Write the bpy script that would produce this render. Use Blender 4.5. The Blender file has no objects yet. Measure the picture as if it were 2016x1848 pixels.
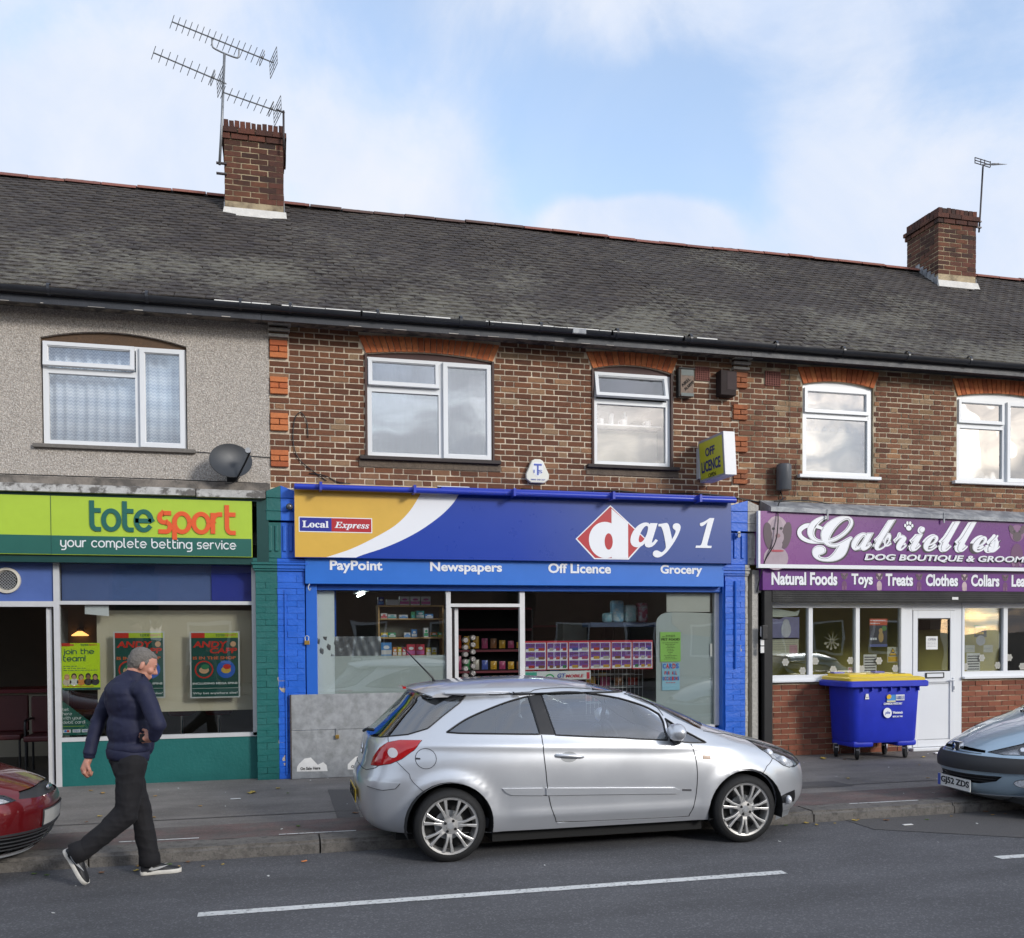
import bpy, bmesh, math, random
from mathutils import Vector, Matrix, Euler
from mathutils.geometry import delaunay_2d_cdt
random.seed(7)
SC = bpy.context.scene
COL = SC.collection
R = math.radians
# ---------------------------------------------------------------- camera, sky, sun, exposure
CZ = 1.68
cam = bpy.data.cameras.new('camera'); co = bpy.data.objects.new('camera', cam); COL.objects.link(co)
cam.sensor_width = 36; cam.lens = 1869/2048*36; cam.shift_y = 368/2048; cam.clip_end = 3000; cam.clip_start = .05
co.matrix_world = (Matrix.Translation((0, 0, CZ)) @ Matrix.Rotation(R(-14.27), 4, 'Z') @ Matrix.Rotation(R(88.8), 4, 'X') @ Matrix.Rotation(R(-.33), 4, 'Z'))
SC.camera = co
SC.view_settings.view_transform = 'Standard'; SC.view_settings.look = 'None'; SC.view_settings.gamma = 1; SC.view_settings.exposure = 0.66
SC.cycles.max_bounces = 8; SC.cycles.transparent_max_bounces = 16; SC.cycles.use_denoising = True
SUN_EL, SUN_AZ = 21, 34     # degrees; azimuth measured from behind the camera towards the right
sd = Vector((math.sin(R(SUN_AZ))*math.cos(R(SUN_EL)), -math.cos(R(SUN_AZ))*math.cos(R(SUN_EL)), math.sin(R(SUN_EL))))
sl = bpy.data.lights.new('sun', 'SUN'); sl.energy = 1.4; sl.angle = R(11); sl.color = (1, .965, .91)
so = bpy.data.objects.new('sun', sl); COL.objects.link(so); so.rotation_euler = sd.to_track_quat('Z', 'Y').to_euler()
world = bpy.data.worlds.new('World'); SC.world = world; world.use_nodes = True
NT = world.node_tree; NT.nodes.clear()
def nn(nt, t, **k):
    n = nt.nodes.new(t)
    for a, v in k.items():
        if a in n.inputs: n.inputs[a].default_value = v
        else: setattr(n, a, v)
    return n
def mth(nt, op, a, b=None, c=None, clamp=False):
    n = nt.nodes.new('ShaderNodeMath'); n.operation = op; n.use_clamp = clamp
    for i, v in enumerate((a, b, c)):
        if v is None: continue
        if isinstance(v, (int, float)): n.inputs[i].default_value = v
        else: nt.links.new(v, n.inputs[i])
    return n.outputs[0]
def pixdir(x, y):   # only to say which way a cloud lies from the street: azimuth and height of a sky direction
    v = co.matrix_world.to_3x3() @ Vector(((x-1008)/1840, -(y-924-362)/1840, -1)); return v.normalized()
def build_world():
    nt = NT; L = nt.links
    sky = nn(nt, 'ShaderNodeTexSky'); sky.sky_type = 'NISHITA'; sky.sun_disc = False
    sky.sun_elevation = R(SUN_EL); sky.sun_rotation = math.atan2(sd.x, sd.y); sky.air_density = 1.0; sky.dust_density = .6; sky.ozone_density = 1.6
    tc = nn(nt, 'ShaderNodeTexCoord'); D = tc.outputs['Generated']
    sep = nn(nt, 'ShaderNodeSeparateXYZ'); L.new(D, sep.inputs[0])
    zc = mth(nt, 'ADD', mth(nt, 'MAXIMUM', sep.outputs[2], 0.0), .16)
    cmb = nn(nt, 'ShaderNodeCombineXYZ')
    L.new(mth(nt, 'DIVIDE', sep.outputs[0], zc), cmb.inputs[0]); L.new(mth(nt, 'DIVIDE', sep.outputs[1], zc), cmb.inputs[1])
    n1 = nn(nt, 'ShaderNodeTexNoise', Scale=1.5, Detail=11.0, Roughness=.60, Distortion=.7); L.new(cmb.outputs[0], n1.inputs['Vector'])
    n2 = nn(nt, 'ShaderNodeTexNoise', Scale=5.5, Detail=9.0, Roughness=.62, Distortion=.4); L.new(D, n2.inputs['Vector'])
    acc = mth(nt, 'MULTIPLY', mth(nt, 'SUBTRACT', n1.outputs[0], .5), 1.5)
    acc = mth(nt, 'ADD', acc, mth(nt, 'MULTIPLY', mth(nt, 'SUBTRACT', n2.outputs[0], .5), 1.7))
    acc = mth(nt, 'ADD', acc, .70)
    # gaps (negative) and banks (positive) of cloud: direction, angular size, weight
    blobs = [(1080,190,.07,-.45),(1290,330,.085,-1.1),(1130,290,.05,-.35),(960,110,.06,-.15),(1330,260,.07,-.3),(720,20,.09,-.2),(40,40,.06,-.1),(30,130,.06,-.25),(120,235,.04,-.2),(850,25,.10,-.35),(1950,60,.07,-.35),
             (640,70,.10,-.45),(1560,120,.08,-.45),(300,60,.09,-.4),(230,330,.10,.45),(20,300,.10,.5),(1900,200,.07,-.3),(1400,175,.07,-.4),(1330,500,.05,.2),(1270,450,.042,2.4),(1150,462,.04,1.8),(1380,475,.036,2.0),(1215,345,.05,-1.0),(1400,420,.045,-.7),(1050,400,.04,-.6),(1700,270,.19,.45),(760,230,.17,.40),(430,170,.08,.3),(1450,60,.10,.4),(250,300,.08,.25),(1440,470,.03,-.2),(1650,480,.06,-.25),(1500,400,.04,-.25)]
    for (x, y, s, w) in blobs:
        d = pixdir(x, y)
        vm = nn(nt, 'ShaderNodeVectorMath', operation='DISTANCE'); L.new(D, vm.inputs[0]); vm.inputs[1].default_value = d
        q = mth(nt, 'DIVIDE', vm.outputs['Value'], s)
        e = mth(nt, 'MULTIPLY', mth(nt, 'EXPONENT', mth(nt, 'MULTIPLY', mth(nt, 'MULTIPLY', q, q), -1.0)), w)
        acc = mth(nt, 'ADD', acc, e)
    mr = nn(nt, 'ShaderNodeMapRange', interpolation_type='SMOOTHSTEP'); L.new(acc, mr.inputs[0])
    mr.inputs[1].default_value = .08; mr.inputs[2].default_value = .95; mr.inputs[3].default_value = .22; mr.inputs[4].default_value = .98
    shade = nn(nt, 'ShaderNodeTexNoise', Scale=3.0, Detail=8.0, Roughness=.6, Distortion=.5); L.new(D, shade.inputs['Vector'])
    cr = nn(nt, 'ShaderNodeValToRGB'); L.new(shade.outputs[0], cr.inputs[0])
    cr.color_ramp.elements[0].position = .36; cr.color_ramp.elements[0].color = (4.3, 5.0, 6.3, 1)
    cr.color_ramp.elements[1].position = .62; cr.color_ramp.elements[1].color = (5.5, 5.75, 6.3, 1)
    tint = nn(nt, 'ShaderNodeMix', data_type='RGBA', blend_type='MULTIPLY'); tint.inputs[0].default_value = 1
    L.new(sky.outputs[0], tint.inputs[6]); tint.inputs[7].default_value = SKYT
    mx = nn(nt, 'ShaderNodeMix', data_type='RGBA'); L.new(mr.outputs[0], mx.inputs[0]); L.new(tint.outputs[2], mx.inputs[6]); L.new(cr.outputs[0], mx.inputs[7])
    bg = nn(nt, 'ShaderNodeBackground', Strength=.1); L.new(mx.outputs[2], bg.inputs[0])
    out = nn(nt, 'ShaderNodeOutputWorld'); L.new(bg.outputs[0], out.inputs[0])
SKYT = (2.5, 2.28, 2.12, 1)
build_world()
# ---------------------------------------------------------------- helpers
def T(X, Z, Y):      # the facade was surveyed on the plane y = 11.32; this carries a surveyed point to another depth
    k = Y/11.32; return X*k, CZ+(Z-CZ)*k
def wloc(o):
    v = Vector((0, 0, 0))
    while o: v = v+o.location; o = o.parent
    return v
class MB:
    def __init__(s): s.v = []; s.f = []; s.uv = None
    def add(s, vs, fs):
        n = len(s.v); s.v += [tuple(p) for p in vs]; s.f += [tuple(i+n for i in f) for f in fs]; return s
    def box(s, x0, x1, y0, y1, z0, z1):
        return s.add([(x0,y0,z0),(x1,y0,z0),(x1,y1,z0),(x0,y1,z0),(x0,y0,z1),(x1,y0,z1),(x1,y1,z1),(x0,y1,z1)],
                     [(0,3,2,1),(4,5,6,7),(0,1,5,4),(1,2,6,5),(2,3,7,6),(3,0,4,7)])
    def cbox(s, x0, x1, y0, y1, z0, z1, c):   # box with chamfered edges
        bm = bmesh.new(); bmesh.ops.create_cube(bm, size=1)
        for v in bm.verts: v.co = Vector(((x0+x1)/2+v.co.x*(x1-x0), (y0+y1)/2+v.co.y*(y1-y0), (z0+z1)/2+v.co.z*(z1-z0)))
        bmesh.ops.bevel(bm, geom=bm.edges[:], offset=c, segments=2, affect='EDGES', profile=.5)
        s.bm(bm); return s
    def bm(s, bm):
        bm.verts.index_update(); s.add([v.co[:] for v in bm.verts], [[v.index for v in f.verts] for f in bm.faces]); bm.free(); return s
    def prism(s, poly, y0, y1, holes=()):     # polygon (x,z) pushed from y0 to y1
        pts = [Vector(p) for p in poly]; e = [(i, (i+1) % len(poly)) for i in range(len(poly))]
        for h in holes:
            b = len(pts); pts += [Vector(p) for p in h]; e += [(b+i, b+(i+1) % len(h)) for i in range(len(h))]
        if len(poly) > 4 or holes:
            V, E, F, *_ = delaunay_2d_cdt(pts, e, [], 1 if not holes else 2, 1e-6)
        else: V, F = pts, [list(range(4))] if len(poly) == 4 else [list(range(3))]
        if sum(poly[i][0]*poly[(i+1) % len(poly)][1]-poly[(i+1) % len(poly)][0]*poly[i][1] for i in range(len(poly))) < 0 and (len(poly) <= 4 and not holes): F = [f[::-1] for f in F]
        out = []
        for f in F:
            c = sum((V[i] for i in f), Vector((0, 0)))/len(f)
            if any(inpoly(c, h) for h in holes) or not inpoly(c, poly): continue
            out.append(f)
        n = len(V); vs = [(p[0], y0, p[1]) for p in V]+[(p[0], y1, p[1]) for p in V]
        fs = [tuple(f) for f in out]+[tuple(i+n for i in reversed(f)) for f in out]
        cnt = {}
        for f in out:
            for i in range(len(f)):
                a, b = f[i], f[(i+1) % len(f)]; cnt[(a, b)] = 1
        for (a, b) in list(cnt):
            if (b, a) not in cnt: fs.append((b, a, a+n, b+n))
        return s.add(vs, fs)
    def tube(s, path, r, n=8, cap=True):
        P = [Vector(p) for p in path]; rs = r if isinstance(r, (list, tuple)) else [r]*len(P)
        b = len(s.v); up = None
        for i, p in enumerate(P):
            d = (P[min(i+1, len(P)-1)]-P[max(i-1, 0)]).normalized()
            if up is None: up = Vector((0, 0, 1)) if abs(d.z) < .9 else Vector((1, 0, 0))
            a = d.cross(up).normalized(); c = a.cross(d).normalized(); up = c
            for k in range(n):
                t = 2*math.pi*k/n; s.v.append(tuple(p+(a*math.cos(t)+c*math.sin(t))*rs[i]))
        for i in range(len(P)-1):
            for k in range(n):
                s.f.append((b+i*n+k, b+i*n+(k+1) % n, b+(i+1)*n+(k+1) % n, b+(i+1)*n+k))
        if cap: s.f.append(tuple(b+k for k in reversed(range(n)))); s.f.append(tuple(b+(len(P)-1)*n+k for k in range(n)))
        return s
    def lathe(s, prof, c, axis='Y', n=32):    # prof: (radius, along axis)
        b = len(s.v); c = Vector(c)
        for (r, h) in prof:
            for k in range(n):
                t = 2*math.pi*k/n; p, q = r*math.cos(t), r*math.sin(t)
                s.v.append(tuple(c+{'Y': Vector((p, h, q)), 'Z': Vector((p, q, h)), 'X': Vector((h, p, q))}[axis]))
        for i in range(len(prof)-1):
            for k in range(n):
                f = (b+i*n+k, b+(i+1)*n+k, b+(i+1)*n+(k+1) % n, b+i*n+(k+1) % n)
                s.f.append(f if axis != 'Z' else f[::-1])
        return s
    def ell(s, c, r, n=12, m=8, rot=None):
        b = len(s.v); c = Vector(c); rot = rot or Matrix.Identity(3)
        for i in range(m+1):
            a = math.pi*i/m
            for k in range(n):
                t = 2*math.pi*k/n
                s.v.append(tuple(c+rot @ Vector((r[0]*math.sin(a)*math.cos(t), r[1]*math.sin(a)*math.sin(t), r[2]*math.cos(a)))))
        for i in range(m):
            for k in range(n): s.f.append((b+i*n+k, b+(i+1)*n+k, b+(i+1)*n+(k+1) % n, b+i*n+(k+1) % n))
        return s
    def build(s, name, m, parent=None, smooth=False, loc=None, bevel=0):
        o0 = wloc(parent) if parent else Vector(loc or (0, 0, 0))
        me = bpy.data.meshes.new(name); me.from_pydata([(p[0]-o0.x, p[1]-o0.y, p[2]-o0.z) for p in s.v], [], s.f); me.validate()
        if m: me.materials.append(m)
        if smooth: me.shade_smooth() if hasattr(me, 'shade_smooth') else [setattr(p, 'use_smooth', True) for p in me.polygons]
        if smooth and smooth is not True:
            me.set_sharp_from_angle(angle=R(smooth))
        o = bpy.data.objects.new(name, me); COL.objects.link(o)
        if parent: o.parent = parent
        else: o.location = o0
        if bevel:
            b = o.modifiers.new('b', 'BEVEL'); b.width = bevel; b.segments = 2; b.limit_method = 'ANGLE'; b.angle_limit = R(40)
        return o
def inpoly(c, P):
    x, y = c[0], c[1]; r = False; j = len(P)-1
    for i in range(len(P)):
        xi, yi, xj, yj = P[i][0], P[i][1], P[j][0], P[j][1]
        if (yi > y) != (yj > y) and x < (xj-xi)*(y-yi)/(yj-yi)+xi: r = not r
        j = i
    return r
def ngon(c, r, n, a0=0): return [(c[0]+r*math.cos(a0+2*math.pi*k/n), c[1]+(r if not isinstance(r, tuple) else 0)*math.sin(a0+2*math.pi*k/n)) for k in range(n)]
def oval(c, a, b, n=20, rot=0):
    o = []
    for k in range(n):
        t = 2*math.pi*k/n; x, y = a*math.cos(t), b*math.sin(t)
        o.append((c[0]+x*math.cos(rot)-y*math.sin(rot), c[1]+x*math.sin(rot)+y*math.cos(rot)))
    return o
def tag(o, label=None, cat=None, group=None, kind=None):
    for k, v in (('label', label), ('category', cat), ('group', group), ('kind', kind)):
        if v: o[k] = v
    return o
def empty(name, loc, label, cat, group=None):
    o = bpy.data.objects.new(name, None); COL.objects.link(o); o.location = loc; o.empty_display_size = .1
    return tag(o, label, cat, group)
def inst(name, mesh, parent, wpos, rot=None):
    o = bpy.data.objects.new(name, mesh); COL.objects.link(o)
    if parent: o.parent = parent; o.location = Vector(wpos)-wloc(parent)
    else: o.location = wpos
    if rot: o.rotation_euler = rot
    return o
def fit(pts, n=8):      # Catmull-Rom through points
    P = [Vector(p) for p in pts]; o = []
    for i in range(len(P)-1):
        a, b, c, d = P[max(i-1, 0)], P[i], P[i+1], P[min(i+2, len(P)-1)]
        for k in range(n):
            t = k/n; o.append(.5*((2*b)+(c-a)*t+(2*a-5*b+4*c-d)*t*t+(3*b-a-3*c+d)*t**3))
    return [tuple(p) for p in o]+[tuple(P[-1])]
# ---------------------------------------------------------------- materials
MC = {}
def mat(name, col, rough=.5, metal=0., var=.08, vs=6., bump=0., bs=60., coat=0., spec=.5, col2=None, c2p=(.45, .6), c2s=3., rnd=0., emit=None, island=False, detail=5., dist=0., sub=None, flake=0):
    if name in MC: return MC[name]
    m = bpy.data.materials.new(name); m.use_nodes = True; nt = m.node_tree; L = nt.links; b = nt.nodes['Principled BSDF']
    b.inputs['Roughness'].default_value = rough; b.inputs['Metallic'].default_value = metal; b.inputs['Specular IOR Level'].default_value = spec
    b.inputs['Coat Weight'].default_value = coat; b.inputs['Coat Roughness'].default_value = .03
    tc = nn(nt, 'ShaderNodeTexCoord'); obc = tc.outputs['Object']
    geo = nn(nt, 'ShaderNodeNewGeometry'); pos = geo.outputs['Position']
    rgb = nn(nt, 'ShaderNodeRGB'); rgb.outputs[0].default_value = (*col, 1); cur = rgb.outputs[0]
    oi = nn(nt, 'ShaderNodeObjectInfo')
    if island:
        rv = mth(nt, 'FRACT', mth(nt, 'ADD', oi.outputs['Random'], geo.outputs['Random Per Island']))
        cr = nn(nt, 'ShaderNodeValToRGB'); cr.color_ramp.interpolation = 'LINEAR'; L.new(rv, cr.inputs[0])
        el = cr.color_ramp.elements
        while len(el) < len(island): el.new(.5)
        for i, (p, c) in enumerate(island): el[i].position = p; el[i].color = (*c, 1)
        cur = cr.outputs[0]
    if col2:
        n2 = nn(nt, 'ShaderNodeTexNoise', Scale=c2s, Detail=6.0, Roughness=.6); L.new(pos, n2.inputs['Vector'])
        mr = nn(nt, 'ShaderNodeMapRange'); L.new(n2.outputs[0], mr.inputs[0]); mr.inputs[1].default_value = c2p[0]; mr.inputs[2].default_value = c2p[1]
        mx = nn(nt, 'ShaderNodeMix', data_type='RGBA'); L.new(mr.outputs[0], mx.inputs[0]); L.new(cur, mx.inputs[6]); mx.inputs[7].default_value = (*col2, 1); cur = mx.outputs[2]
    if var:
        n = nn(nt, 'ShaderNodeTexNoise', Scale=vs, Detail=detail, Roughness=.65, Distortion=dist); L.new(pos, n.inputs['Vector'])
        k = mth(nt, 'ADD', mth(nt, 'MULTIPLY', mth(nt, 'SUBTRACT', n.outputs[0], .5), var*4), 1.0)
        hs = nn(nt, 'ShaderNodeHueSaturation'); L.new(cur, hs.inputs['Color']); L.new(k, hs.inputs['Value']); cur = hs.outputs[0]
        rr = mth(nt, 'ADD', mth(nt, 'MULTIPLY', mth(nt, 'SUBTRACT', n.outputs[0], .5), min(.3, var*1.5)), rough, clamp=True); L.new(rr, b.inputs['Roughness'])
    L.new(cur, b.inputs['Base Color'])
    if bump:
        nb = nn(nt, 'ShaderNodeTexNoise', Scale=bs, Detail=3.0); L.new(pos, nb.inputs['Vector'])
        bp = nn(nt, 'ShaderNodeBump', Strength=min(1, bump), Distance=.01*max(1, bump)); L.new(nb.outputs[0], bp.inputs['Height']); L.new(bp.outputs[0], b.inputs['Normal'])
    if emit: b.inputs['Emission Color'].default_value = (*emit[0], 1); b.inputs['Emission Strength'].default_value = emit[1]
    if sub: b.inputs['Subsurface Weight'].default_value = sub; b.inputs['Subsurface Radius'].default_value = (.02, .008, .005)
    MC[name] = m; return m
def glass(name, r0, tint=(1, 1, 1), rough=0.0, wave=0., frost=None):
    if name in MC: return MC[name]
    m = bpy.data.materials.new(name); m.use_nodes = True; nt = m.node_tree; L = nt.links; nt.nodes.clear()
    out = nn(nt, 'ShaderNodeOutputMaterial'); tr = nn(nt, 'ShaderNodeBsdfTransparent'); tr.inputs[0].default_value = (*tint, 1)
    gl = nn(nt, 'ShaderNodeBsdfGlossy', Roughness=rough); gl.inputs[0].default_value = (1, 1, 1, 1)
    fr = nn(nt, 'ShaderNodeFresnel', IOR=1.5)
    fac = mth(nt, 'ADD', mth(nt, 'MULTIPLY', fr.outputs[0], 1-r0), r0, clamp=True)
    mx = nn(nt, 'ShaderNodeMixShader'); L.new(fac, mx.inputs[0])
    base = tr.outputs[0]
    if frost:
        df = nn(nt, 'ShaderNodeBsdfDiffuse'); df.inputs[0].default_value = (*frost[0], 1)
        m2 = nn(nt, 'ShaderNodeMixShader'); m2.inputs[0].default_value = frost[1]; L.new(tr.outputs[0], m2.inputs[1]); L.new(df.outputs[0], m2.inputs[2]); base = m2.outputs[0]
    L.new(base, mx.inputs[1]); L.new(gl.outputs[0], mx.inputs[2]); L.new(mx.outputs[0], out.inputs[0])
    if wave:
        g = nn(nt, 'ShaderNodeNewGeometry'); nb = nn(nt, 'ShaderNodeTexNoise', Scale=1.4, Detail=1.0); L.new(g.outputs['Position'], nb.inputs['Vector'])
        bp = nn(nt, 'ShaderNodeBump', Strength=1.0, Distance=wave); L.new(nb.outputs[0], bp.inputs['Height']); L.new(bp.outputs[0], gl.inputs['Normal'])
    MC[name] = m; return m
BRC = [(0, (0.1056, 0.04296, 0.024)), (.35, (0.1428, 0.05686, 0.03)), (.6, (0.1925, 0.07834, 0.0384)), (.82, (0.1242, 0.05054, 0.03)), (.92, (0.2981, 0.158, 0.084)), (.97, (0.2732, 0.1769, 0.102)), (1, (0.2111, 0.1137, 0.06))]
m_brick = mat('dark_red_brick', (.12, .05, .03), .9, var=.25, vs=45, bump=.8, bs=160, island=BRC)
BRC2 = [(0, (0.1118, 0.04801, 0.0288)), (.35, (0.1677, 0.06823, 0.0384)), (.6, (0.2236, 0.09851, 0.0528)), (.78, (0.1428, 0.06065, 0.036)), (.88, (0.3353, 0.1706, 0.084)), (.95, (0.3105, 0.2022, 0.12)), (1, (0.236, 0.139, 0.072))]
m_brick2 = mat('weathered_red_brick', (.12, .05, .03), .9, var=.25, vs=45, bump=.8, bs=160, island=BRC2)
m_brickc = mat('chimney_brick', (.12, .05, .03), .9, var=.3, vs=14, bump=.8, bs=120, island=[(0, (.05, .022, .015)), (.5, (.10, .04, .024)), (.8, (.14, .055, .03)), (1, (.10, .038, .025))])
m_brickn = mat('new_stall_brick', (.2, .08, .05), .85, var=.15, vs=30, bump=.6, bs=160, island=[(0, (.16, .05, .028)), (.5, (.23, .075, .04)), (.85, (.29, .10, .055)), (1, (.20, .065, .04))])
m_orange = mat('orange_rubbed_brick', (.35, .105, .04), .88, var=.18, vs=22, bump=.6, bs=120, island=[(0, (.36, .095, .036)), (.5, (.47, .13, .045)), (1, (.54, .18, .065))])
m_mortar = mat('mortar', (.74, .63, .48), .95, var=.12, vs=16, bump=.8, bs=150, col2=(.55, .46, .35), c2s=2.5)
m_mortar2 = mat('grey_mortar', (.56, .47, .34), .95, var=.2, vs=12, bump=.8, bs=150, col2=(.27, .22, .15), c2s=2.5)
m_mortarc = mat('buff_mortar', (.46, .37, .24), .95, var=.2, vs=12, bump=.8, bs=150, col2=(.12, .09, .06), c2s=3)
m_white = mat('white_upvc', (.72, .735, .75), .35, var=.02, vs=4)
m_whitep = mat('white_paint', (.72, .71, .68), .6, var=.08, vs=9, bump=.2, bs=60)
m_alu = mat('pale_aluminium', (.62, .62, .62), .4, metal=.3, var=.05, vs=8)
m_black = mat('black_plastic', (.007, .007, .008), .38, var=.1, vs=12)
m_blackp = mat('black_paint', (.0045, .0045, .005), .62, var=.2, vs=5, bump=.2)
m_dark = mat('dark_void', (.012, .012, .012), .9, var=0)
m_steel = mat('galvanised_steel', (.42, .43, .44), .38, metal=.7, var=.14, vs=5, bump=.12, bs=14)
m_chrome = mat('chrome', (.8, .8, .82), .12, metal=1, var=0)
m_rub = mat('tyre_rubber', (.0085, .0085, .009), .75, var=.15, vs=20, bump=.3, bs=90)
m_glassu = glass('upper_window_glass', .26, tint=(.9, .93, .95), wave=.004)
m_glasss = glass('shop_glass', .02, tint=(.93, .95, .94), wave=.003)
m_lead = mat('lead_flashing', (.20, .21, .23), .55, var=.15, vs=7, bump=.3, bs=20, col2=(.36, .37, .38), c2s=6)
m_flash = mat('mortar_flaunching', (.62, .60, .56), .85, var=.15, vs=9, bump=.5, bs=40)
# ---------------------------------------------------------------- lettering
def txt(s, X0, X1, Z0, Z1, Y, m, parent, bold=0., shear=0., name='lettering', th=.004, rot=None, face='-Y', space=1.):
    c = bpy.data.curves.new('tmp', 'FONT'); c.body = s; c.extrude = 0; c.offset = bold; c.shear = shear; c.resolution_u = 3; c.space_character = space
    o = bpy.data.objects.new('tmp', c); COL.objects.link(o)
    dg = bpy.context.evaluated_depsgraph_get(); me = bpy.data.meshes.new_from_object(o.evaluated_get(dg)); bpy.data.objects.remove(o)
    xs = [v.co.x for v in me.vertices]; ys = [v.co.y for v in me.vertices]; x0, x1, y0, y1 = min(xs), max(xs), min(ys), max(ys)
    V = [((v.co.x-x0)/(x1-x0)*(X1-X0)+X0, (v.co.y-y0)/(y1-y0)*(Z1-Z0)+Z0) for v in me.vertices]; F = [tuple(p.vertices) for p in me.polygons]
    bpy.data.meshes.remove(me)
    return flat(V, F, Y, th, m, parent, name, rot)
def flat(V, F, Y, th, m, parent, name, rot=None):
    b = MB(); n = len(V)
    cnt = {}
    for f in F:
        for i in range(len(f)): cnt[(f[i], f[(i+1) % len(f)])] = 1
    vs = [(x, Y-th, z) for x, z in V]+[(x, Y, z) for x, z in V]
    if rot: vs = [tuple(rot(Vector(p))) for p in vs]
    fs = list(F)+[(c_, a_, a_+n, c_+n) for (a_, c_) in cnt if (c_, a_) not in cnt]
    b.add(vs, fs); return b.build(name, m, parent)
def arc(cx, cy, rx, ry, a0, a1, n=14): return [(cx+rx*math.cos(R(a0+(a1-a0)*i/n)), cy+ry*math.sin(R(a0+(a1-a0)*i/n))) for i in range(n+1)]
GL = {'o': (1.0, [arc(.5,.5,.5,.5,0,360,26)]), 'c': (.85, [arc(.5,.5,.5,.5,45,315,20)]), 'e': (1.0, [[(.02,.5),(1,.5)]+arc(.5,.5,.5,.5,0,320,24)]),
 't': (.62, [[(.12,1.45)]+[(.12,.35)]+arc(.42,.32,.30,.32,180,270,6)+[(.62,0)], [(.12,1.0),(.62,1.0)]]), 'r': (.55, [[(0,0),(0,1)], [(0,.55)]+arc(.42,.55,.42,.45,180,95,8)+[(.55,1.0)]]),
 's': (.72, [[(.70,1.0),(.28,1.0)]+arc(.28,.75,.26,.25,90,270,9)+[(.45,.5)]+arc(.45,.25,.26,.25,90,-90,9)+[(.03,0)]]),
 'p': (1.0, [arc(.5,.5,.5,.5,0,360,26), [(0,.5),(0,-.36)]]), 'b': (1.0, [arc(.5,.5,.5,.5,0,360,26), [(0,.5),(0,1.5)]]), 'd': (1.0, [arc(.5,.5,.5,.5,0,360,26), [(1,0),(1,1.5)]]),
 'h': (.85, [[(0,0),(0,1.5)], [(0,.5)]+arc(.42,.55,.42,.45,180,0,12)+[(.84,0)]]), 'n': (.85, [[(0,0),(0,1)], [(0,.5)]+arc(.42,.55,.42,.45,180,0,12)+[(.84,0)]]),
 'u': (.85, [[(0,1)]+[(0,.45)]+arc(.42,.45,.42,.45,180,360,12)+[(.84,1)], [(.84,.45),(.84,0)]]), 'm': (1.4, [[(0,0),(0,1)], arc(.35,.6,.35,.4,180,0,10)+[(.7,0)], arc(1.05,.6,.35,.4,180,0,10)+[(1.4,0)]]),
 'i': (.0, [[(0,0),(0,1)], [(0,1.3),(0,1.38)]]), 'l': (.25, [[(0,1.5),(0,.25)]+arc(.25,.25,.25,.25,180,270,5)]), 'y': (.85, [[(0,1),(0,.45)]+arc(.42,.45,.42,.45,180,360,12), [(.84,1),(.84,-.15)]+arc(.5,-.15,.34,.35,0,-90,7)+[(.15,-.5)]]),
 'v': (.85, [[(0,1),(.42,0),(.85,1)]]), 'g': (1.0, [arc(.5,.5,.5,.5,0,360,26), [(1,1),(1,-.15)]+arc(.6,-.15,.4,.35,0,-90,7)+[(.2,-.5)]]), 'j': (.25, [[(.25,1),(.25,-.2)]+arc(0,-.2,.25,.3,0,-90,5), [(.25,1.3),(.25,1.38)]]),
 'a': (1.0, [arc(.5,.5,.5,.5,0,360,26), [(1,0),(1,1)]]), 'w': (1.25, [[(0,1),(.32,0),(.62,1),(.93,0),(1.25,1)]]), '!': (0, [[(0,.4),(0,1.5)], [(0,0),(0,.06)]]), ' ': (.35, []), '-': (.5, [[(0,.5),(.5,.5)]])}
def stroke(s, X0, Z0, xh, Y, m, parent, wt=.16, gap=.32, X1=None, name='lettering', th=.004):
    out = []; x = 0
    for ch in s:
        w, st = GL[ch]
        for p in st: out.append([(x+a, b) for a, b in p])
        x += w+gap
    W = x-gap; kx = xh if X1 is None else (X1-X0)/(W+wt); b_v = []; b_f = []
    res = []
    for si, p in enumerate(out):
        closed = (Vector(p[0])-Vector(p[-1])).length < .01; b_v = []; b_f = []
        P = [Vector((X0+(a+wt/2)*kx, Z0+b*xh)) for a, b in p]; h = wt*xh/2; n0 = len(b_v)
        for i, q in enumerate(P):
            d1 = (P[i]-P[i-1]).normalized() if i else (P[1]-P[0]).normalized(); d2 = (P[i+1]-P[i]).normalized() if i < len(P)-1 else d1
            d = (d1+d2); d = d.normalized() if d.length > .1 else d1; k = min(1.6, 1/max(.5, d.dot(d1)))
            e = Vector((0, 0)) if (0 < i < len(P)-1 or closed) else (d*h*.6*(-1 if i == 0 else 1))
            nx = Vector((-d.y, d.x))*h*k; b_v += [tuple(q+e+nx), tuple(q+e-nx)]
        for i in range(len(P)-1): a = n0+2*i; b_f.append((a, a+1, a+3, a+2))
        res.append((b_v, b_f, si))
    vs = MB()
    for b_v, b_f, si in res:
        n = len(b_v); dy = .0004*(si % 5); vs.add([(x, Y-th-dy, z) for x, z in b_v]+[(x, Y, z) for x, z in b_v], b_f+[(i+1, i, i+n, i+n+1) for i in range(0)]+[tuple(j for j in (2*i, 2*i+n, 2*i+2+n, 2*i+2)) for i in range(n//2-1)]+[(2*i+1, 2*i+3, 2*i+3+n, 2*i+1+n) for i in range(n//2-1)])
    return vs.build(name, m, parent)
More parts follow.
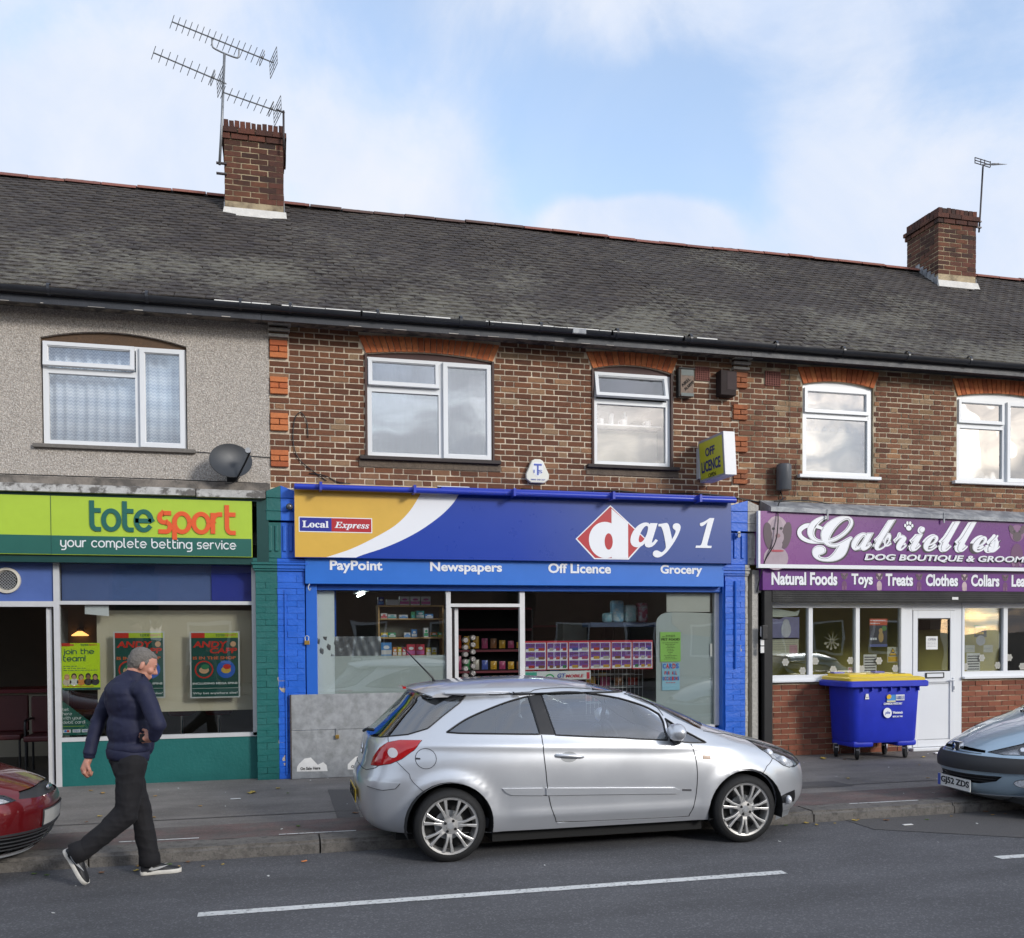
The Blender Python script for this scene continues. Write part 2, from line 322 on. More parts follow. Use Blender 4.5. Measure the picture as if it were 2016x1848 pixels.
# ---------------------------------------------------------------- ground
def speckle(m, sc, lo, hi, col, amt=.8, big=None):    # loose stones, stains
    nt = m.node_tree; L = nt.links; b = nt.nodes['Principled BSDF']; src = b.inputs['Base Color'].links[0].from_socket; g = nn(nt, 'ShaderNodeNewGeometry')
    v = nn(nt, 'ShaderNodeTexVoronoi', Scale=sc); L.new(g.outputs['Position'], v.inputs['Vector']); sp = nn(nt, 'ShaderNodeSeparateColor'); L.new(v.outputs['Color'], sp.inputs[0])
    mr = nn(nt, 'ShaderNodeMapRange'); L.new(sp.outputs[0], mr.inputs[0]); mr.inputs[1].default_value = lo; mr.inputs[2].default_value = hi; mr.inputs[4].default_value = amt
    mx = nn(nt, 'ShaderNodeMix', data_type='RGBA'); L.new(mr.outputs[0], mx.inputs[0]); L.new(src, mx.inputs[6]); mx.inputs[7].default_value = (*col, 1); out = mx.outputs[2]
    if big:
        n = nn(nt, 'ShaderNodeTexNoise', Scale=big[0], Detail=6.0, Roughness=.65); mp = nn(nt, 'ShaderNodeMapping'); mp.inputs['Scale'].default_value = (.45, 1.3, 1); L.new(g.outputs['Position'], mp.inputs[0]); L.new(mp.outputs[0], n.inputs['Vector'])
        k = mth(nt, 'ADD', mth(nt, 'MULTIPLY', mth(nt, 'SUBTRACT', n.outputs[0], .5), big[1]), 1.0); h = nn(nt, 'ShaderNodeHueSaturation'); L.new(out, h.inputs['Color']); L.new(k, h.inputs['Value']); out = h.outputs[0]
    L.new(out, b.inputs['Base Color'])
m_asph = mat('road_asphalt', (.092, .091, .096), .82, var=.24, vs=70, bump=1, bs=240, col2=(.13, .131, .14), c2p=(.4, .75), c2s=90)
m_pave = mat('footway_asphalt', (.185, .168, .155), .88, var=.18, vs=55, bump=1, bs=200, col2=(.235, .215, .20), c2p=(.42, .7), c2s=1.6)
m_pave2 = mat('red_footway_strip', (.17, .118, .108), .88, var=.2, vs=40, bump=1, bs=200, col2=(.14, .12, .11), c2p=(.42, .6), c2s=4)
m_patch = mat('footway_patch', (.115, .107, .103), .88, var=.15, vs=50, bump=1, bs=220)
m_kerb = mat('granite_kerb', (.165, .152, .137), .85, var=.18, vs=60, bump=1, bs=110, col2=(.085, .078, .07), c2p=(.48, .7), c2s=14)
m_line = mat('road_paint', (.62, .62, .60), .7, var=.14, vs=40, bump=.4, bs=120, col2=(.30, .30, .30), c2p=(.6, .72), c2s=30)
speckle(m_asph, 95, .80, .95, (.19, .19, .20), .8, (1.3, 1.3)); speckle(m_pave, 60, .86, .97, (.27, .25, .23), .6, (1.6, 1.1)); speckle(m_pave2, 60, .8, .95, (.10, .08, .08), .6, (2.2, 1.4)); speckle(m_kerb, 90, .8, .97, (.07, .065, .06), .5, (3, .9)); speckle(m_line, 60, .86, .95, (.2, .2, .2), .8, (3, .5))
m_soil = mat('ground_earth', (.09, .085, .07), .95, var=.2, vs=3)
def sheet(name, x0, x1, y0, y1, z, m, kind='structure', parent=None, nx=1, ny=1):
    b = MB()
    for j in range(ny+1):
        for i in range(nx+1): b.v.append((x0+(x1-x0)*i/nx, y0+(y1-y0)*j/ny, z))
    for j in range(ny):
        for i in range(nx): a = j*(nx+1)+i; b.f.append((a, a+1, a+nx+2, a+nx+1))
    o = b.build(name, m, parent); return tag(o, kind=kind) if kind else o
sheet('ground', -400, 400, -400, 400, -.13, m_soil)
sheet('road', -120, 120, -4.4, 7.75, -.10, m_asph)
b = MB().box(-120, 120, 8.0, 11.62, -.12, 0); tag(b.build('pavement', m_pave), kind='structure')
sheet('red_footway_strip', -120, 120, 8.005, 8.62, .004, m_pave2)
b = MB().box(-120, 120, -7.5, -4.4, -.12, 0); tag(b.build('far_pavement', m_pave), kind='structure')
# patches and trench scars in the footway
for i, (x0, x1, y0, y1) in enumerate([(.55, .75, 8.63, 10.2), (3.6, 4.9, 8.63, 9.1), (5.35, 6.1, 8.9, 9.25)]):
    P = [(x0+random.uniform(-.03, .03), y0), (x1, y0+random.uniform(-.02, .02)), (x1+random.uniform(-.05, .05), y1), (x0-random.uniform(.0, .08), y1+.05)]
    o = MB().add([(a, c, .004) for a, c in P], [(0, 1, 2, 3)]).build('footway_patch', m_patch); tag(o, kind='structure')
o = MB().add([(-12, 8.98, .006), (2, 8.96, .006), (14, 9.0, .006), (14, 9.018, .006), (2, 8.985, .006), (-12, 9.0, .006)], [(0, 1, 4, 5), (1, 2, 3, 4)]).build('footway_joint', m_patch); tag(o, kind='structure')
# darker resurfaced strip of carriageway by the gutter at the right
o = MB().add([(5.2, 7.3, -.096), (6.3, 6.6, -.096), (12, 6.2, -.096), (12, 7.74, -.096), (5.2, 7.74, -.096)], [(0, 1, 2, 3, 4)]).build('road_patch', mat('old_road_surface', (.105, .10, .098), .85, var=.25, vs=60, bump=1, bs=200)); tag(o, kind='structure')
# kerb stones, one object each
ke = empty('kerb', (0, 7.72, -.1), 'long granite kerb of separate weathered stones along the pavement edge', 'kerb'); ke['kind'] = 'structure'
kx = [-8.9, -7.4, -5.9, -4.45, -2.95, -1.4]+[.345, 1.5, 2.45, 3.4, 4.0]+[4.86, 6.4, 7.7, 9.2, 10.7, 12.2, 13.7]
for a, c in zip(kx, kx[1:]):
    bm = bmesh.new(); bmesh.ops.create_cube(bm, size=1)
    for v in bm.verts: v.co = Vector(((a+c)/2+v.co.x*(c-a-.014), 7.86+v.co.y*.275, -.06+v.co.z*.13))
    bmesh.ops.bevel(bm, geom=[e for e in bm.edges if all(v.co.y < 7.8 and v.co.z > -.05 for v in e.verts)], offset=.028, segments=3, affect='EDGES')
    bmesh.ops.subdivide_edges(bm, edges=[e for e in bm.edges if e.calc_length() > .5], cuts=14, use_grid_fill=True)
    for v in bm.verts: v.co.y += random.uniform(-.006, .006); v.co.z += random.uniform(-.004, .004)
    MB().bm(bm).build('kerb_stone', m_kerb, ke, smooth=35)
# painted lines
for (x0, x1, y0, y1) in [(-.49, 3.64, 6.22, 6.17), (5.47, 9.4, 6.12, 6.05), (-6.4, -2.3, 6.26, 6.24)]:
    n = 40; b = MB()
    for i in range(n+1):
        x = x0+(x1-x0)*i/n; y = y0+(y1-y0)*i/n; e = .002*math.sin(i*2.1)
        b.v += [(x, y-.047+e, -.096), (x, y+.047+e*.7, -.096)]
    b.f = [(2*i, 2*i+2, 2*i+3, 2*i+1) for i in range(n)]
    tag(b.build('road_marking', m_line), kind='structure')
for (x0, x1, y) in [(-1.24, -.62, 8.1), (.02, .66, 8.04), (5.4, 6.16, 7.96), (2.0, 2.7, 8.0)]:
    tag(MB().add([(x0, y-.012, .008), (x1, y-.03, .008), (x1, y-.002, .008), (x0, y+.014, .008)], [(0, 1, 2, 3)]).build('bay_marking', m_line), kind='structure')
# ---------------------------------------------------------------- the three terraced shops: walls, bricks
FY = 11.32; CH = .0705
def brick_meshes(L, H, Dp, n, m, jit=.0025, name='brick'):
    out = []
    for i in range(n):
        j = lambda: random.uniform(-jit, jit); c = .004
        v = []
        for y, s in ((0, .5), (-Dp, .5)):
            for (sx, sz) in ((-1, -1), (1, -1), (1, 1), (-1, 1)): v.append((sx*(L/2)+j(), y+(j()*.8 if y else 0), sz*(H/2)+j()))
        f = [(4, 5, 6, 7), (0, 1, 5, 4), (1, 2, 6, 5), (2, 3, 7, 6), (3, 0, 4, 7)]
        me = bpy.data.meshes.new(name); me.from_pydata(v, [], f); me.materials.append(m); me['v'] = 1
        out.append((me, v, f))
    return out
def lay(parent, x0, x1, z0, z1, m, holes, keepfn=None, ch=CH, SL=.2155, HL=.1005, J=.0155, y=FY, near=(3, 4.3), limit=290, bond='flemish', dep=.0035):
    """bricks of one wall face: the nearest `limit` are objects of their own, the rest one joined part"""
    H = ch-J; rows = int((z1-z0)/ch); items = []
    for r in range(rows):
        zc = z0+(r+.5)*ch; x = x0-(0 if bond == 'stretcher' else 0)+((SL+J)/2 if r % 2 else 0)*-1 if bond == 'stretcher' else x0-((SL+HL+2*J)/2 if r % 2 else 0); k = 0
        while x < x1:
            L = SL if (bond == 'stretcher' or k % 2 == 0) else HL
            a, c = x, x+L; x += L+J; k += 1
            segs = [(max(a, x0), min(c, x1))]
            for (h0, h1) in [h for h in holes(zc)]:
                ns = []
                for (p, q) in segs:
                    if h1 <= p or h0 >= q: ns.append((p, q))
                    else:
                        if h0-p > .03: ns.append((p, h0-.004))
                        if q-h1 > .03: ns.append((h1+.004, q))
                segs = ns
            items += [((p+q)/2, zc, q-p) for p, q in segs if q-p > .025]
    items.sort(key=lambda t: (t[0]-near[0])**2+(t[1]-near[1])**2*1.2)
    st = brick_meshes(SL, H, dep, 7, m); hd = brick_meshes(HL, H, dep, 5, m); rest = MB()
    for i, (cx, cz, L) in enumerate(items):
        kind = st if abs(L-SL) < .003 else hd if abs(L-HL) < .003 else None
        if i < limit:
            if kind: me = random.choice(kind)[0]
            else: me = brick_meshes(L, H, dep, 1, m)[0][0]
            o = inst('brick', me, parent, (cx+random.uniform(-.002, .002), y+random.uniform(-.003, .003), cz+random.uniform(-.0015, .0015)))
        else:
            _, v, f = random.choice(kind) if kind else brick_meshes(L, H, dep, 1, m)[0]
            oy = random.uniform(-.003, .003); rest.add([(cx+p[0], y+oy+p[1], cz+p[2]) for p in v], f)
    if rest.v: tag(rest.build('bricks', m, parent), kind='stuff')
def archz(x, x0, x1, zs, rise): # height of a segmental arch over the opening
    u = (x-(x0+x1)/2)/((x1-x0)/2); return zs+rise*(1-u*u)
def voussoirs(parent, x0, x1, zs, rise, h, m, y=FY, spread=.09):
    n = round((x1-x0)/.072); cx = (x0+x1)/2
    for i in range(n):
        a, c = i/n, (i+1)/n; g = .07
        q = []
        for t in (a+g/n, c-g/n):
            xb = x0+(x1-x0)*t; xt = cx+(xb-cx)*(1+spread*2/(x1-x0)*1.0); zb = archz(xb, x0, x1, zs, rise); zt = zs+rise*.55+h+rise*.45*(1-((xb-cx)/((x1-x0)/2))**2)
            q += [((xb, zb+.004), (xt, zt))]
        (b0, t0), (b1, t1) = q; yf = y-.016+random.uniform(-.003, .003)
        v = [(b0[0], yf, b0[1]), (b1[0], yf, b1[1]), (t1[0], yf, t1[1]), (t0[0], yf, t0[1])]; v += [(p[0], y+.004, p[2]) for p in v]
        MB().add(v, [(0, 1, 2, 3), (1, 0, 4, 5), (2, 1, 5, 6), (3, 2, 6, 7), (0, 3, 7, 4)]).build('arch_brick', m, parent)
def opening(x0, x1, z0, zs, rise, n=10):
    return [(x0, z0), (x1, z0), (x1, zs)]+[(x1+(x0-x1)*i/n, archz(x1+(x0-x1)*i/n, x0, x1, zs, rise)) for i in range(1, n)]+[(x0, zs)]
# window openings x0,x1,z0,zspring,rise
W1 = (-2.46, -.935, 3.80, 4.97, .105); W2 = (1.095, 2.655, 3.815, 5.035, .055); W3 = (3.955, 5.04, 3.825, 5.035, .075); W4 = (6.95, 8.04, 3.805, 5.02, .06); W5 = (9.395, 11.0, 3.805, 5.0, .07)
EZ = 5.34
A = empty('terraced_shop', (-3.2, 11.4, 0), 'grey pebbledashed terraced building over the lime and green betting shop', 'building', 'terrace of shops with flats above')
B = empty('terraced_shop', (3, 11.4, 0), 'brown brick terraced building over the bright blue corner grocery', 'building', 'terrace of shops with flats above')
C = empty('terraced_shop', (9, 11.4, 0), 'brown brick terraced building over the purple dog boutique', 'building', 'terrace of shops with flats above')
m_pebble = mat('pebbledash', (.37, .325, .28), .95, var=.40, vs=62, bump=1.3, bs=75, col2=(.56, .53, .49), c2p=(.45, .62), c2s=70, detail=2)
m_pebble.node_tree.nodes['Principled BSDF'].inputs['Specular IOR Level'].default_value = .1
def walls(P, x0, x1, m, ops, z0=3.2, zt=5.40, y=FY+.004):
    o = MB().prism([(x0, z0), (x1, z0), (x1, zt), (x0, zt)], y, y+.22, [opening(*w) for w in ops]).build('wall', m, P)
    return o
wA = walls(A, -7.5, -.025, m_pebble, [W1], y=11.30); wB = walls(B, -.025, 6.0, m_mortar, [W2, W3]); wC = walls(C, 6.0, 13.6, m_mortar2, [W4, W5])
m_inner = mat('interior_wall', (.30, .28, .25), .9, var=.05); m_floor = mat('upper_floor', (.12, .1, .08), .9)
for P, x0, x1 in ((A, -7.5, -.03), (B, -.02, 5.99), (C, 6.01, 13.6)):
    MB().box(x0, x1, 15.6, 15.8, 0, 5.3).box(x0, x0+.05, 11.75, 15.6, 0, 5.3).box(x1-.05, x1, 11.75, 15.6, 0, 5.3).build('party_wall', m_inner, P)
    MB().box(x0+.05, x1-.05, 11.60, 15.6, 2.75, 2.9).box(x0+.05, x1-.05, 11.60, 15.6, 5.25, 5.30).build('ceiling', m_inner, P)
    # rear of the building and back slope
    MB().box(x0, x1, 17.0, 17.2, 0, 5.4).box(x0, x0+.1, 15.8, 17, 0, 5.4).box(x1-.1, x1, 15.8, 17, 0, 5.4).build('rear_wall', m_mortar, P)
# brick courses
QB = [(-.02, .2)]
def holesB(z):
    h = []
    for w in (W2, W3):
        if w[2]-.0 < z < w[3]+.02: h.append((w[0]-.01, w[1]+.01))
        if w[3]-.01 < z < w[3]+w[4]*1.0+.215: h.append((w[0]-.03-.06*(z-w[3])/.25, w[1]+.03+.06*(z-w[3])/.25))
    return h
QZ = [(5.12, 5.32), (4.905, 5.115), (4.485, 4.69), (4.06, 4.27), (3.64, 3.84)]   # projecting caps, then orange quoin blocks
def quoin(z, x0, x1): return [(x0, x1)] if any(a-.01 < z < c+.01 for a, c in QZ) else []
def merge(h): return h
lay(wB, -.018, 5.99, 3.40, EZ, m_brick, lambda z: holesB(z)+quoin(z, -.03, .2)+quoin(z, 5.9, 6.12)+([(5.36, 5.575)] if 4.96 < z < 5.165 else []), near=(2.9, 4.2))
lay(wC, 6.005, 13.55, 3.30, EZ, m_brick2, lambda z: ([(W4[0]-.01, W4[1]+.01)] if W4[2] < z < W4[3]+.02 else [])+([(W5[0]-.01, W5[1]+.01)] if W5[2] < z < W5[3]+.02 else [])
    +([(W4[0]-.03-.06*(z-W4[3])/.25, W4[1]+.03+.06*(z-W4[3])/.25)] if W4[3]-.01 < z < W4[3]+.26 else [])+([(W5[0]-.03-.06*(z-W5[3])/.25, W5[1]+.03)] if W5[3]-.01 < z < W5[3]+.27 else [])
    +quoin(z, 5.9, 6.12)+([(6.378, 6.61)] if 4.96 < z < 5.17 else []), near=(7.6, 4.2))
voussoirs(wB, W2[0], W2[1], W2[3], W2[4], .175, m_orange); voussoirs(wB, W3[0], W3[1], W3[3], W3[4], .165, m_orange)
voussoirs(wC, W4[0], W4[1], W4[3], W4[4], .19, m_orange); voussoirs(wC, W5[0], W5[1], W5[3], W5[4], .20, m_orange)
m_orange2 = mat('sooted_orange_brick', (.3, .1, .05), .9, var=.35, vs=20, bump=.8, bs=120, island=[(0, (.20, .075, .035)), (.5, (.36, .12, .05)), (1, (.26, .10, .05))])
for P, x0 in ((wB, -.02), (wB, 5.9)):
    for i, (a, c) in enumerate(QZ):
        if i == 0:
            for j in range(3): 
                z = a+.02+j*.066; e = .012*j
                MB().cbox(x0-.012, x0+.222+e, FY-.075-.02*j, FY, z, z+.034, .006).build('stone_course', mat('weathered_stone_cap', (.42, .40, .36), .85, var=.3, vs=30, bump=.6), P)
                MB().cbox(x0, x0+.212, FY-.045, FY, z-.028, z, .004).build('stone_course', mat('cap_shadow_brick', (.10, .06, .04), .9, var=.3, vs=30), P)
        else:
            rows = [(.0, [(0, 1)]), (.33, [(0, .5), (.5, 1)]), (.66, [(0, 1)])]
            for k in range(3):
                for (p, q) in rows[(k) % 3][1]:
                    zz = a+(c-a)*k/3
                    MB().cbox(x0+.21*p+.004, x0+.21*q-.004, FY-.045+random.uniform(-.004, .004), FY+.002, zz+.004, zz+(c-a)/3-.004, .006).build('quoin_brick', m_orange2 if x0 > 1 else m_orange, P)
# air bricks
def airbrick(P, x0, x1, z0, z1):
    n = 6; w = (x1-x0)/(n); h = (z1-z0)/(n); b = MB(); y0, y1 = FY-.02, FY-.004
    b.box(x0, x1, y1, y1+.006, z0, z1).build('air_brick', m_dark, P)
    b = MB()
    for i in range(n+1): x = x0+i*(x1-x0)/n; b.box(x-w*.22, x+w*.22, y0, y1, z0, z1)
    for i in range(n+1): z = z0+i*(z1-z0)/n; b.box(x0-w*.22, x1+w*.22, y0+.002, y1-.001, z-h*.22, z+h*.22)
    b.build('air_brick', mat('terracotta', (.19, .07, .055), .85, var=.1), P)
airbrick(wB, 5.375, 5.565, 4.98, 5.15); airbrick(wC, 6.39, 6.60, 4.975, 5.155)
# ---------------------------------------------------------------- windows
def frame(b, x0, x1, z0, z1, w, y0, y1):
    b.box(x0, x0+w, y0, y1, z0, z1).box(x1-w, x1, y0, y1, z0, z1).box(x0+w, x1-w, y0, y1, z0, z0+w).box(x0+w, x1-w, y0, y1, z1-w, z1)
GLS = [m_glassu]
def pane(P, x0, x1, z0, z1, y, m=None): return MB().box(x0, x1, y, y+.006, z0, z1).build('pane', m or GLS[0], P)
def sash(P, x0, x1, z0, z1, y, w=.05, tilt=0, m=None):
    b = MB(); frame(b, x0, x1, z0, z1, w, y-.035, y+.02); frame(b, x0+w, x1-w, z0+w, z1-w, .008, y-.02, y+.015)
    g = MB().box(x0+w, x1-w, y-.002, y+.004, z0+w, z1-w)
    if tilt:
        M = Matrix.Translation((0, y, z1)) @ Matrix.Rotation(R(-tilt), 4, 'X') @ Matrix.Translation((0, -y, -z1))
        for q in (b, g): q.v = [tuple(M @ Vector(p)) for p in q.v]
    b.build('sash', m or m_white, P); g.build('pane', GLS[0], P)
def window(Pn, W, mx, tz, kind, sill, m_arch, fixed_r=False, open_t=0, sashz=None, y=FY+.06, top=None):
    x0, x1, z0, zs, rise = W; top = top or zs-.03; b = MB(); F = .045
    x0 += .015; x1 -= .015
    frame(b, x0, x1, z0, top, F, y-.03, y+.04)
    if mx: b.box(mx-.03, mx+.03, y-.028, y+.04, z0+F, top-F)
    rx = (mx-.03) if mx else x1-F
    b.box(x0+F, rx, y-.026, y+.04, tz-.025, tz+.025)
    win = b.build('window', m_white, Pn)
    f2 = MB()
    f2.prism([(x0-.012, top+.001), (x1+.012, top+.001)]+[(x1+.012+(x0-x1-.024)*i/10, archz(x1+(x0-x1)*i/10, W[0], W[1], zs, rise)-.002) for i in range(11)], y-.02, y+.04).build('arch_infill', m_arch, win)
    sash(win, x0+.012, rx-.012, tz+.03, top-.012, y-.035, .042, open_t)
    bd = MB(); frame(bd, x0+F, rx, z0+F, tz-.025, .012, y-.03, y+.02); bd.build('bead', m_white, win); pane(win, x0+F+.01, rx-.01, z0+F+.01, tz-.03, y)
    if mx:
        if fixed_r: sash(win, mx+.012, x1-.012, z0+.012, top-.012, y-.035, .05)
        else: pane(win, mx+.03, x1-F, z0+F, top-F, y)
    if sill:
        MB().cbox(x0-.1, x1+.1, FY-.07, y, z0-.045, z0-.002, .006).build('sill', sill, win)
    return win
m_sillg = mat('grey_concrete_sill', (.16, .145, .13), .85, var=.2, vs=20, bump=.5); m_silld = mat('dark_stained_sill', (.05, .04, .037), .8, var=.3, vs=20, bump=.4)
m_wood = mat('brown_timber_infill', (.105, .062, .035), .8, var=.25, vs=25, bump=.4); m_mar = mat('maroon_timber_infill', (.06, .022, .018), .6, var=.2, vs=25)
GLS[0] = glass('lace_window_glass', .13, wave=.004)
w1 = window(wA, W1, -1.45, 4.63, 0, m_sillg, m_wood, fixed_r=True, open_t=6, y=11.37)
GLS[0] = m_glassu
w2 = window(wB, W2, 2.02, 4.635, 0, m_silld, m_mar, fixed_r=True, open_t=3)
GLS[0] = glass('kitchen_window_glass', .11, wave=.004)
w3 = window(wB, W3, None, 4.645, 0, m_silld, m_mar, open_t=13)
GLS[0] = m_glassu
w4 = window(wC, W4, None, 4.62, 0, m_white, m_white); w5 = window(wC, W5, 10.23, 4.60, 0, m_white, m_white, fixed_r=True)
m_reveal = mat('maroon_reveal', (.055, .025, .02), .6)
for w, P in ((W2, wB), (W3, wB)):
    MB().box(w[0]-.012, w[0]+.014, FY-.022, FY+.2, w[2]-.01, w[3]).build('reveal', m_reveal, P); MB().box(w[1]-.014, w[1]+.012, FY-.022, FY+.2, w[2]-.01, w[3]).build('reveal', m_reveal, P)
    MB().box(w[0]-.09, w[1]+.09, FY-.014, FY+.002, w[2]-.13, w[2]-.05).build('sill_render', mat('rough_sill_render', (.13, .10, .075), .95, var=.35, vs=18, bump=1), P)
# behind the glass: curtains, blinds
def curtain(name, label, x0, x1, z0, z1, y, m, amp=.02, wl=.11, n=90):
    b = MB()
    for i in range(n+1):
        x = x0+(x1-x0)*i/n; yy = y+amp*math.sin(2*math.pi*(x-x0)/wl)+amp*.5*math.sin(2*math.pi*(x-x0)/wl*.37+1)
        b.v += [(x, yy, z0), (x, yy, z1)]
    b.f = [(2*i, 2*i+2, 2*i+3, 2*i+1) for i in range(n)]
    o = b.build(name, m, smooth=True); md = o.modifiers.new('t', 'SOLIDIFY'); md.thickness = .003
    return tag(o, label, 'curtain')
def lace():
    m = bpy.data.materials.new('lace'); m.use_nodes = True; nt = m.node_tree; L = nt.links; b = nt.nodes['Principled BSDF']
    g = nn(nt, 'ShaderNodeNewGeometry'); s = nn(nt, 'ShaderNodeSeparateXYZ'); L.new(g.outputs['Position'], s.inputs[0])
    sx = mth(nt, 'MULTIPLY', mth(nt, 'SINE', mth(nt, 'MULTIPLY', s.outputs[0], 170)), .009)
    st = mth(nt, 'SINE', mth(nt, 'MULTIPLY', mth(nt, 'ADD', s.outputs[2], sx), 165))
    band = mth(nt, 'SINE', mth(nt, 'MULTIPLY', s.outputs[2], 33)); k = mth(nt, 'ADD', mth(nt, 'MULTIPLY', st, .3), mth(nt, 'MULTIPLY', band, .18)); k = mth(nt, 'ADD', k, .55, clamp=True)
    cr = nn(nt, 'ShaderNodeValToRGB'); L.new(k, cr.inputs[0]); cr.color_ramp.elements[0].color = (.26, .37, .52, 1); cr.color_ramp.elements[1].color = (.82, .90, .96, 1); L.new(cr.outputs[0], b.inputs['Base Color'])
    b.inputs['Roughness'].default_value = .9; return m
m_lace = lace(); m_net = mat('cream_blind', (.78, .72, .60), .9, var=.04, vs=3); m_shade = mat('dark_room_net', (.05, .06, .07), .9, var=.1, vs=3)
curtain('net_curtain', 'patterned lace net curtain behind the window in the pebbledashed wall', -2.42, -.96, 3.85, 4.93, 11.5, m_lace)
curtain('net_curtain', 'plain curtain darkened to read as the unlit room behind the wide window above the blue grocery', 1.12, 2.63, 3.82, 5.0, 11.62, m_shade, amp=.008)  # curtain colour kept dark to stand for the unlit room
curtain('roller_blind', 'cream blind in the window over the purple sign nearest the white sign box', 6.97, 8.03, 3.85, 4.99, 11.56, m_net, amp=.0015, wl=.9)
curtain('roller_blind', 'cream blind in the last window at the far right above the purple sign', 9.4, 10.98, 3.85, 4.98, 11.56, m_net, amp=.0015, wl=.9)
tri = MB()
for i in range(8):
    x = 7.0+i*.125; tri.prism([(x, 4.46), (x+.1, 4.46), (x+.05, 4.53)], 11.545, 11.55)
tri.build('blind_trim', mat('blind_trim', (.5, .52, .52), .8), [o for o in COL.objects if o.name.startswith('roller_blind')][0])
# kitchen shelf seen in the third window
sh = empty('window_shelf', (4.5, 11.7, 4.40), 'white shelf across the window with the open top light', 'shelf')
MB().box(4.0, 5.0, 11.55, 11.75, 4.385, 4.405).build('board', m_white, sh)
tag(MB().box(4.0, 5.0, 11.72, 11.73, 3.86, 4.36).build('kitchen_blind', m_net), 'cream panel hanging below the white window shelf', 'blind')
for i, x in enumerate((4.17, 4.48, 4.83)):
    mg = MB().lathe([(.005, .002), (.033, 0), (.04, .02), (.042, .075), (.036, .075), (.034, .01)], (x, 11.62, 4.406), 'Z', 18); mg.tube([(x-.04, 11.62, 4.466), (x-.066, 11.62, 4.455), (x-.066, 11.62, 4.43), (x-.038, 11.62, 4.422)], .006, 6)
    tag(mg.build('mug', m_white, smooth=40), ('white mug at the pebbledash end of the window shelf', 'white mug in the middle of the window shelf', 'white mug on the window shelf next to the alarm boxes')[i], 'mug', 'mugs on the window shelf')
for i, x in enumerate((4.33, 4.52)):
    tag(MB().lathe([(.002, 0), (.033, 0), (.036, .03), (.034, .12), (.014, .14), (.012, .19), (.002, .19)] if i else [(.002, 0), (.034, 0), (.038, .15), (.03, .16), (.03, .015)], (x, 11.66, 4.406), 'Z', 16).build('jar' if i == 0 else 'bottle', mat('clear_vessel', (.55, .6, .62), .15), smooth=40), ('tall clear jar on the window shelf', 'clear soap bottle on the window shelf')[i], 'jar' if i == 0 else 'bottle')
# ---------------------------------------------------------------- roofs
EY, EZ0, RY, RZ = 10.97, 5.40, 14.12, 7.93
sl_v = Vector((0, RY-EY, RZ-EZ0)); SLN = sl_v.length; sl_v.normalize(); pit = math.atan2(RZ-EZ0, RY-EY)
TIL = [(0, (.034, .028, .026)), (.3, (.047, .039, .035)), (.55, (.062, .052, .045)), (.8, (.041, .034, .034)), (1, (.074, .063, .053))]
def tilemat():
    m = mat('plain_clay_tile', (.06, .055, .055), .9, var=.3, vs=30, bump=.9, bs=120, island=TIL); nt = m.node_tree; L = nt.links; b = nt.nodes['Principled BSDF']
    src = b.inputs['Base Color'].links[0].from_socket; g = nn(nt, 'ShaderNodeNewGeometry')
    n = nn(nt, 'ShaderNodeTexNoise', Scale=12.0, Detail=7.0, Roughness=.8); mp = nn(nt, 'ShaderNodeMapping'); mp.inputs['Scale'].default_value = (.55, 1.2, 1.2); L.new(g.outputs['Position'], mp.inputs[0]); L.new(mp.outputs[0], n.inputs['Vector'])
    n2 = nn(nt, 'ShaderNodeTexNoise', Scale=.7, Detail=3.0); L.new(g.outputs['Position'], n2.inputs['Vector'])
    s = nn(nt, 'ShaderNodeSeparateXYZ'); L.new(g.outputs['Position'], s.inputs[0])
    low = mth(nt, 'MULTIPLY', mth(nt, 'SUBTRACT', 6.9, s.outputs[2]), .075)
    k = mth(nt, 'ADD', mth(nt, 'ADD', n.outputs[0], mth(nt, 'MULTIPLY', mth(nt, 'SUBTRACT', n2.outputs[0], .5), .55)), low)
    mr = nn(nt, 'ShaderNodeMapRange'); L.new(k, mr.inputs[0]); mr.inputs[1].default_value = .55; mr.inputs[2].default_value = .68; mr.inputs[4].default_value = .8
    mx = nn(nt, 'ShaderNodeMix', data_type='RGBA'); L.new(mr.outputs[0], mx.inputs[0]); L.new(src, mx.inputs[6]); mx.inputs[7].default_value = (.175, .165, .133, 1)
    L.new(mx.outputs[2], b.inputs['Base Color']); return m
m_tile = tilemat()
G, TW = .108, .166; NR = int(SLN/G)
def tile_v(w=TW-.004):
    M = Matrix.Rotation(pit-.085, 3, 'X'); j = lambda a: random.uniform(-a, a); Lg = G*1.55; t = .014; dz = j(.002)
    vs = []
    for y in (0, Lg):
        for (x, z) in ((-w/2, 0), (0, .004), (w/2, 0), (w/2, t), (0, t+.005), (-w/2, t)): vs.append(tuple(M @ Vector((x+j(.0012), y+(j(.004) if y == 0 else 0), z+dz))))
    f = [(0, 1, 4, 5), (1, 2, 3, 4), (3, 9, 10, 4), (4, 10, 11, 5), (2, 8, 9, 3), (5, 11, 6, 0)]
    return vs, [tuple(q[::-1]) if 0 else q for q in f]
TV = []
for i in range(9):
    v, f = tile_v(); me = bpy.data.meshes.new('tile'); me.from_pydata(v, [], f); me.materials.append(m_tile)
    bm = bmesh.new(); bm.from_mesh(me); bmesh.ops.recalc_face_normals(bm, faces=bm.faces); bm.to_mesh(me); bm.free(); TV.append((me, v, f))
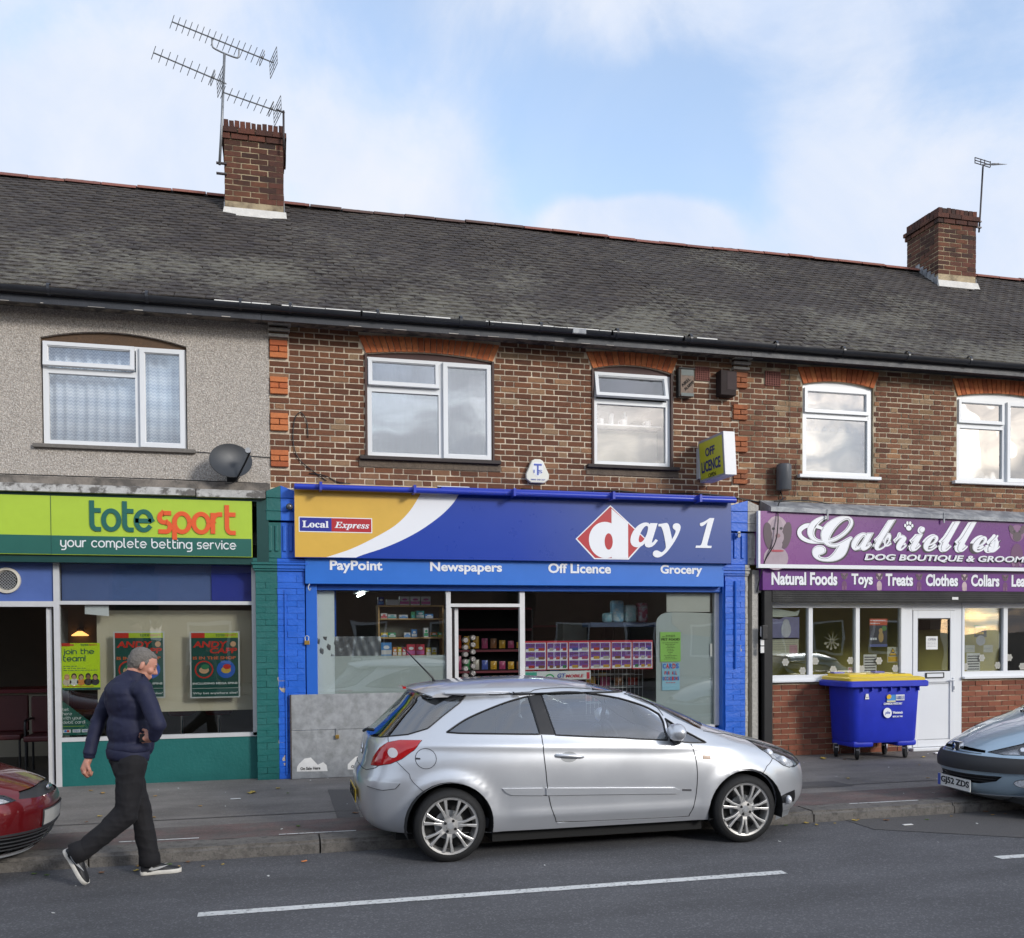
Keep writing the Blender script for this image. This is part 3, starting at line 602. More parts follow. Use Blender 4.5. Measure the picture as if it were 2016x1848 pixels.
for P, x0, x1 in ((A, -7.5, .12), (B, .12, 6.05), (C, 6.05, 13.6)):
    b = MB(); b.add([(x0, EY-.02, EZ0-.03), (x1, EY-.02, EZ0-.03), (x1, RY, RZ-.03), (x0, RY, RZ-.03), (x0, EY-.02, EZ0-.09), (x1, EY-.02, EZ0-.09), (x1, RY, RZ-.09), (x0, RY, RZ-.09)],
        [(0, 1, 2, 3), (7, 6, 5, 4), (0, 4, 5, 1), (1, 5, 6, 2), (3, 7, 4, 0)])
    b.add([(x0, RY, RZ), (x1, RY, RZ), (x1, 17.3, 5.38), (x0, 17.3, 5.38), (x0, RY, RZ-.1), (x1, RY, RZ-.1), (x1, 17.2, 5.35), (x0, 17.2, 5.35)], [(0, 1, 2, 3), (7, 6, 5, 4), (3, 2, 6, 7)])
    roof = b.build('roof', mat('roof_underlay', (.045, .04, .04), .95), P)
    its = []
    for r in range(NR+1):
        x = x0+TW/2-(TW/2 if r % 2 else 0)
        while x < x1+TW*.4:
            if x < -4.3 or x > 13.4: x += TW; continue
            p = Vector((0, EY-.035, EZ0-.012))+sl_v*G*r; sag = -.02*math.sin(x*1.3+r*.2)-.012*math.sin(x*3.1)
            its.append((x, p.y, p.z+sag*.6, r)); x += TW
    its.sort(key=lambda t: (t[0]-(4.5 if P is B else t[0]*0+(-1 if P is A else 7.5)))**2+(t[3]*.1)**2*4)
    rest = MB()
    for i, (x, y, z, r) in enumerate(its):
        if 13.35 < y and (-.5 < x < .12 or 10.95 < x < 11.5): continue
        dx = random.uniform(-.003, .003); dz = random.uniform(-.002, .003)
        if abs(x-(.16+.0*r)) < .09 and r > 6: dz += .008
        me, v, f = random.choice(TV)
        if i < 290: inst('tile', me, roof, (x+dx, y, z+dz), None)
        else: rest.add([(x+dx+p[0], y+p[1], z+dz+p[2]) for p in v], f)
    o = rest.build('tiles', m_tile, roof); tag(o, kind='stuff')
    bm = bmesh.new(); bm.from_mesh(o.data); bmesh.ops.recalc_face_normals(bm, faces=bm.faces); bm.to_mesh(o.data); bm.free()
    # ridge tiles
    n = int((min(x1, 13.5)-max(x0, -5))/.46); xs = max(x0, -5)
    for i in range(n+1):
        a = xs+i*.46; c = a+.445; z = RZ-.035+random.uniform(-.006, .006)-.012*math.sin(a*1.3)
        q = MB()
        for x in (a, c):
            for k in range(7): t = R(10+160*k/6); q.v.append((x, RY-.02-.115*math.cos(t), z+.085*math.sin(t)-.01))
        for x in (a, c):
            for k in range(7): t = R(10+160*k/6); q.v.append((x, RY-.02-.098*math.cos(t), z+.068*math.sin(t)-.01))
        q.f += [(k, k+1, k+8, k+7) for k in range(6)]+[(k+14, k+21, k+22, k+15) for k in range(6)]+[(k, k+14, k+15, k+1) for k in range(6)]+[(k+7, k+8, k+22, k+21) for k in range(6)]
        q.build('ridge_tile', mat('ridge_tile', (.2, .08, .06), .9, var=.2, vs=20, bump=.5, island=[(0, (.21, .085, .06)), (.6, (.26, .10, .075)), (1, (.15, .07, .06))] if 1 else None) if not (.3 < a < 3.5) else mat('old_ridge_tile', (.10, .06, .05), .9, var=.3, vs=12, bump=.5), roof, smooth=40)
# fascia board and gutter
m_gut = mat('black_gutter', (.022, .024, .03), .35, var=.15, vs=6); m_fas = mat('dark_fascia_board', (.030, .033, .042), .5, var=.3, vs=8, bump=.3)
m_peel = mat('shaded_peeling_paint', (.20, .17, .14), .85, var=.4, vs=20, bump=.8, bs=40, col2=(.06, .055, .05), c2s=9)  # old soffit paint, its colour darkened to hold the shade under the eaves
def gutter(P, x0, x1, lip):
    MB().box(x0, x1-.004, 10.985, 11.01, 5.235, 5.38).build('fascia_board', m_fas, P)
    MB().box(x0, x1-.004, 11.01, FY-.0, 5.285, 5.30).build('soffit', m_peel if x0 < 6 else m_fas, P)
    g = MB(); n = 10; ys = 10.928; r = .058
    for x in (x0, x1-.004):
        for k in range(n+1): t = math.pi*(1+k/n); g.v.append((x, ys+r*math.cos(t), 5.375+r*math.sin(t)))
        for k in range(n+1): t = math.pi*(1+k/n); g.v.append((x, ys+(r-.005)*math.cos(t), 5.375+(r-.005)*math.sin(t)))
    m = n+1
    g.f += [(k, k+2*m, k+2*m+1, k+1) for k in range(n)]+[(k+m, k+m+1, k+3*m+1, k+3*m) for k in range(n)]+[(0, m, 3*m, 2*m), (n, 2*m+n, 3*m+n, m+n)]
    gt = g.build('gutter', m_gut, P, smooth=40)
    x = x0+.3
    while x < x1:
        MB().lathe([(.0585, 0), (.064, 0), (.064, .03), (.0585, .03)], (x, ys, 5.372), 'X', 20).build('gutter_bracket', m_gut, gt, smooth=40); x += .98
    if lip:
        b = MB(); x = lip[0]
        while x < lip[1]:
            w = random.uniform(.12, .5)
            if random.random() < .8: b.box(x, x+w, ys-r-.003, ys-r+.008, 5.372, 5.372+random.uniform(.006, .012))
            x += w+.01
        tag(b.build('gutter_edge_paint', m_whitep, gt), kind='stuff')
        for x in (1.0, 2.5, 4.05, 5.0): MB().box(x, x+.018, ys-r-.006, ys-r+.01, 5.33, 5.385).build('gutter_clip', m_whitep, gt)
gutter(A, -7.5, -.1, (-.6, -.12)); gutter(B, -.1, 6.0, (0, 5.4)); gutter(C, 6.0, 13.6, None)
MB().cbox(3.55, 3.72, 10.862, 10.90, 5.315, 5.38, .008).build('gutter_joint', m_lead, B)
# peeled edge under the fascia board
b = MB(); x = -4.5
while x < 5.8:
    w = random.uniform(.05, .35)
    if random.random() < .6: b.box(x, x+w*.5, 10.979, 10.984, 5.236, 5.236+random.uniform(.003, .009))
    x += w+random.uniform(.02, .2)
tag(b.build('peeling_edge', mat('flaking_white', (.45, .42, .38), .8, var=.2), B), kind='stuff')
# ---------------------------------------------------------------- chimneys
def chimney(P, x0, x1, y0, y1, zb, zt, white, ntop):
    ch = MB().box(x0+.005, x1-.005, y0+.005, y1-.005, zb-.45, zt-.14).build('chimney', m_mortarc, P)
    c = .0765; J = .0145; H = c-J
    def brick(xa, xb, ya, yb, z, h, m=None):
        j = lambda: random.uniform(-.003, .003)
        b = MB().box(xa, xb, ya, yb, z, z+h); b.v = [(p[0]+j(), p[1]+j(), p[2]+j()*.6) for p in b.v]; b.build('brick', m or m_brickc, ch)
    rows = int((zt-.14-zb)/c); z = zt-.14-rows*c; rr = 0
    m_soot = mat('sooty_brick', (.05, .025, .018), .9, var=.35, vs=14, bump=.8, island=[(0, (.035, .02, .016)), (.6, (.085, .032, .022)), (1, (.13, .045, .028))])
    while rr < rows:
        ex = .045 if rr == rows-1 else .022 if rr == rows-2 else 0
        X0, X1, Y0, Y1 = x0-ex, x1+ex, y0-ex, y1+ex; xs = X0; off = rr % 2; first = True
        while xs < X1-.03:
            L = (.104 if first and off else .219 if not off or not first else .104); first = False
            xe = min(xs+L, X1)
            if X1-xe < .05: xe = X1
            sooty = xs > x0+(x1-x0)*(.50+.03*off)
            m = m_soot if sooty or ex else None
            brick(xs, xe, Y0, Y0+.1, z, H+(.008 if sooty or ex else 0), m); xs = xe+J*(.4 if sooty else 1)
        for (xa, xb) in ((X0, X0+.1), (X1-.1, X1)):
            ys = Y0+.112-(.05 if off else 0)
            ys = Y0+.112; k = off
            while ys < Y1-.03:
                L = .219 if k % 2 else .104; ye = min(ys+L, Y1); k += 1
                if xa == X0 or ye > 0: brick(xa, xb, ys, ye, z, H)
                ys = ye+J
        z += c; rr += 1
    n = ntop; w = (x1-x0+.02)/n
    for i in range(n):
        hh = random.uniform(.085, .10)
        a = x0-.01+i*w; b = MB().box(a+.006, a+w-.006, y0-.01, y0+.2, zt-.135, zt-.135+hh)
        b.v = [(p[0]+random.uniform(-.004, .004), p[1], p[2]+random.uniform(-.004, .004)) for p in b.v]; b.build('brick', m_soot, ch)
    nn_ = int((y1-y0-.2)/.075)
    for i in range(nn_):
        ya = y0+.21+i*.075
        for xa in (x0-.01, x1-.09): MB().box(xa, xa+.1, ya+.005, ya+.07, zt-.135, zt-.04).build('brick', m_soot, ch)
    MB().box(x0+.1, x1-.1, y0+.2, y1-.05, zt-.14, zt-.10).build('flaunching', m_mortarc, ch)
    # white flashing at the foot
    rz = EZ0+(y0-.03-EY)*math.tan(pit)
    b = MB().add([(x0-.03, y0-.06, rz+.0), (x1+.04, y0-.06, rz+.0), (x1+.03, y0-.012, rz+.125), (x0-.01, y0-.012, rz+.125), (x0-.03, y0, rz-.03), (x1+.04, y0, rz-.03), (x1+.03, y0, rz+.125), (x0-.01, y0, rz+.125)],
        [(0, 1, 2, 3), (3, 2, 6, 7), (0, 3, 7, 4), (1, 5, 6, 2), (0, 4, 5, 1)]).build('flashing', m_flash, ch)
    for s, xx in ((0, x0), (1, x1)):   # stepped lead up the sides
        b = MB(); k = 0; y = y0
        while y < RY-.02:
            zr = EZ0+(y-EY)*math.tan(pit); xa = xx-.012 if s == 0 else xx
            b.box(xa, xa+.012, y, y+.1, zr-.02, zr+.17); y += .092
        b.build('stepped_flashing', m_lead, ch)
    return ch
cA = chimney(B, -.595, .195, 13.55, 14.36, 7.64, 8.80, True, 11)
cC = chimney(C, 10.865, 11.61, 13.55, 14.36, 7.62, 8.82, True, 9)
# ---------------------------------------------------------------- aerials
m_aer = mat('aerial_metal', (.24, .25, .26), .45, metal=.6, var=.15, vs=10); m_pole = mat('dark_pole', (.06, .05, .05), .5, metal=.4)
def yagi(root, a, c, nel, half, refl=True, m=m_aer, ew=.13):
    a, c = Vector(a), Vector(c); d = (c-a).normalized(); MB().tube([a, c], .009, 6).build('boom', m, root)
    el = Vector((.42, -1, .42)).normalized() if True else None
    for i in range(nel):
        p = a+(c-a)*(i/(nel-1))*.86; b = MB().tube([p-el*ew*(.8+.2*i/nel), p+el*ew*(.8+.2*i/nel)], .0045, 5); b.build('element', m, root)
    p = a+(c-a)*.885; q = MB(); s = el*ew*.75; u = Vector((0, 0, .028)); q.tube([p-s-u, p+s-u, p+s+u, p-s+u, p-s-u], .005, 5); q.ell(p+Vector((0, 0, .01)), (.022, .022, .02), 8, 6); q.build('dipole', m, root)
    if refl:
        q = MB(); e = el*ew*1.05; u = Vector((-.04, -.0, 1)).normalized()*.12
        for k in range(5): w = u*(k/2-1); q.tube([c-e+w*.9, c+e+w*.9], .005, 5)
        for s2 in (-1, 0, 1): q.tube([c+e*s2-u*.9, c+e*s2+u*.9], .004, 5)
        q.build('reflector', m, root)
def P_(x, y, Y):    # ray through a surveyed picture point met with the depth Y (source pixels), used once while laying out
    v = co.matrix_world.to_3x3() @ Vector(((x-1024)/1869, -(y-938.5-368)/1869, -1)); t = Y/v.y; return Vector((v.x*t, Y, CZ+v.z*t))
ae = empty('tv_aerial', P_(440, 323, 13.5), 'tall chimney mast carrying the long top television aerial on a cranked bracket', 'aerial')
MB().tube([P_(439, 330, 13.5), P_(444, 240, 13.5), P_(449, 107, 13.5)], .018, 8).build('mast', m_aer, ae, smooth=True)
yagi(ae, P_(344, 44, 13.45), P_(547, 126, 13.55), 16, .2)
MB().tube(fit([P_(424, 78, 13.5), P_(424.5, 91, 13.5), P_(428, 97, 13.5), P_(448, 107, 13.5), P_(472, 116, 13.5), P_(477, 113, 13.5), P_(478, 100, 13.5)], 4), .011, 7).build('bracket', m_aer, ae, smooth=True)
MB().box(ae.location.x-.05, -.56, 13.49, 13.53, 8.13, 8.15).box(ae.location.x-.05, -.56, 13.49, 13.53, 7.99, 8.01).build('wall_bracket', m_pole, ae)
ae2 = empty('tv_aerial', P_(450, 167, 13.45), 'lower left television aerial clamped part way up the tall mast', 'aerial')
yagi(ae2, P_(307, 106, 13.2), P_(441, 163, 13.3), 9, .2); MB().tube([P_(438, 161, 13.3), P_(452, 168, 13.46)], .01, 6).build('clamp', m_aer, ae2)
ae3 = empty('tv_aerial', P_(566, 228, 13.45), 'short television aerial on its own dark pole at the brick chimney corner', 'aerial')
yagi(ae3, P_(446, 185, 13.3), P_(555, 223, 13.4), 8, .2); MB().tube([P_(567, 222, 13.45), P_(567.5, 300, 13.45)], .015, 7).build('mast', m_pole, ae3, smooth=True)
MB().tube([P_(553, 220, 13.4), P_(569, 226, 13.45)], .013, 6).build('clamp', m_pole, ae3)
ae4 = empty('tv_aerial', P_(1958, 460, 13.6), 'slim pole with a small flat aerial on the right-hand chimney', 'aerial')
MB().tube([P_(1958, 465, 13.6), P_(1961, 420, 13.6), P_(1966, 333, 13.6)], .015, 7).build('mast', m_pole, ae4, smooth=True)
q = MB(); z = P_(1966, 327, 13.6)
for k in (-1, 0, 1): q.tube([z+Vector((-.17, -.02, .045*k+.02)), z+Vector((.14, .0, .045*k-.01))], .008, 5)
for k in (-1, -.25, .25, 1): q.tube([z+Vector((-.015+.155*k, -.01, .06-.015*k)), z+Vector((-.015+.155*k, -.01, -.04-.015*k))], .008, 5)
q.build('element_frame', m_pole, ae4)
q = MB(); q.add([z+Vector((-.09, -.05, -.06)), z+Vector((.14, -.08, -.06)), z+Vector((.22, -.3, -.14)), z+Vector((-.02, -.28, -.14))], [(0, 1, 2, 3)]); e = q.build('director_plate', mat('pale_plate', (.5, .5, .52), .5), ae4); e.modifiers.new('s', 'SOLIDIFY').thickness = .006
MB().tube([z+Vector((0, -.02, -.03)), z+Vector((.07, -.28, -.13))], .007, 5).build('arm', m_pole, ae4)
for dz in (.02, .12): MB().box(11.60, ae4.location.x+.03, 13.57, 13.6, ae4.location.z+dz, ae4.location.z+dz+.02).build('wall_bracket', m_pole, ae4)
# ---------------------------------------------------------------- things fixed on the upper walls
dsh = empty('satellite_dish', P_(466, 915, 11.2), 'dark grey satellite dish on the pebbledashed wall', 'satellite dish')
c = P_(462, 921, 10.98); M3 = Matrix.Rotation(R(18), 3, 'Z') @ Matrix.Rotation(R(-8), 3, 'Y') @ Matrix.Rotation(R(-14), 3, 'X')
b = MB(); nr, na = 8, 36
for s in (0, 1):
    for i in range(nr+1):
        for k in range(na):
            t = 2*math.pi*k/na; r = i/nr; b.v.append(tuple(c+M3 @ Vector((.24*r*math.cos(t), -.05*r*r+.05+s*.012, .20*r*math.sin(t)))))
for s in (0, 1):
    o_ = s*(nr+1)*na
    for i in range(nr):
        for k in range(na):
            f = (o_+i*na+k, o_+i*na+(k+1) % na, o_+(i+1)*na+(k+1) % na, o_+(i+1)*na+k); b.f.append(f if s else f[::-1])
for k in range(na): a = nr*na+k; a2 = nr*na+(k+1) % na; h = (nr+1)*na; b.f.append((a, a2, a2+h, a+h))
b.build('reflector', mat('dish_grey', (.035, .039, .045), .45, var=.15, vs=10), dsh, smooth=50)
MB().tube([c+M3 @ Vector((.02, -.01, -.22)), c+M3 @ Vector((.10, -.17, -.10)), c+M3 @ Vector((.14, -.27, -.03))], .011, 7).build('arm', m_black, dsh)
MB().lathe([(.002, -.02), (.03, -.02), (.034, .03), (.02, .07), (.002, .07)], c+M3 @ Vector((.12, -.28, -.01)), 'Y', 14).build('receiver', m_lead, dsh, smooth=40)
MB().tube([c+M3 @ Vector((0, .06, 0)), (c.x, 11.3, c.z-.1)], .018, 8).box(c.x-.06, c.x+.06, 11.27, 11.30, c.z-.2, c.z).build('mount', m_black, dsh)
MB().tube(fit([c+Vector((.1, -.1, -.2)), c+Vector((0, .1, -.24)), c+Vector((-.25, .28, -.22)), c+Vector((-.3, .29, -.35)), c+Vector((-.1, .29, -.42)), c+Vector((.15, .29, -.36)), c+Vector((.3, .29, -.25))], 6), .0045, 5).build('cable', m_black, dsh)
# alarm boxes
def label_box(name, label, cat, poly, y0, y1, m, bev=.006):
    e = empty(name, (poly[0][0], FY, poly[0][1]), label, cat); o = MB().prism(poly, y0, y1).build('casing', m, e, bevel=bev); return e
al = label_box('alarm_box', 'white triangular burglar alarm box marked with a shield on the brick wall', 'alarm box', [(3.06, 3.60), (3.12, 3.555), (3.29, 3.555), (3.35, 3.60), (3.355, 3.66), (3.275, 3.83), (3.24, 3.85), (3.165, 3.85), (3.13, 3.83), (3.055, 3.66)], FY-.075, FY-.014, mat('cream_plastic', (.70, .69, .60), .4), .012)
flat([(3.135, 3.80), (3.207, 3.81), (3.275, 3.80), (3.275, 3.72), (3.25, 3.66), (3.205, 3.625), (3.16, 3.66), (3.135, 3.72)], [(7, 6, 5, 4, 3, 2, 1, 0)], FY-.0755, .001, m_white, al, 'shield')
mbl = mat('print_blue', (.06, .10, .42), .5, var=0)
txt('T', 3.155, 3.255, 3.65, 3.79, FY-.077, mbl, al, .01); txt('I S', 3.15, 3.262, 3.675, 3.715, FY-.077, mbl, al); txt('0800 298 327', 3.115, 3.30, 3.585, 3.603, FY-.0755, mbl, al)
a2 = label_box('alarm_box', 'old rusty beige alarm box with slanted lettering beside the window', 'alarm box', [(5.115, 4.745), (5.30, 4.73), (5.30, 5.08), (5.115, 5.075)], FY-.11, FY-.014, mat('rusty_box', (.19, .135, .10), .7, var=.3, vs=18))
MB().box(5.095, 5.32, FY-.115, FY-.014, 5.085, 5.10).box(5.095, 5.115, FY-.1, FY-.014, 4.73, 5.085).build('hood', m_blackp, a2)
[MB().box(5.125, 5.30, FY-.113, FY-.1105, q_, r_).build('band', mat('pale_band', (.16, .18, .17), .7, var=.2, vs=20), a2) for q_, r_ in ((5.0, 5.075), (4.735, 4.775))]
rt = lambda p: Vector((5.21, p.y, 4.89))+Matrix.Rotation(R(-42), 3, 'Y') @ (p-Vector((5.21, p.y, 4.89)))
txt('AIREL', 5.135, 5.285, 4.90, 4.94, FY-.1115, m_dark, a2, rot=rt); txt('ALARMS', 5.13, 5.30, 4.84, 4.88, FY-.1115, m_dark, a2, rot=rt)
a3 = label_box('wall_box', 'dark brown metal box fixed under the eaves by the orange quoins', 'wall box', [(5.66, 4.77), (5.88, 4.765), (5.88, 5.085), (5.66, 5.09)], FY-.16, FY-.014, mat('brown_box', (.018, .009, .008), .8, var=.2))
MB().box(5.75, 5.885, FY-.163, FY-.161, 4.84, 5.07).build('cover', mat('brown_cover', (.035, .02, .02), .75), a3)
wl = empty('wall_light', (6.6, FY, 3.6), 'grey cylindrical lamp on the brick wall between the purple sign and the eaves', 'wall light')
MB().lathe([(.002, .0), (.092, 0), (.098, .01), (.098, .33), (.085, .345), (.002, .345)], (6.595, FY-.12, 3.565), 'Z', 26).build('casing', mat('grey_lamp', (.085, .09, .10), .35, var=.1), wl, smooth=35)
MB().box(6.55, 6.64, FY-.03, FY-.014, 3.6, 3.85).build('bracket', m_black, wl)
# projecting OFF LICENCE light box (leans a little)
sg = empty('projecting_sign', (5.83, FY, 3.7), 'yellow OFF LICENCE box sign projecting from the wall beside the orange quoins', 'sign')
def bx(pts, nm, m, par):
    return MB().add(pts, [(0, 1, 2, 3), (7, 6, 5, 4), (0, 4, 5, 1), (1, 5, 6, 2), (2, 6, 7, 3), (3, 7, 4, 0)]).build(nm, m, par, bevel=.004)
xl, w, yw, yf = 5.40, .155, 11.24, 10.55; zb_, zt_ = 3.625, 4.155
lean = .055
def SP(x, y, z): return (x+lean*(zt_-z)-.02, y, z)
bx([SP(xl, yw, zb_), SP(xl, yf, zb_), SP(xl, yf, zt_), SP(xl, yw, zt_), SP(xl+w, yw, zb_), SP(xl+w, yf, zb_), SP(xl+w, yf, zt_), SP(xl+w, yw, zt_)], 'casing', mat('sign_white', (.80, .80, .80), .5, var=.02), sg)
m_yel = mat('yellow_acrylic', (.52, .52, .03), .35, var=.05, vs=4)
def side(V, F, off, m, nm):   # map (u from wall outwards, z) onto the face that looks along the street
    b = MB(); b.add([(xl-off+lean*(zt_-z)-.02, yw+(yf-yw)*u, z) for u, z in V], F); o = b.build(nm, m, sg); o.modifiers.new('s', 'SOLIDIFY').thickness = .0015; return o
side([(0.0, zb_), (1, zb_), (1, zt_), (0, zt_)], [(0, 1, 2, 3)], .003, mat('sign_edge', (.30, .30, .36), .4), 'edge_trim')
side([(.03, zb_+.035), (.95, zb_+.02), (.95, zt_-.035), (.03, zt_-.03)], [(0, 1, 2, 3)], .006, m_yel, 'sign_face')
def sidetxt(s, u0, u1, z0, z1, m, bold):
    c = bpy.data.curves.new('t', 'FONT'); c.body = s; c.offset = bold; c.resolution_u = 3; o = bpy.data.objects.new('t', c); COL.objects.link(o)
    me = bpy.data.meshes.new_from_object(o.evaluated_get(bpy.context.evaluated_depsgraph_get())); bpy.data.objects.remove(o)
    X = [v.co.x for v in me.vertices]; Z = [v.co.y for v in me.vertices]; f = lambda v, a, b_, c0, c1: (v-a)/(b_-a)*(c1-c0)+c0
    V = [(f(v.co.x, min(X), max(X), u0, u1), f(v.co.y, min(Z), max(Z), z0, z1)) for v in me.vertices]
    side(V, [tuple(p.vertices) for p in me.polygons], .009, m, 'lettering')
nv = mat('print_navy', (.015, .02, .16), .5, var=0)
sidetxt('OFF', .28, .66, 3.925, 4.035, nv, .03); sidetxt('LICENCE', .10, .86, 3.735, 3.875, nv, .03); sidetxt('OPEN', .36, .66, 3.655, 3.705, m_black, .01)
MB().box(5.38, 5.50, 11.24, FY-.014, 3.68, 4.08).build('mount', m_alu, sg)
# cables on the walls
def cable(label, pts, r=.006, m=None, n=6):
    return tag(MB().tube(fit(pts, n), r, 5).build('cable', m or m_black, smooth=True), label, 'cable')
y = FY-.02
cable('thin black cable looping up the brick wall by the orange quoin blocks', [(.62, y, 3.5), (.45, y, 3.62), (.30, y, 3.75), (.24, y, 3.95), (.26, y, 4.2), (.33, y, 4.29), (.40, y, 4.18), (.41, y, 4.0)])
cable('black cable dropping slantwise to the yellow end of the blue sign', [(.42, y, 3.58), (.60, y, 3.56), (.75, y, 3.49), (.9, y, 3.475)])
cable('tangled black cable running along the top of the blue sign', [(3.0, y, 3.48), (3.6, y, 3.47), (4.2, y, 3.50), (4.8, y, 3.475), (5.4, y, 3.50), (5.95, y, 3.46), (6.3, y, 3.41)], .009)
cable('thin grey cable crossing the pebbledash below the sill', [(-.9, 11.29, 3.78), (-.4, 11.29, 3.76), (0, 11.29, 3.745)], .004)
cable('black cable from the grey wall lamp along the purple sign top', [(6.6, y, 3.57), (6.62, y-.02, 3.46), (6.5, y-.04, 3.42), (7.0, y-.03, 3.45), (7.8, y-.02, 3.36), (9, y-.02, 3.33), (10.5, y-.02, 3.30)], .008)
cable('black cables hanging down between the blue and purple shopfronts', [(6.55, 11.1, 3.45), (6.42, 11.04, 3.35), (6.38, 10.98, 3.1), (6.34, 10.98, 2.85), (6.22, 11.02, 2.62), (6.16, 11.05, 2.4), (6.14, 11.1, 2.2)], .008)
cable('hair-thin vertical cable by the upper window over the boutique', [(6.83, y, 3.95), (6.835, y, 3.7), (6.81, y, 3.5)], .004)
cable('vertical dark cable down the brick wall beside the air brick', [(6.74, y, 5.2), (6.745, y, 4.7), (6.74, y, 4.3)], .004)
cable('black cable draped along the ledge over the green betting sign', [(-5, 11.15, 3.435), (-3, 11.15, 3.43), (-1.2, 11.15, 3.43), (-.05, 11.15, 3.42)], .006)
# ---------------------------------------------------------------- shopfront helpers
def tb(b, x0, x1, z0, z1, yf, yb):
    X0, Z0 = T(x0, z0, yf); X1, Z1 = T(x1, z1, yf); return b.box(X0, X1, yf, yb, Z0, Z1)
def tq(x0, x1, z0, z1, y): X0, Z0 = T(x0, z0, y); X1, Z1 = T(x1, z1, y); return X0, X1, Z0, Z1
def ttx(s, x0, x1, z0, z1, y, m, P, **k): X0, X1, Z0, Z1 = tq(x0, x1, z0, z1, y); return txt(s, X0, X1, Z0, Z1, y, m, P, **k)
def tpoly(pts, y): return [T(a, c, y) for a, c in pts]
def pm(name, col, rough=.4, var=.05): return mat(name, col, rough, var=var, vs=5)
def card(name, label, cat, x0, x1, z0, z1, y, m, group=None, th=.003):   # paper, poster or board on its own
    X0, X1, Z0, Z1 = tq(x0, x1, z0, z1, y); e = empty(name, ((X0+X1)/2, y, Z0), label, cat, group); MB().box(X0, X1, y, y+th, Z0, Z1).build('sheet', m, e)
    e['r'] = 1; return e
def spot(P, x0, x1, z0, z1, y, m, name='print', th=.001): X0, X1, Z0, Z1 = tq(x0, x1, z0, z1, y); return MB().box(X0, X1, y-th, y, Z0, Z1).build(name, m, P)
def bars(P, x0, x1, z, h, y, m):    # lines of print too small to read
    b = MB(); x = x0
    while x < x1-.006:
        w = min(random.uniform(.012, .04), x1-x); X0, X1, Z0, Z1 = tq(x, x+w, z, z+h, y); b.box(X0, X1, y-.001, y, Z0, Z1); x += w+.008
    return b.build('print', m, P)
def disc(P, x, z, a, b_, y, m, name='print', th=.001, n=18, rot=0): X, Z = T(x, z, y); return flat(oval((X, Z), a, b_, n, rot), [tuple(range(n))], y, th, m, P, name)
m_teal = pm('teal_paint', (.008, .115, .105), .45, .1); m_teald = pm('dark_green_paint', (.006, .05, .045), .35, .08); m_blue = pm('bright_blue_paint', (.012, .115, .56), .42, .12)
m_blued = pm('blue_sheet_metal', (.016, .12, .52), .35, .05)
def add_bump(m, s, d):
    nt = m.node_tree; b = nt.nodes['Principled BSDF']; g = nn(nt, 'ShaderNodeNewGeometry'); n = nn(nt, 'ShaderNodeTexNoise', Scale=s, Detail=4.0); nt.links.new(g.outputs['Position'], n.inputs['Vector'])
    bp = nn(nt, 'ShaderNodeBump', Strength=1.0, Distance=d); nt.links.new(n.outputs[0], bp.inputs['Height']); nt.links.new(bp.outputs[0], b.inputs['Normal'])
add_bump(m_teal, 30, .003); add_bump(m_blue, 30, .003)
# ---------------------------------------------------------------- lime green betting shop
m_lime = pm('lime_panel', (.40, .56, .045), .3); m_sgreen = pm('sea_green_panel', (.02, .115, .09), .3); m_tgreen = pm('print_green', (.012, .115, .09), .4, 0); m_torange = pm('print_orange', (.72, .10, .02), .4, 0); m_tgrey = pm('print_pale_grey', (.72, .74, .74), .4, 0)
led = MB(); led.box(-7.5, -.03, 11.14, 11.30, 3.335, 3.42).build('ledge', mat('stained_concrete', (.24, .21, .18), .9, var=.3, vs=12, bump=.6, col2=(.10, .09, .08), c2s=6), A)
for i, (a, c) in enumerate([(-7.5, -3.2), (-3.19, -.84), (-.83, -.08)]):
    z = 3.235+.006*(i % 2); o = MB().add([(a, 11.05, z), (c, 11.05, z+.004), (c, 11.09, z+.085), (a, 11.09, z+.09), (a, 11.14, z), (c, 11.14, z), (c, 11.14, z+.10), (a, 11.14, z+.10)], [(0, 1, 2, 3), (3, 2, 6, 7), (0, 3, 7, 4), (1, 5, 6, 2), (0, 4, 5, 1)])
    o.build('flashing_strip', mat('flaking_flashing', (.42, .41, .39), .85, var=.25, vs=14, bump=.6, col2=(.12, .11, .10), c2p=(.50, .6), c2s=8), A)
YA = 11.10
s1 = empty('shop_sign', (-2.5, YA, 2.55), 'lime and sea green totesport fascia sign with the green and orange name', 'sign')
X0, X1, Z0, Z1 = tq(-4.8, -.236, 2.585, 3.235, YA)
MB().box(X0, X1+.0, YA+.002, YA+.08, Z0, Z1).build('panel', m_lime, s1)
X0, X1, Z0, Z1 = tq(-4.8, -.232, 2.585, 2.797, YA); MB().box(X0, X1-.012, YA-.002, YA+.002, Z0+.006, Z1).build('lower_panel', m_sgreen, s1)
X, _ = T(-2.384, 3, YA); MB().box(X-.002, X+.002, YA-.0035, YA+.002, Z0, T(0, 3.235, YA)[1]).build('joint', m_teald, s1)
x0, z0 = T(-2.0, 2.875, YA); x1, z1 = T(-.414, 3.03, YA); xm, _ = T(-1.287, 0, YA); xh = T(0, 3.085, YA)[1]-z0
stroke('tote', x0, z0, xh, YA+.001, m_tgreen, s1, wt=.24, gap=.26, X1=xm-.03, th=.012); stroke('sport', xm+.015, z0-.012, xh, YA+.001, m_torange, s1, wt=.24, gap=.28, X1=x1, th=.012)
x0, z0 = T(-2.291, 2.675, YA); x1, _ = T(-.417, 0, YA); stroke('your complete betting service', x0, z0, .066, YA-.001, m_tgrey, s1, wt=.19, gap=.34, X1=x1, th=.006)
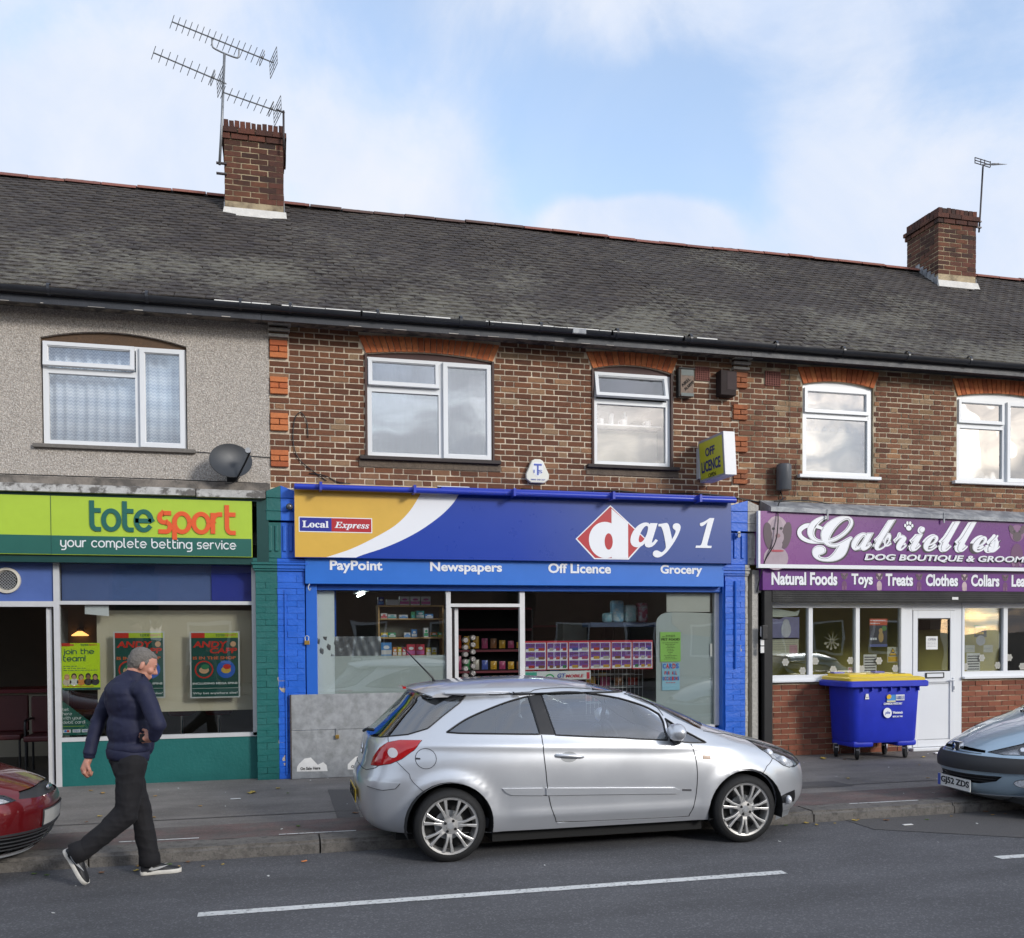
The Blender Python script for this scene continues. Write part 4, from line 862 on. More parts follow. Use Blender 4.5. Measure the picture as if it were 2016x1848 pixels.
fr = MB(); X0, X1, Z0, Z1 = tq(-4.8, -.05, 2.50, 3.26, YA+.05); fr.box(X1-.13, X1+.0, YA+.03, 11.3, Z0, Z1).box(X0, X1-.13, YA+.04, 11.3, Z0, Z0+.078).box(X0, X1-.13, YA+.03, 11.3, Z1-.03, Z1+.02); fr.build('surround', m_teald, s1)
# shopfront frame and glass (on the survey plane)
sf = MB(); y0, y1 = 11.29, 11.36
sf.box(-2.365, -2.305, y0, y1, -.0, 2.5).box(-.25, -.195, y0, y1, .51, 2.5).box(-4.8, -2.365, y0, y1, 2.005, 2.065).box(-2.305, -.25, y0, y1, 2.03, 2.07).box(-2.305, -.195, y0, y1, .50, .545).box(-2.305, -.25, y0+.01, y1, 2.495, 2.53)
SA = sf.build('shopfront_frame', m_alu, A)
MB().box(-2.305, -.205, 11.30, 11.40, 0, .50).build('stall_riser', m_teal, A)
pane(SA, -2.305, -.25, .545, 2.03, 11.33, m_glasss); pane(SA, -2.305, -.25, 2.07, 2.495, 11.33, m_glasss)
MB().box(-4.8, -2.365, 11.32, 11.35, 2.065, 2.5).build('blue_panel', pm('violet_blue_panel', (.075, .13, .36), .35, .08), A)
MB().box(-2.305, -.70, 11.42, 11.43, 2.07, 2.495).build('blind', pm('slate_blue_blind', (.10, .16, .38), .6, .05), A); MB().box(-.70, -.25, 11.40, 11.41, 2.07, 2.495).build('blind', pm('royal_blue_blind', (.012, .035, .36), .5, .05), A)
vt = MB().lathe([(.10, 0), (.115, -.035), (.14, -.03), (.142, 0)], (-2.835, 11.32, 2.293), 'Y', 36).build('vent_ring', mat('cream_ring', (.60, .56, .48), .5, var=.05), A, smooth=35)
g = MB()
for i in range(-6, 7):
    for s in (-1, 1):
        o = i*.022; h = math.sqrt(max(0, .1**2-o*o)); c_ = math.cos(R(45)); px, pz = -2.835+o*c_*s, 2.293+o*c_
        if h > .01: g.tube([(px+h*c_*s, 11.30, pz-h*c_), (px-h*c_*s, 11.30, pz+h*c_)], .0045, 4)
g.build('vent_mesh', m_steel, vt); MB().lathe([(.0, 0), (.1, 0)], (-2.835, 11.318, 2.293), 'Y', 24).build('vent_hole', m_dark, vt)
# open door leaf swung inwards, seen edge on
dr = MB(); dr.box(-2.45, -2.40, 11.36, 12.2, .02, 2.0).box(-2.452, -2.435, 11.345, 11.36, .02, 2.0); dr.build('open_door', m_alu, A)
MB().box(-2.43, -2.42, 11.40, 11.46, .9, 1.2).build('door_handle', m_black, A)
MB().box(-4.8, -2.365, 11.3, 11.5, -.0, .02).build('threshold', m_alu, A)
# floor and walls inside
m_lino = mat('dark_lino', (.05, .045, .04), .5, var=.1); m_cream = mat('dim_cream_wall', (.34, .31, .24), .9, var=.08, vs=2)
MB().box(-7.4, -.05, 11.4, 15.6, .004, .012).build('shop_floor', m_lino, A)
MB().box(-7.4, -.1, 14.9, 14.95, 0, 2.7).build('back_wall', mat('brown_back_wall', (.09, .075, .055), .9, var=.1), A)
MB().box(-7.4, -2.9, 14.2, 14.9, .0, .9).build('counter', m_cream, A); MB().box(-7.4, -2.85, 14.1, 14.9, .9, .95).build('counter_top', pm('dark_red_laminate', (.16, .015, .02), .4), A)
tag(MB().box(-1.97, -.15, 11.56, 11.59, .79, 1.97).build('display_board', mat('beige_board', (.62, .55, .42), .85, var=.06, vs=2)), 'large beige board standing inside the betting shop window', 'board')
tag(MB().box(-1.97, -.15, 11.58, 11.61, 1.98, 2.5).build('dark_board', m_dark), 'dark panel above the beige board in the betting shop', 'board')
o = empty('wall_lamp', (-2.9, 14.85, 1.62), 'dim orange lit shade on the back wall of the betting shop', 'lamp')
MB().lathe([(.03, .0), (.12, -.06), (.11, -.07), (.02, -.01)], (-2.75, 14.8, 1.75), 'Z', 18).build('shade', mat('lit_shade', (.6, .3, .1), .8, emit=((1, .42, .12), 1.6)), o); MB().box(-2.79, -2.71, 14.8, 14.9, 1.73, 1.80).build('bracket', m_black, o)
# low chair and table inside the doorway
chm = pm('maroon_vinyl', (.07, .012, .012), .5, .1)
ch = empty('waiting_chair', (-2.72, 12.6, 0), 'maroon padded chair with black frame inside the betting shop doorway', 'chair')
MB().cbox(-2.95, -2.5, 12.35, 12.8, .40, .47, .02).build('seat', chm, ch); MB().cbox(-2.95, -2.5, 12.76, 12.82, .47, .93, .02).build('backrest', chm, ch)
for x in (-2.93, -2.52):
    for y in (12.4, 12.75): MB().tube([(x, y, .01), (x, y, .41)], .014, 6).build('leg', m_black, ch)
    MB().tube(fit([(x, 12.38, .4), (x, 12.38, .62), (x, 12.45, .66), (x, 12.76, .66)], 3), .016, 6).build('arm', m_black, ch, smooth=True)
ch = empty('waiting_chair', (-3.25, 12.9, 0), 'second maroon chair further inside the betting shop at the very left', 'chair')
MB().cbox(-3.5, -3.05, 12.65, 13.1, .40, .47, .02).build('seat', chm, ch); MB().cbox(-3.5, -3.05, 13.06, 13.12, .47, .93, .02).build('backrest', chm, ch)
for x in (-3.48, -3.07):
    for y in (12.7, 13.05): MB().tube([(x, y, .01), (x, y, .41)], .014, 6).build('leg', m_black, ch)
tb_ = empty('side_table', (-2.6, 13.3, 0), 'small brown table behind the maroon chair in the doorway', 'table'); MB().cbox(-3.0, -2.3, 13.1, 13.6, .66, .69, .005).build('tabletop', pm('brown_laminate', (.14, .08, .03), .4), tb_); MB().tube([(-2.65, 13.35, .01), (-2.65, 13.35, .66)], .03, 8).build('pedestal', m_black, tb_)
for i, x in enumerate((-1.15, -.70)):
    st = empty('bar_stool', (x, 12.6, 0), ('red round stool nearer the walking man inside the window', 'red round stool nearer the green pilaster inside the window')[i], 'stool', 'stools in the betting shop')
    MB().lathe([(.002, .0), (.15, 0), (.17, .025), (.16, .06), (.002, .07)], (x, 12.6, .66), 'Z', 22).build('seat', pm('red_vinyl', (.20, .015, .02), .4), st, smooth=40)
    MB().lathe([(.02, .02), (.02, .66)], (x, 12.6, 0), 'Z', 10).build('post', m_chrome, st, smooth=True); MB().lathe([(.19, .012), (.18, .025), (.02, .04)], (x, 12.6, 0), 'Z', 22).build('base', m_chrome, st)
# posters in the window
def andy(i, x0, x1, z0, z1, y, label):
    e = card('poster', label, 'poster', x0, x1, z0, z1, y, m_alu, 'betting posters in the window', .012); w, h = x1-x0, z1-z0
    def U(u0, u1, v0, v1): return (x0+w*u0, x0+w*u1, z0+h*v0, z0+h*v1)
    dg = pm('poster_green', (.012, .075, .06), .3, 0); lg = pm('poster_lime', (.42, .55, .03), .3, 0); rd = pm('poster_red', (.55, .03, .015), .3, 0); rdl = pm('poster_orange', (.6, .14, .05), .3, 0); bl = pm('poster_blue', (.03, .12, .5), .3, 0); sk = pm('poster_skin', (.6, .35, .2), .4, 0)
    spot(e, *U(.03, .97, .02, .98), y, dg); spot(e, *U(.03, .97, .905, .98), y-.001, lg); spot(e, *U(.03, .3, .905, .98), y-.002, rd)
    ttx('tote', *U(.52, .70, .925, .965), y-.002, dg, e); ttx('sport', *U(.71, .93, .915, .965), y-.002, rdl, e)
    q = pm('print_ltgrey', (.6, .62, .6), .4, 0)
    ttx('ANDY', *U(.06, .76, .76, .855), y-.002, rd, e, bold=.035, shear=.12); ttx('CAPP', *U(.40, .95, .67, .755), y-.002, rd, e, bold=.035, shear=.12)
    disc(e, *[x0+w*.87, z0+h*.81], .032, .032, y-.002, sk); ttx('IS IN THE SHOP', *U(.06, .92, .58, .625), y-.002, rdl, e, bold=.03)
    for (cx, c1, c2) in ((.28, rd, sk), (.72, bl, pm('poster_gold', (.6, .38, .05), .4, 0))):
        disc(e, x0+w*cx, z0+h*.43, .104, .104, y-.002, c1); disc(e, x0+w*cx, z0+h*.43, .088, .088, y-.003, dg if c1 is rd else bl); disc(e, x0+w*cx, z0+h*.42, .055, .04, y-.004, c2); disc(e, x0+w*(cx+.02), z0+h*.47, .045, .03, y-.005, rd if c1 is bl else pm('poster_mid', (.03, .2, .08), .4, 0))
    ttx('INCLUDING MEGA SPINS', *U(.05, .95, .205, .235), y-.002, m_tgrey, e, bold=.03); spot(e, *U(.04, .96, .145, .15), y-.002, q); ttx('Why bet anywhere else?', *U(.05, .95, .05, .09), y-.002, m_tgrey, e, bold=.015)
andy(0, -1.758, -1.215, .966, 1.726, 11.40, 'dark green betting poster partly hidden by the walking man'); andy(1, -.942, -.391, .954, 1.722, 11.40, 'dark green betting poster in full view next to the green pilaster')
e = card('poster', 'bright lime join the team poster with a row of faces in the betting window', 'poster', -2.30, -1.90, 1.10, 1.60, 11.385, pm('poster_bright_lime', (.55, .75, .01), .35, 0))
spot(e, -2.30, -1.90, 1.075, 1.10, 11.385, m_sgreen); y = 11.384; rdp = pm('poster_red', (.55, .03, .015)); spot(e, -2.30, -2.21, 1.565, 1.60, y, rdp); spot(e, -2.21, -2.17, 1.568, 1.59, y, pm('poster_orange', (.6, .14, .05)))
ttx('tote', -2.10, -2.02, 1.57, 1.592, y, m_tgreen, e); ttx('sport', -2.015, -1.93, 1.565, 1.592, y, m_torange, e)
Xa, Za = T(-2.28, 1.48, y); stroke('join the', Xa, Za, .038, y, m_tgreen, e, wt=.22, X1=T(-1.96, 0, y)[0]); Xa, Za = T(-2.285, 1.40, y); stroke('team!', Xa, Za, .040, y, m_tgreen, e, wt=.22, X1=T(-2.05, 0, y)[0])
for k in range(3): bars(e, -2.28, (-2.14, -2.05, -1.93)[k], 1.338-.023*k, .006, y, m_tgreen)
fc = [((.55, .30, .14), (.65, .33, .2)), ((.05, .03, .02), (.5, .3, .2)), ((.12, .06, .03), (.55, .36, .22)), ((.02, .015, .01), (.22, .11, .06)), ((.03, .02, .02), (.5, .28, .17))]; tp = [(.6, .5, .4), (.65, .65, .65), (.7, .25, .05), (.03, .03, .03), (.03, .03, .04)]
for k in range(5):
    x = -2.245+.073*k; disc(e, x+.0, 1.165, .045, .04, y, pm('top%d' % k if 0 else 'shirt_'+'abcde'[k], tp[k], .6, 0)); disc(e, x, 1.222+.008*(k % 2), .028, .034, y-.001, pm('hair_'+'abcde'[k], fc[k][0], .6, 0)); disc(e, x, 1.212+.008*(k % 2), .020, .026, y-.002, pm('face_'+'abcde'[k], fc[k][1], .6, 0))
spot(e, -2.28, -1.97, 1.112, 1.118, y, rdp)
e = empty('poster', (-2.15, 11.38, .55), 'dark green bet here with your debit card poster with a slanted top', 'poster')
P = tpoly([(-2.312, .57), (-1.90, .57), (-1.90, .62), (-2.312, .972)], 11.38); MB().prism(P, 11.38, 11.385).build('sheet', m_sgreen, e)
for k, s in enumerate(('bet', 'here', 'with your', 'debit card!')):
    Xa, Za = T(-2.295, .845-.048*k, 11.38); stroke(s, Xa, Za, .022, 11.379, m_tgrey, e, wt=.17, X1=T((-2.23, -2.20, -2.10, -2.065)[k], 0, 11.38)[0])
spot(e, -2.295, -2.07, .668, .672, 11.379, m_lime); 
for k, (a, c) in enumerate([(-2.295, -2.215), (-2.195, -2.115), (-2.10, -2.03)]):
    spot(e, a, c, .60, .635, 11.379, m_white)
    if k == 0: disc(e, a+.027, .6175, .014, .013, 11.377, pm('card_blue', (.02, .2, .7)), th=.0005); disc(e, a+.053, .6175, .014, .013, 11.377, rdp, th=.0005)
    else: ttx(('VISA', 'VISA')[k-1], a+.01, c-.01, .608, .627, 11.377, mbl, e, shear=.2)
tag(MB().prism(tpoly([(-2.05, 2.02), (-1.80, 2.02), (-1.80, 1.90), (-2.05, 1.925)], 11.36), 11.36, 11.362).build('notice', m_white), 'blank white sheet stuck at the top of the betting window', 'notice')
# ---------------------------------------------------------------- painted pilasters
def pilaster(label, x0, xm, x1, mats, yf=11.17, top=3.43, xcap=None, cat='pilaster'):
    e = empty('pilaster', ((x0+x1)/2, yf, 0), label, cat, 'painted pilasters between the shops')
    for (a, c, m, k) in ((x0, xm, mats[0], 0), (xm, x1, mats[1], 1)):
        if c-a < .02: continue
        X0, X1, Z0, Z1 = tq(a, c, .0, 2.44, yf)
        MB().box(X0, X1, yf+.006, 11.5, 0, Z1).build('shaft', m, e)
        lay(e, X0+.002, X1-.002, .0, Z1, m, lambda z: [], ch=.0715, J=.004, y=yf+.006, near=(X0, 1.5), dep=.008, limit=120, bond='stretcher')
        xa, xb = (a-.0 if k == 0 else a), (c+.0)
        cp = MB()
        for (z0, z1, ex) in ((2.43, 2.455, .015), (2.457, 2.50, .03), (2.503, 2.53, .045), (2.533, 2.575, .03)): tb(cp, xa-(ex if k == 0 else 0), xb+(ex if k else 0), z0, z1, yf-ex*1.2, 11.4)
        cp.build('capital', m, e, bevel=.004)
        xa, xb = xcap[k]; 
        cn = MB(); tb(cn, xa, xb, 2.578, 3.0, yf+.0, 11.4); tb(cn, xa, xb, 3.02, 3.28, yf-.045, 11.4); tb(cn, xa-.005, xb+.005, 3.13, 3.145, yf-.055, 11.4); cn.build('console', m, e, bevel=.006)
        fl = MB(); w = (xb-xa)
        for u in (.25, .70):
            X, Z = T(xa+w*u, 2.66, yf-.012); fl.box(X-.02, X+.02, yf-.02, yf, Z, T(0, 2.96, yf)[1])
        fl.build('flute', m, e, bevel=.008)
    xa, xb = xcap[0][0], xcap[1][1]; xm_ = xcap[0][1]; y = yf-.05; zc = top
    for (p, m) in ((tpoly([(xa, 3.285), (xm_, 3.285), (xm_, zc), (xa, 3.36)], y), mats[0]), (tpoly([(xm_, 3.285), (xb, 3.285), (xb, 3.37), (xm_, zc)], y), mats[1])):
        if p[1][0]-p[0][0] > .02: MB().prism(p, y, 11.3).build('pediment', m, e, bevel=.004)
    return e
m_cream2 = mat('bare_plaster', (.42, .40, .36), .9, var=.3, vs=25, bump=.8)
pl1 = pilaster('shop pilaster painted half teal and half bright blue beside the betting window', -.205, .043, .355, (m_teal, m_blue), xcap=((-.075, .09), (.09, .25)))
pl2 = pilaster('bright blue shop pilaster with a strip of bare plaster near the dog boutique', 5.80, 6.09, 6.13, (m_blue, m_cream2), xcap=((5.885, 6.13), (6.13, 6.29)))
tag(MB().add([], []).box(6.13, 6.26, 11.2, 11.4, 0, 2.5).build('wall_strip', m_cream2), 'narrow bare plaster strip between the blue pilaster and black post', 'wall')
# peeled patches on the blue shaft and dark drips
for i, (x, z, a, b_) in enumerate([(.075, 1.13, .04, .075), (.095, 1.05, .035, .05), (.07, .42, .035, .05), (.1, .2, .02, .06)]):
    X, Z = T(x, z, 11.165); q = oval((X, Z), a, b_, 14); q = [(p+random.uniform(-.012, .012), s+random.uniform(-.015, .015)) for p, s in q]
    flat(q, [tuple(range(14))], 11.176, .006, mat('peeled_plaster', (.42, .36, .28), .95, var=.4, vs=40, bump=.6), pl1, 'peeled_patch')
X, Z = T(6.03, 1.35, 11.165); flat([(X-.02, Z), (X+.012, Z-.02), (X+.016, Z+.16), (X-.008, Z+.2)], [(0, 1, 2, 3)], 11.176, .006, m_cream2, pl2, 'peeled_patch')
MB().tube([(5.86, 11.15, 2.35), (5.86, 11.15, 2.05), (5.86, 11.15, 1.45), (5.86, 11.15, 1.2)], .012, 6).build('conduit', m_blue, pl2)
MB().box(-.0+.12, .135, 11.15, 11.17, .05, 2.2).build('conduit', m_blue, pl1)
cm = empty('security_camera', (.19, 11.1, 3.2), 'small round dome camera on the blue half of the pilaster top', 'camera')
X, Z = T(.19, 3.185, 11.05); MB().ell((X, 11.06, Z), (.04, .04, .04), 16, 10).build('ball', mat('camera_shell', (.12, .12, .13), .2, metal=.5), cm, smooth=True); MB().lathe([(.0, 0), (.035, 0), (.035, .05), (0, .05)], (X, 11.08, Z), 'Y', 16).build('mount', m_steel, cm)
c2 = empty('shutter_lock', (6.0, 11.1, 3.0), 'small metal shutter key lock on the top of the blue pilaster', 'lock'); X, Z = T(6.0, 2.97, 11.1); MB().cbox(X-.02, X+.02, 11.09, 11.13, Z-.035, Z+.05, .006).build('plate', m_chrome, c2); MB().lathe([(.0, -.01), (.008, -.01), (.008, 0)], (X, 11.09, Z+.02), 'Y', 10).build('keyhole', m_black, c2)
# ---------------------------------------------------------------- blue grocery
YB = 11.04
s2 = empty('shop_sign', (3.0, YB, 2.6), 'wide blue Day 1 fascia sign with yellow end, white swoosh and red diamond', 'sign')
m_royal = pm('royal_blue_panel', (.006, .042, .34), .28, .03); m_gold = pm('golden_panel', (.66, .40, .06), .35); m_sww = pm('print_white', (.78, .79, .82), .35, 0)
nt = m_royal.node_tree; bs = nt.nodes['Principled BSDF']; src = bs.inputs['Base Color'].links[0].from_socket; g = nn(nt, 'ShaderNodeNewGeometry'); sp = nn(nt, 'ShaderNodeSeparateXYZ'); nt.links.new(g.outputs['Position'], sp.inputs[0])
mr = nn(nt, 'ShaderNodeMapRange'); nt.links.new(sp.outputs[0], mr.inputs[0]); mr.inputs[1].default_value = 2.9; mr.inputs[2].default_value = 4.3; mx = nn(nt, 'ShaderNodeMix', data_type='RGBA'); nt.links.new(mr.outputs[0], mx.inputs[0]); nt.links.new(src, mx.inputs[6]); mx.inputs[7].default_value = (.038, .075, .27, 1); nt.links.new(mx.outputs[2], bs.inputs['Base Color'])  # greyish sky sheen towards the right, mixed into the panel's blue
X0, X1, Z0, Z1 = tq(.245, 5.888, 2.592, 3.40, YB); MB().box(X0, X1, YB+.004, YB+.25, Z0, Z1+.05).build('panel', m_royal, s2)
z = lambda r, x, yy: None
c1 = [(1.72, 3.40), (1.60, 3.205), (1.42, 3.02), (1.18, 2.85), (.90, 2.705), (.60, 2.605), (.57, 2.592)]; c1 = fit([(1.755, 3.405), (1.62, 3.185), (1.44, 3.0), (1.19, 2.845), (.90, 2.70), (.61, 2.598)], 6)
c2_ = fit([(2.225, 3.405), (2.14, 3.275), (1.99, 3.125), (1.76, 2.955), (1.52, 2.82), (1.28, 2.715), (1.04, 2.632), (.96, 2.598)], 6)
def tflat(P, y, m, par, nm, th): 
    V, E_, F_, *_ = delaunay_2d_cdt([Vector(T(a, c, y)) for a, c in P], [(i, (i+1) % len(P)) for i in range(len(P))], [], 1, 1e-6)
    return flat([tuple(v) for v in V], [tuple(f) for f in F_], y+.004, th, m, par, nm)
tflat([(.248, 2.596)]+c1[::-1]+[(.248, 3.405)], YB, m_gold, s2, 'yellow_panel', .002); tflat(c2_+[tuple(p) for p in c1[::-1]], YB, m_sww, s2, 'swoosh', .0025)
rdx = pm('sign_red', (.42, .012, .02), .4, 0); wht = m_sww
DM = [(3.72, 2.875), (4.19, 3.315), (4.69, 2.885), (4.44, 2.622), (3.97, 2.622)]; cxd = 4.19; czd = 2.93
tflat(DM, YB, wht, s2, 'diamond_border', .003); tflat([(cxd+(a-cxd)*.955, czd+(c-czd)*.95) for a, c in DM], YB, rdx, s2, 'diamond', .004)
# the heavy lower-case d
bw = arc(4.13, 2.88, .235, .255, 75, 360-78, 26); 
tflat([(4.205, 2.632), (4.43, 2.632), (4.43, 3.09), (4.205, 3.27)], YB, wht, s2, 'lettering', .006)
tflat(arc(4.12, 2.868, .222, .232, 0, 350, 34), YB, wht, s2, 'lettering', .0052); tflat(arc(4.165, 2.85, .055, .105, 0, 350, 24), YB, rdx, s2, 'lettering', .0065)
ttx('𝒂𝒚', 4.46, 5.16, 2.655, 3.105, YB+.003, wht, s2, bold=.012, th=.006); ttx('𝟏', 5.37, 5.64, 2.79, 3.185, YB+.003, wht, s2, shear=.3, th=.006)
X0, X1, Z0, Z1 = tq(.295, 1.155, 2.895, 3.07, YB)
spot(s2, .295, 1.155, 2.893, 3.072, YB+.002, wht); spot(s2, .305, .675, 2.903, 3.062, YB+.001, pm('badge_navy', (.014, .02, .26), .4, 0)); spot(s2, .675, 1.145, 2.903, 3.062, YB+.001, rdx)
ttx('𝐋𝐨𝐜𝐚𝐥', .335, .64, 2.945, 3.025, YB, wht, s2, bold=.015); ttx('𝑬𝒙𝒑𝒓𝒆𝒔𝒔', .71, 1.12, 2.925, 3.02, YB, wht, s2, bold=.01)
# tube awning housing along the top
q = MB(); X0, Z = T(.25, 3.425, 10.93); X1, _ = T(5.95, 3.4, 10.93); q.lathe([(.0, X0), (.035, X0), (.035, X1), (.0, X1)], (0, 10.93, Z), 'X', 20); aw = empty('awning_rail', (3, 10.93, 3.4), 'long blue rolled awning housing over the Day 1 sign', 'awning'); q.build('tube', pm('deep_blue_metal', (.02, .045, .42), .3), aw, smooth=40)
MB().box(T(2.0, 0, 10.93)[0], X1, 10.93, 11.22, Z+.012, Z+.05).build('hood', pm('deep_blue_metal', (.02, .045, .42), .3), aw)
MB().box(X0, T(1.95, 0, 10.93)[0], 10.93, 11.22, Z+.012, Z+.04).build('hood', m_gold, aw); MB().box(T(1.95, 0, 10.93)[0]+.002, T(2.35, 0, 10.93)[0], 10.925, 11.22, Z+.052, Z+.06).build('hood', m_sww, aw)
for x in (.55, 1.66, 2.9, 4.2, 5.4): X, _ = T(x, 0, 10.93); MB().box(X-.015, X+.015, 10.82, 11.0, Z-.045, Z+.045).build('clamp', pm('deep_blue_metal', (.02, .045, .42)), aw)
# lower name board
YL = 11.12
s3 = empty('name_board', (3.0, YL, 2.2), 'lighter blue board reading PayPoint, Newspapers, Off Licence and Grocery', 'sign')
m_mid = pm('mid_blue_sheet', (.016, .145, .56), .38, .05)
X0, X1, Z0, Z1 = tq(.363, 5.779, 2.282, 2.592, YL); MB().box(X0, X1, YL, YL+.14, Z0, Z1).build('panel', m_mid, s3, bevel=.004)
for s, a, c, z0, z1 in (('PayPoint', .66, 1.262, 2.425, 2.555), ('Newspapers', 1.863, 2.746, 2.425, 2.55), ('Off Licence', 3.365, 4.183, 2.452, 2.553), ('Grocery', 4.885, 5.455, 2.425, 2.552)):
    ttx(s, a-.01, c+.01, z0-.014, z1+.010, YL, wht, s3, bold=.03, th=.006)
# frame, shutter guides, glazing
f = MB(); f.box(.495, 5.70, 11.24, 11.34, 2.205, 2.275).box(.362, .492, 11.20, 11.40, .0, 2.28).box(5.70, 5.78, 11.20, 11.40, .0, 2.28); f.build('shutter_frame', m_blued, B, bevel=.006)
MB().box(.51, 5.69, 11.23, 11.24, 2.222, 2.226).box(.51, 5.69, 11.23, 11.24, 2.245, 2.249).build('shutter_slat', m_blued, B)
f = MB(); f.box(2.045, 2.10, 11.29, 11.37, 0, 2.205).box(2.975, 3.04, 11.29, 11.37, 0, 2.205).box(2.10, 2.975, 11.29, 11.37, 2.01, 2.05).box(5.64, 5.70, 11.30, 11.38, .45, 2.2).box(.495, 2.045, 11.30, 11.37, .42, .46).box(3.04, 5.64, 11.30, 11.37, .42, .46)
SB = f.build('shopfront_frame', m_alu, B)
MB().box(.495, 2.045, 11.31, 11.4, 0, .42).box(3.04, 5.70, 11.31, 11.4, 0, .42).build('stall_riser', m_blued, B)
pane(SB, .495, 2.045, .46, 2.205, 11.33, m_glasss); pane(SB, 3.04, 5.64, .46, 2.205, 11.33, m_glasss); pane(SB, 2.10, 2.975, 2.05, 2.205, 11.33, m_glasss)
MB().box(2.165, 2.21, 11.38, 12.2, .02, 2.0).box(2.105, 2.12, 11.33, 11.36, .02, 2.0).build('open_door', m_alu, B)
m_frost = mat('grey_frosted_film', (.42, .47, .48), .55, var=.04, vs=1.5); 
MB().box(.70, 2.04, 11.345, 11.349, .46, 1.42).build('frosted_film', glass('frost', .03, frost=((.60, .66, .66), .72)), SB)
MB().box(.495, .70, 11.35, 11.36, .46, 2.2).build('white_panel', pm('white_board', (.70, .75, .78), .5), SB)
# crumpled silver sheet taped across
sv = MB(); n = 36
for j in range(7):
    for i in range(n+1):
        x = .495+(1.25-.495)*i/n; zz = 1.42+.235*j/6; sv.v.append((x, 11.352+.004*math.sin(i*1.3+j*.9)+.003*math.sin(i*.5-j*1.7), zz))
for j in range(6):
    for i in range(n): a = j*(n+1)+i; sv.f.append((a, a+1, a+n+2, a+n+1))
o = sv.build('foil_sheet', mat('silver_film', (.30, .31, .33), .22, metal=.7, var=.15, vs=6), smooth=True); tag(o, 'crumpled silver film taped across the grocery window beside the shelves', 'film'); 
# frosted tall screen at the other end, with rounded shoulder
scr = fit([(4.83, 1.80), (4.85, 1.87), (4.93, 1.93), (5.05, 1.945)], 4)
MB().prism([(4.825, .46), (5.64, .46), (5.64, 1.93), (5.3, 1.945)]+[tuple(p) for p in scr[::-1]], 11.352, 11.358).build('frosted_screen', m_frost, SB)
MB().prism([(5.30, 1.945), (5.62, 1.93), (5.60, 1.62), (5.22, 1.66), (5.05, 1.80), (5.05, 1.945)], 11.349, 11.3515).build('pale_sheet', mat('pale_film', (.46, .48, .46), .6, var=.05), SB)
MB().box(4.98, 5.60, 11.36, 11.365, 1.95, 2.19).build('pale_sheet', mat('pale_film2', (.50, .50, .46), .6, var=.06), SB)
# ---------------------------------------------------------------- inside the grocery
MB().box(.1, 5.9, 11.4, 15.6, .004, .012).build('shop_floor', mat('grey_vinyl', (.13, .12, .11), .5, var=.1), B); MB().box(.1, 5.9, 15.0, 15.05, 0, 2.7).build('back_wall', mat('dim_back_wall', (.26, .24, .21), .9), B)
MB().box(.1, 5.9, 11.45, 15.0, 2.335, 2.36).build('shop_ceiling', mat('ceiling_tiles', (.35, .35, .33), .9), B)
MB().box(.706, .73, 11.5, 12.6, 1.5, 2.25).build('blue_edge', m_blue, B)
for i, (x, y) in enumerate([(1.12, 12.55), (3.5, 12.05)]):  # the second tube is added out of view to brighten the shelves
    dz = i*.09; lt = empty('ceiling_light', (x, y, 2.2), ('lit fluorescent tube over the medicine shelves', 'added fluorescent tube hidden above the grocery window to brighten the shelves')[i], 'light'); MB().box(x-.06, x+.06, y-.45, y+.45, 2.235+dz*.88, 2.334).build('batten', m_white, lt)
    MB().tube([(x, y-.43, 2.205+dz), (x, y+.43, 2.205+dz)], .016, 8).build('tube', mat('lit_tube', (1, 1, 1), .5, emit=((.85, 1, .95), 6)), lt)
def shelf_unit(name, label, x0, x1, y0, y1, zs, m, back=True, back_m=None):
    e = empty(name, ((x0+x1)/2, (y0+y1)/2, 0), label, 'shelf')
    MB().box(x0-.02, x0, y0, y1, zs[0]-.2, zs[-1]).build('side_panel', m, e); MB().box(x1, x1+.02, y0, y1, zs[0]-.2, zs[-1]).build('side_panel', m, e)
    for z in zs: MB().box(x0, x1, y0, y1, z-.016, z).build('shelf', m, e)
    if back: MB().box(x0, x1, y1, y1+.01, zs[0]-.2, zs[-1]).build('back_panel', back_m or m_dark, e)
    return e
m_pine = mat('pine_shelf', (.48, .29, .12), .55, var=.12, vs=8)
u = 11.75/11.32; zs = [T(0, z, 11.75)[1] for z in (1.07, 1.275, 1.415, 1.64, 1.87, 2.03)]; X0, _ = T(1.235, 0, 11.75); X1, _ = T(2.0, 0, 11.75)
sh1 = shelf_unit('medicine_shelf', 'pine shelf unit of small boxes behind the grocery window', X0, X1, 11.75, 12.0, zs, m_pine, back_m=mat('shelf_back', (.14, .14, .12), .8))
def boxes(row, z, y, seq, what, lab):
    for k, (x0, x1, h, c) in enumerate(seq):
        X0, Za = T(x0, z, y); X1, _ = T(x1, 0, y); H = h; m = pm('carton_'+c[0], c[1], .45, 0)
        e = empty('carton', ((X0+X1)/2, y, Za), lab % (c[0].replace('_', ' '), ['first', 'second', 'third', 'fourth', 'fifth', 'sixth', 'seventh', 'eighth', 'ninth'][k], row), 'carton', 'cartons on the pine shelves')
        MB().box(X0, X1-.004, y, y+.09, Za+.001, Za+H).build('box', m, e)
        c2 = pm('carton_'+c[2][0], c[2][1], .45, 0); MB().box(X0+.003, X1-.008, y-.0015, y, Za+H*.12, Za+H*.45).build('band', c2, e)
        if x1-x0 > .05: flat(oval(((X0+X1)/2, Za+H*.65), (X1-X0)*.28, H*.14, 10), [tuple(range(10))], y, .0015, m_sww if c[0] != 'white' else c2, e, 'print')
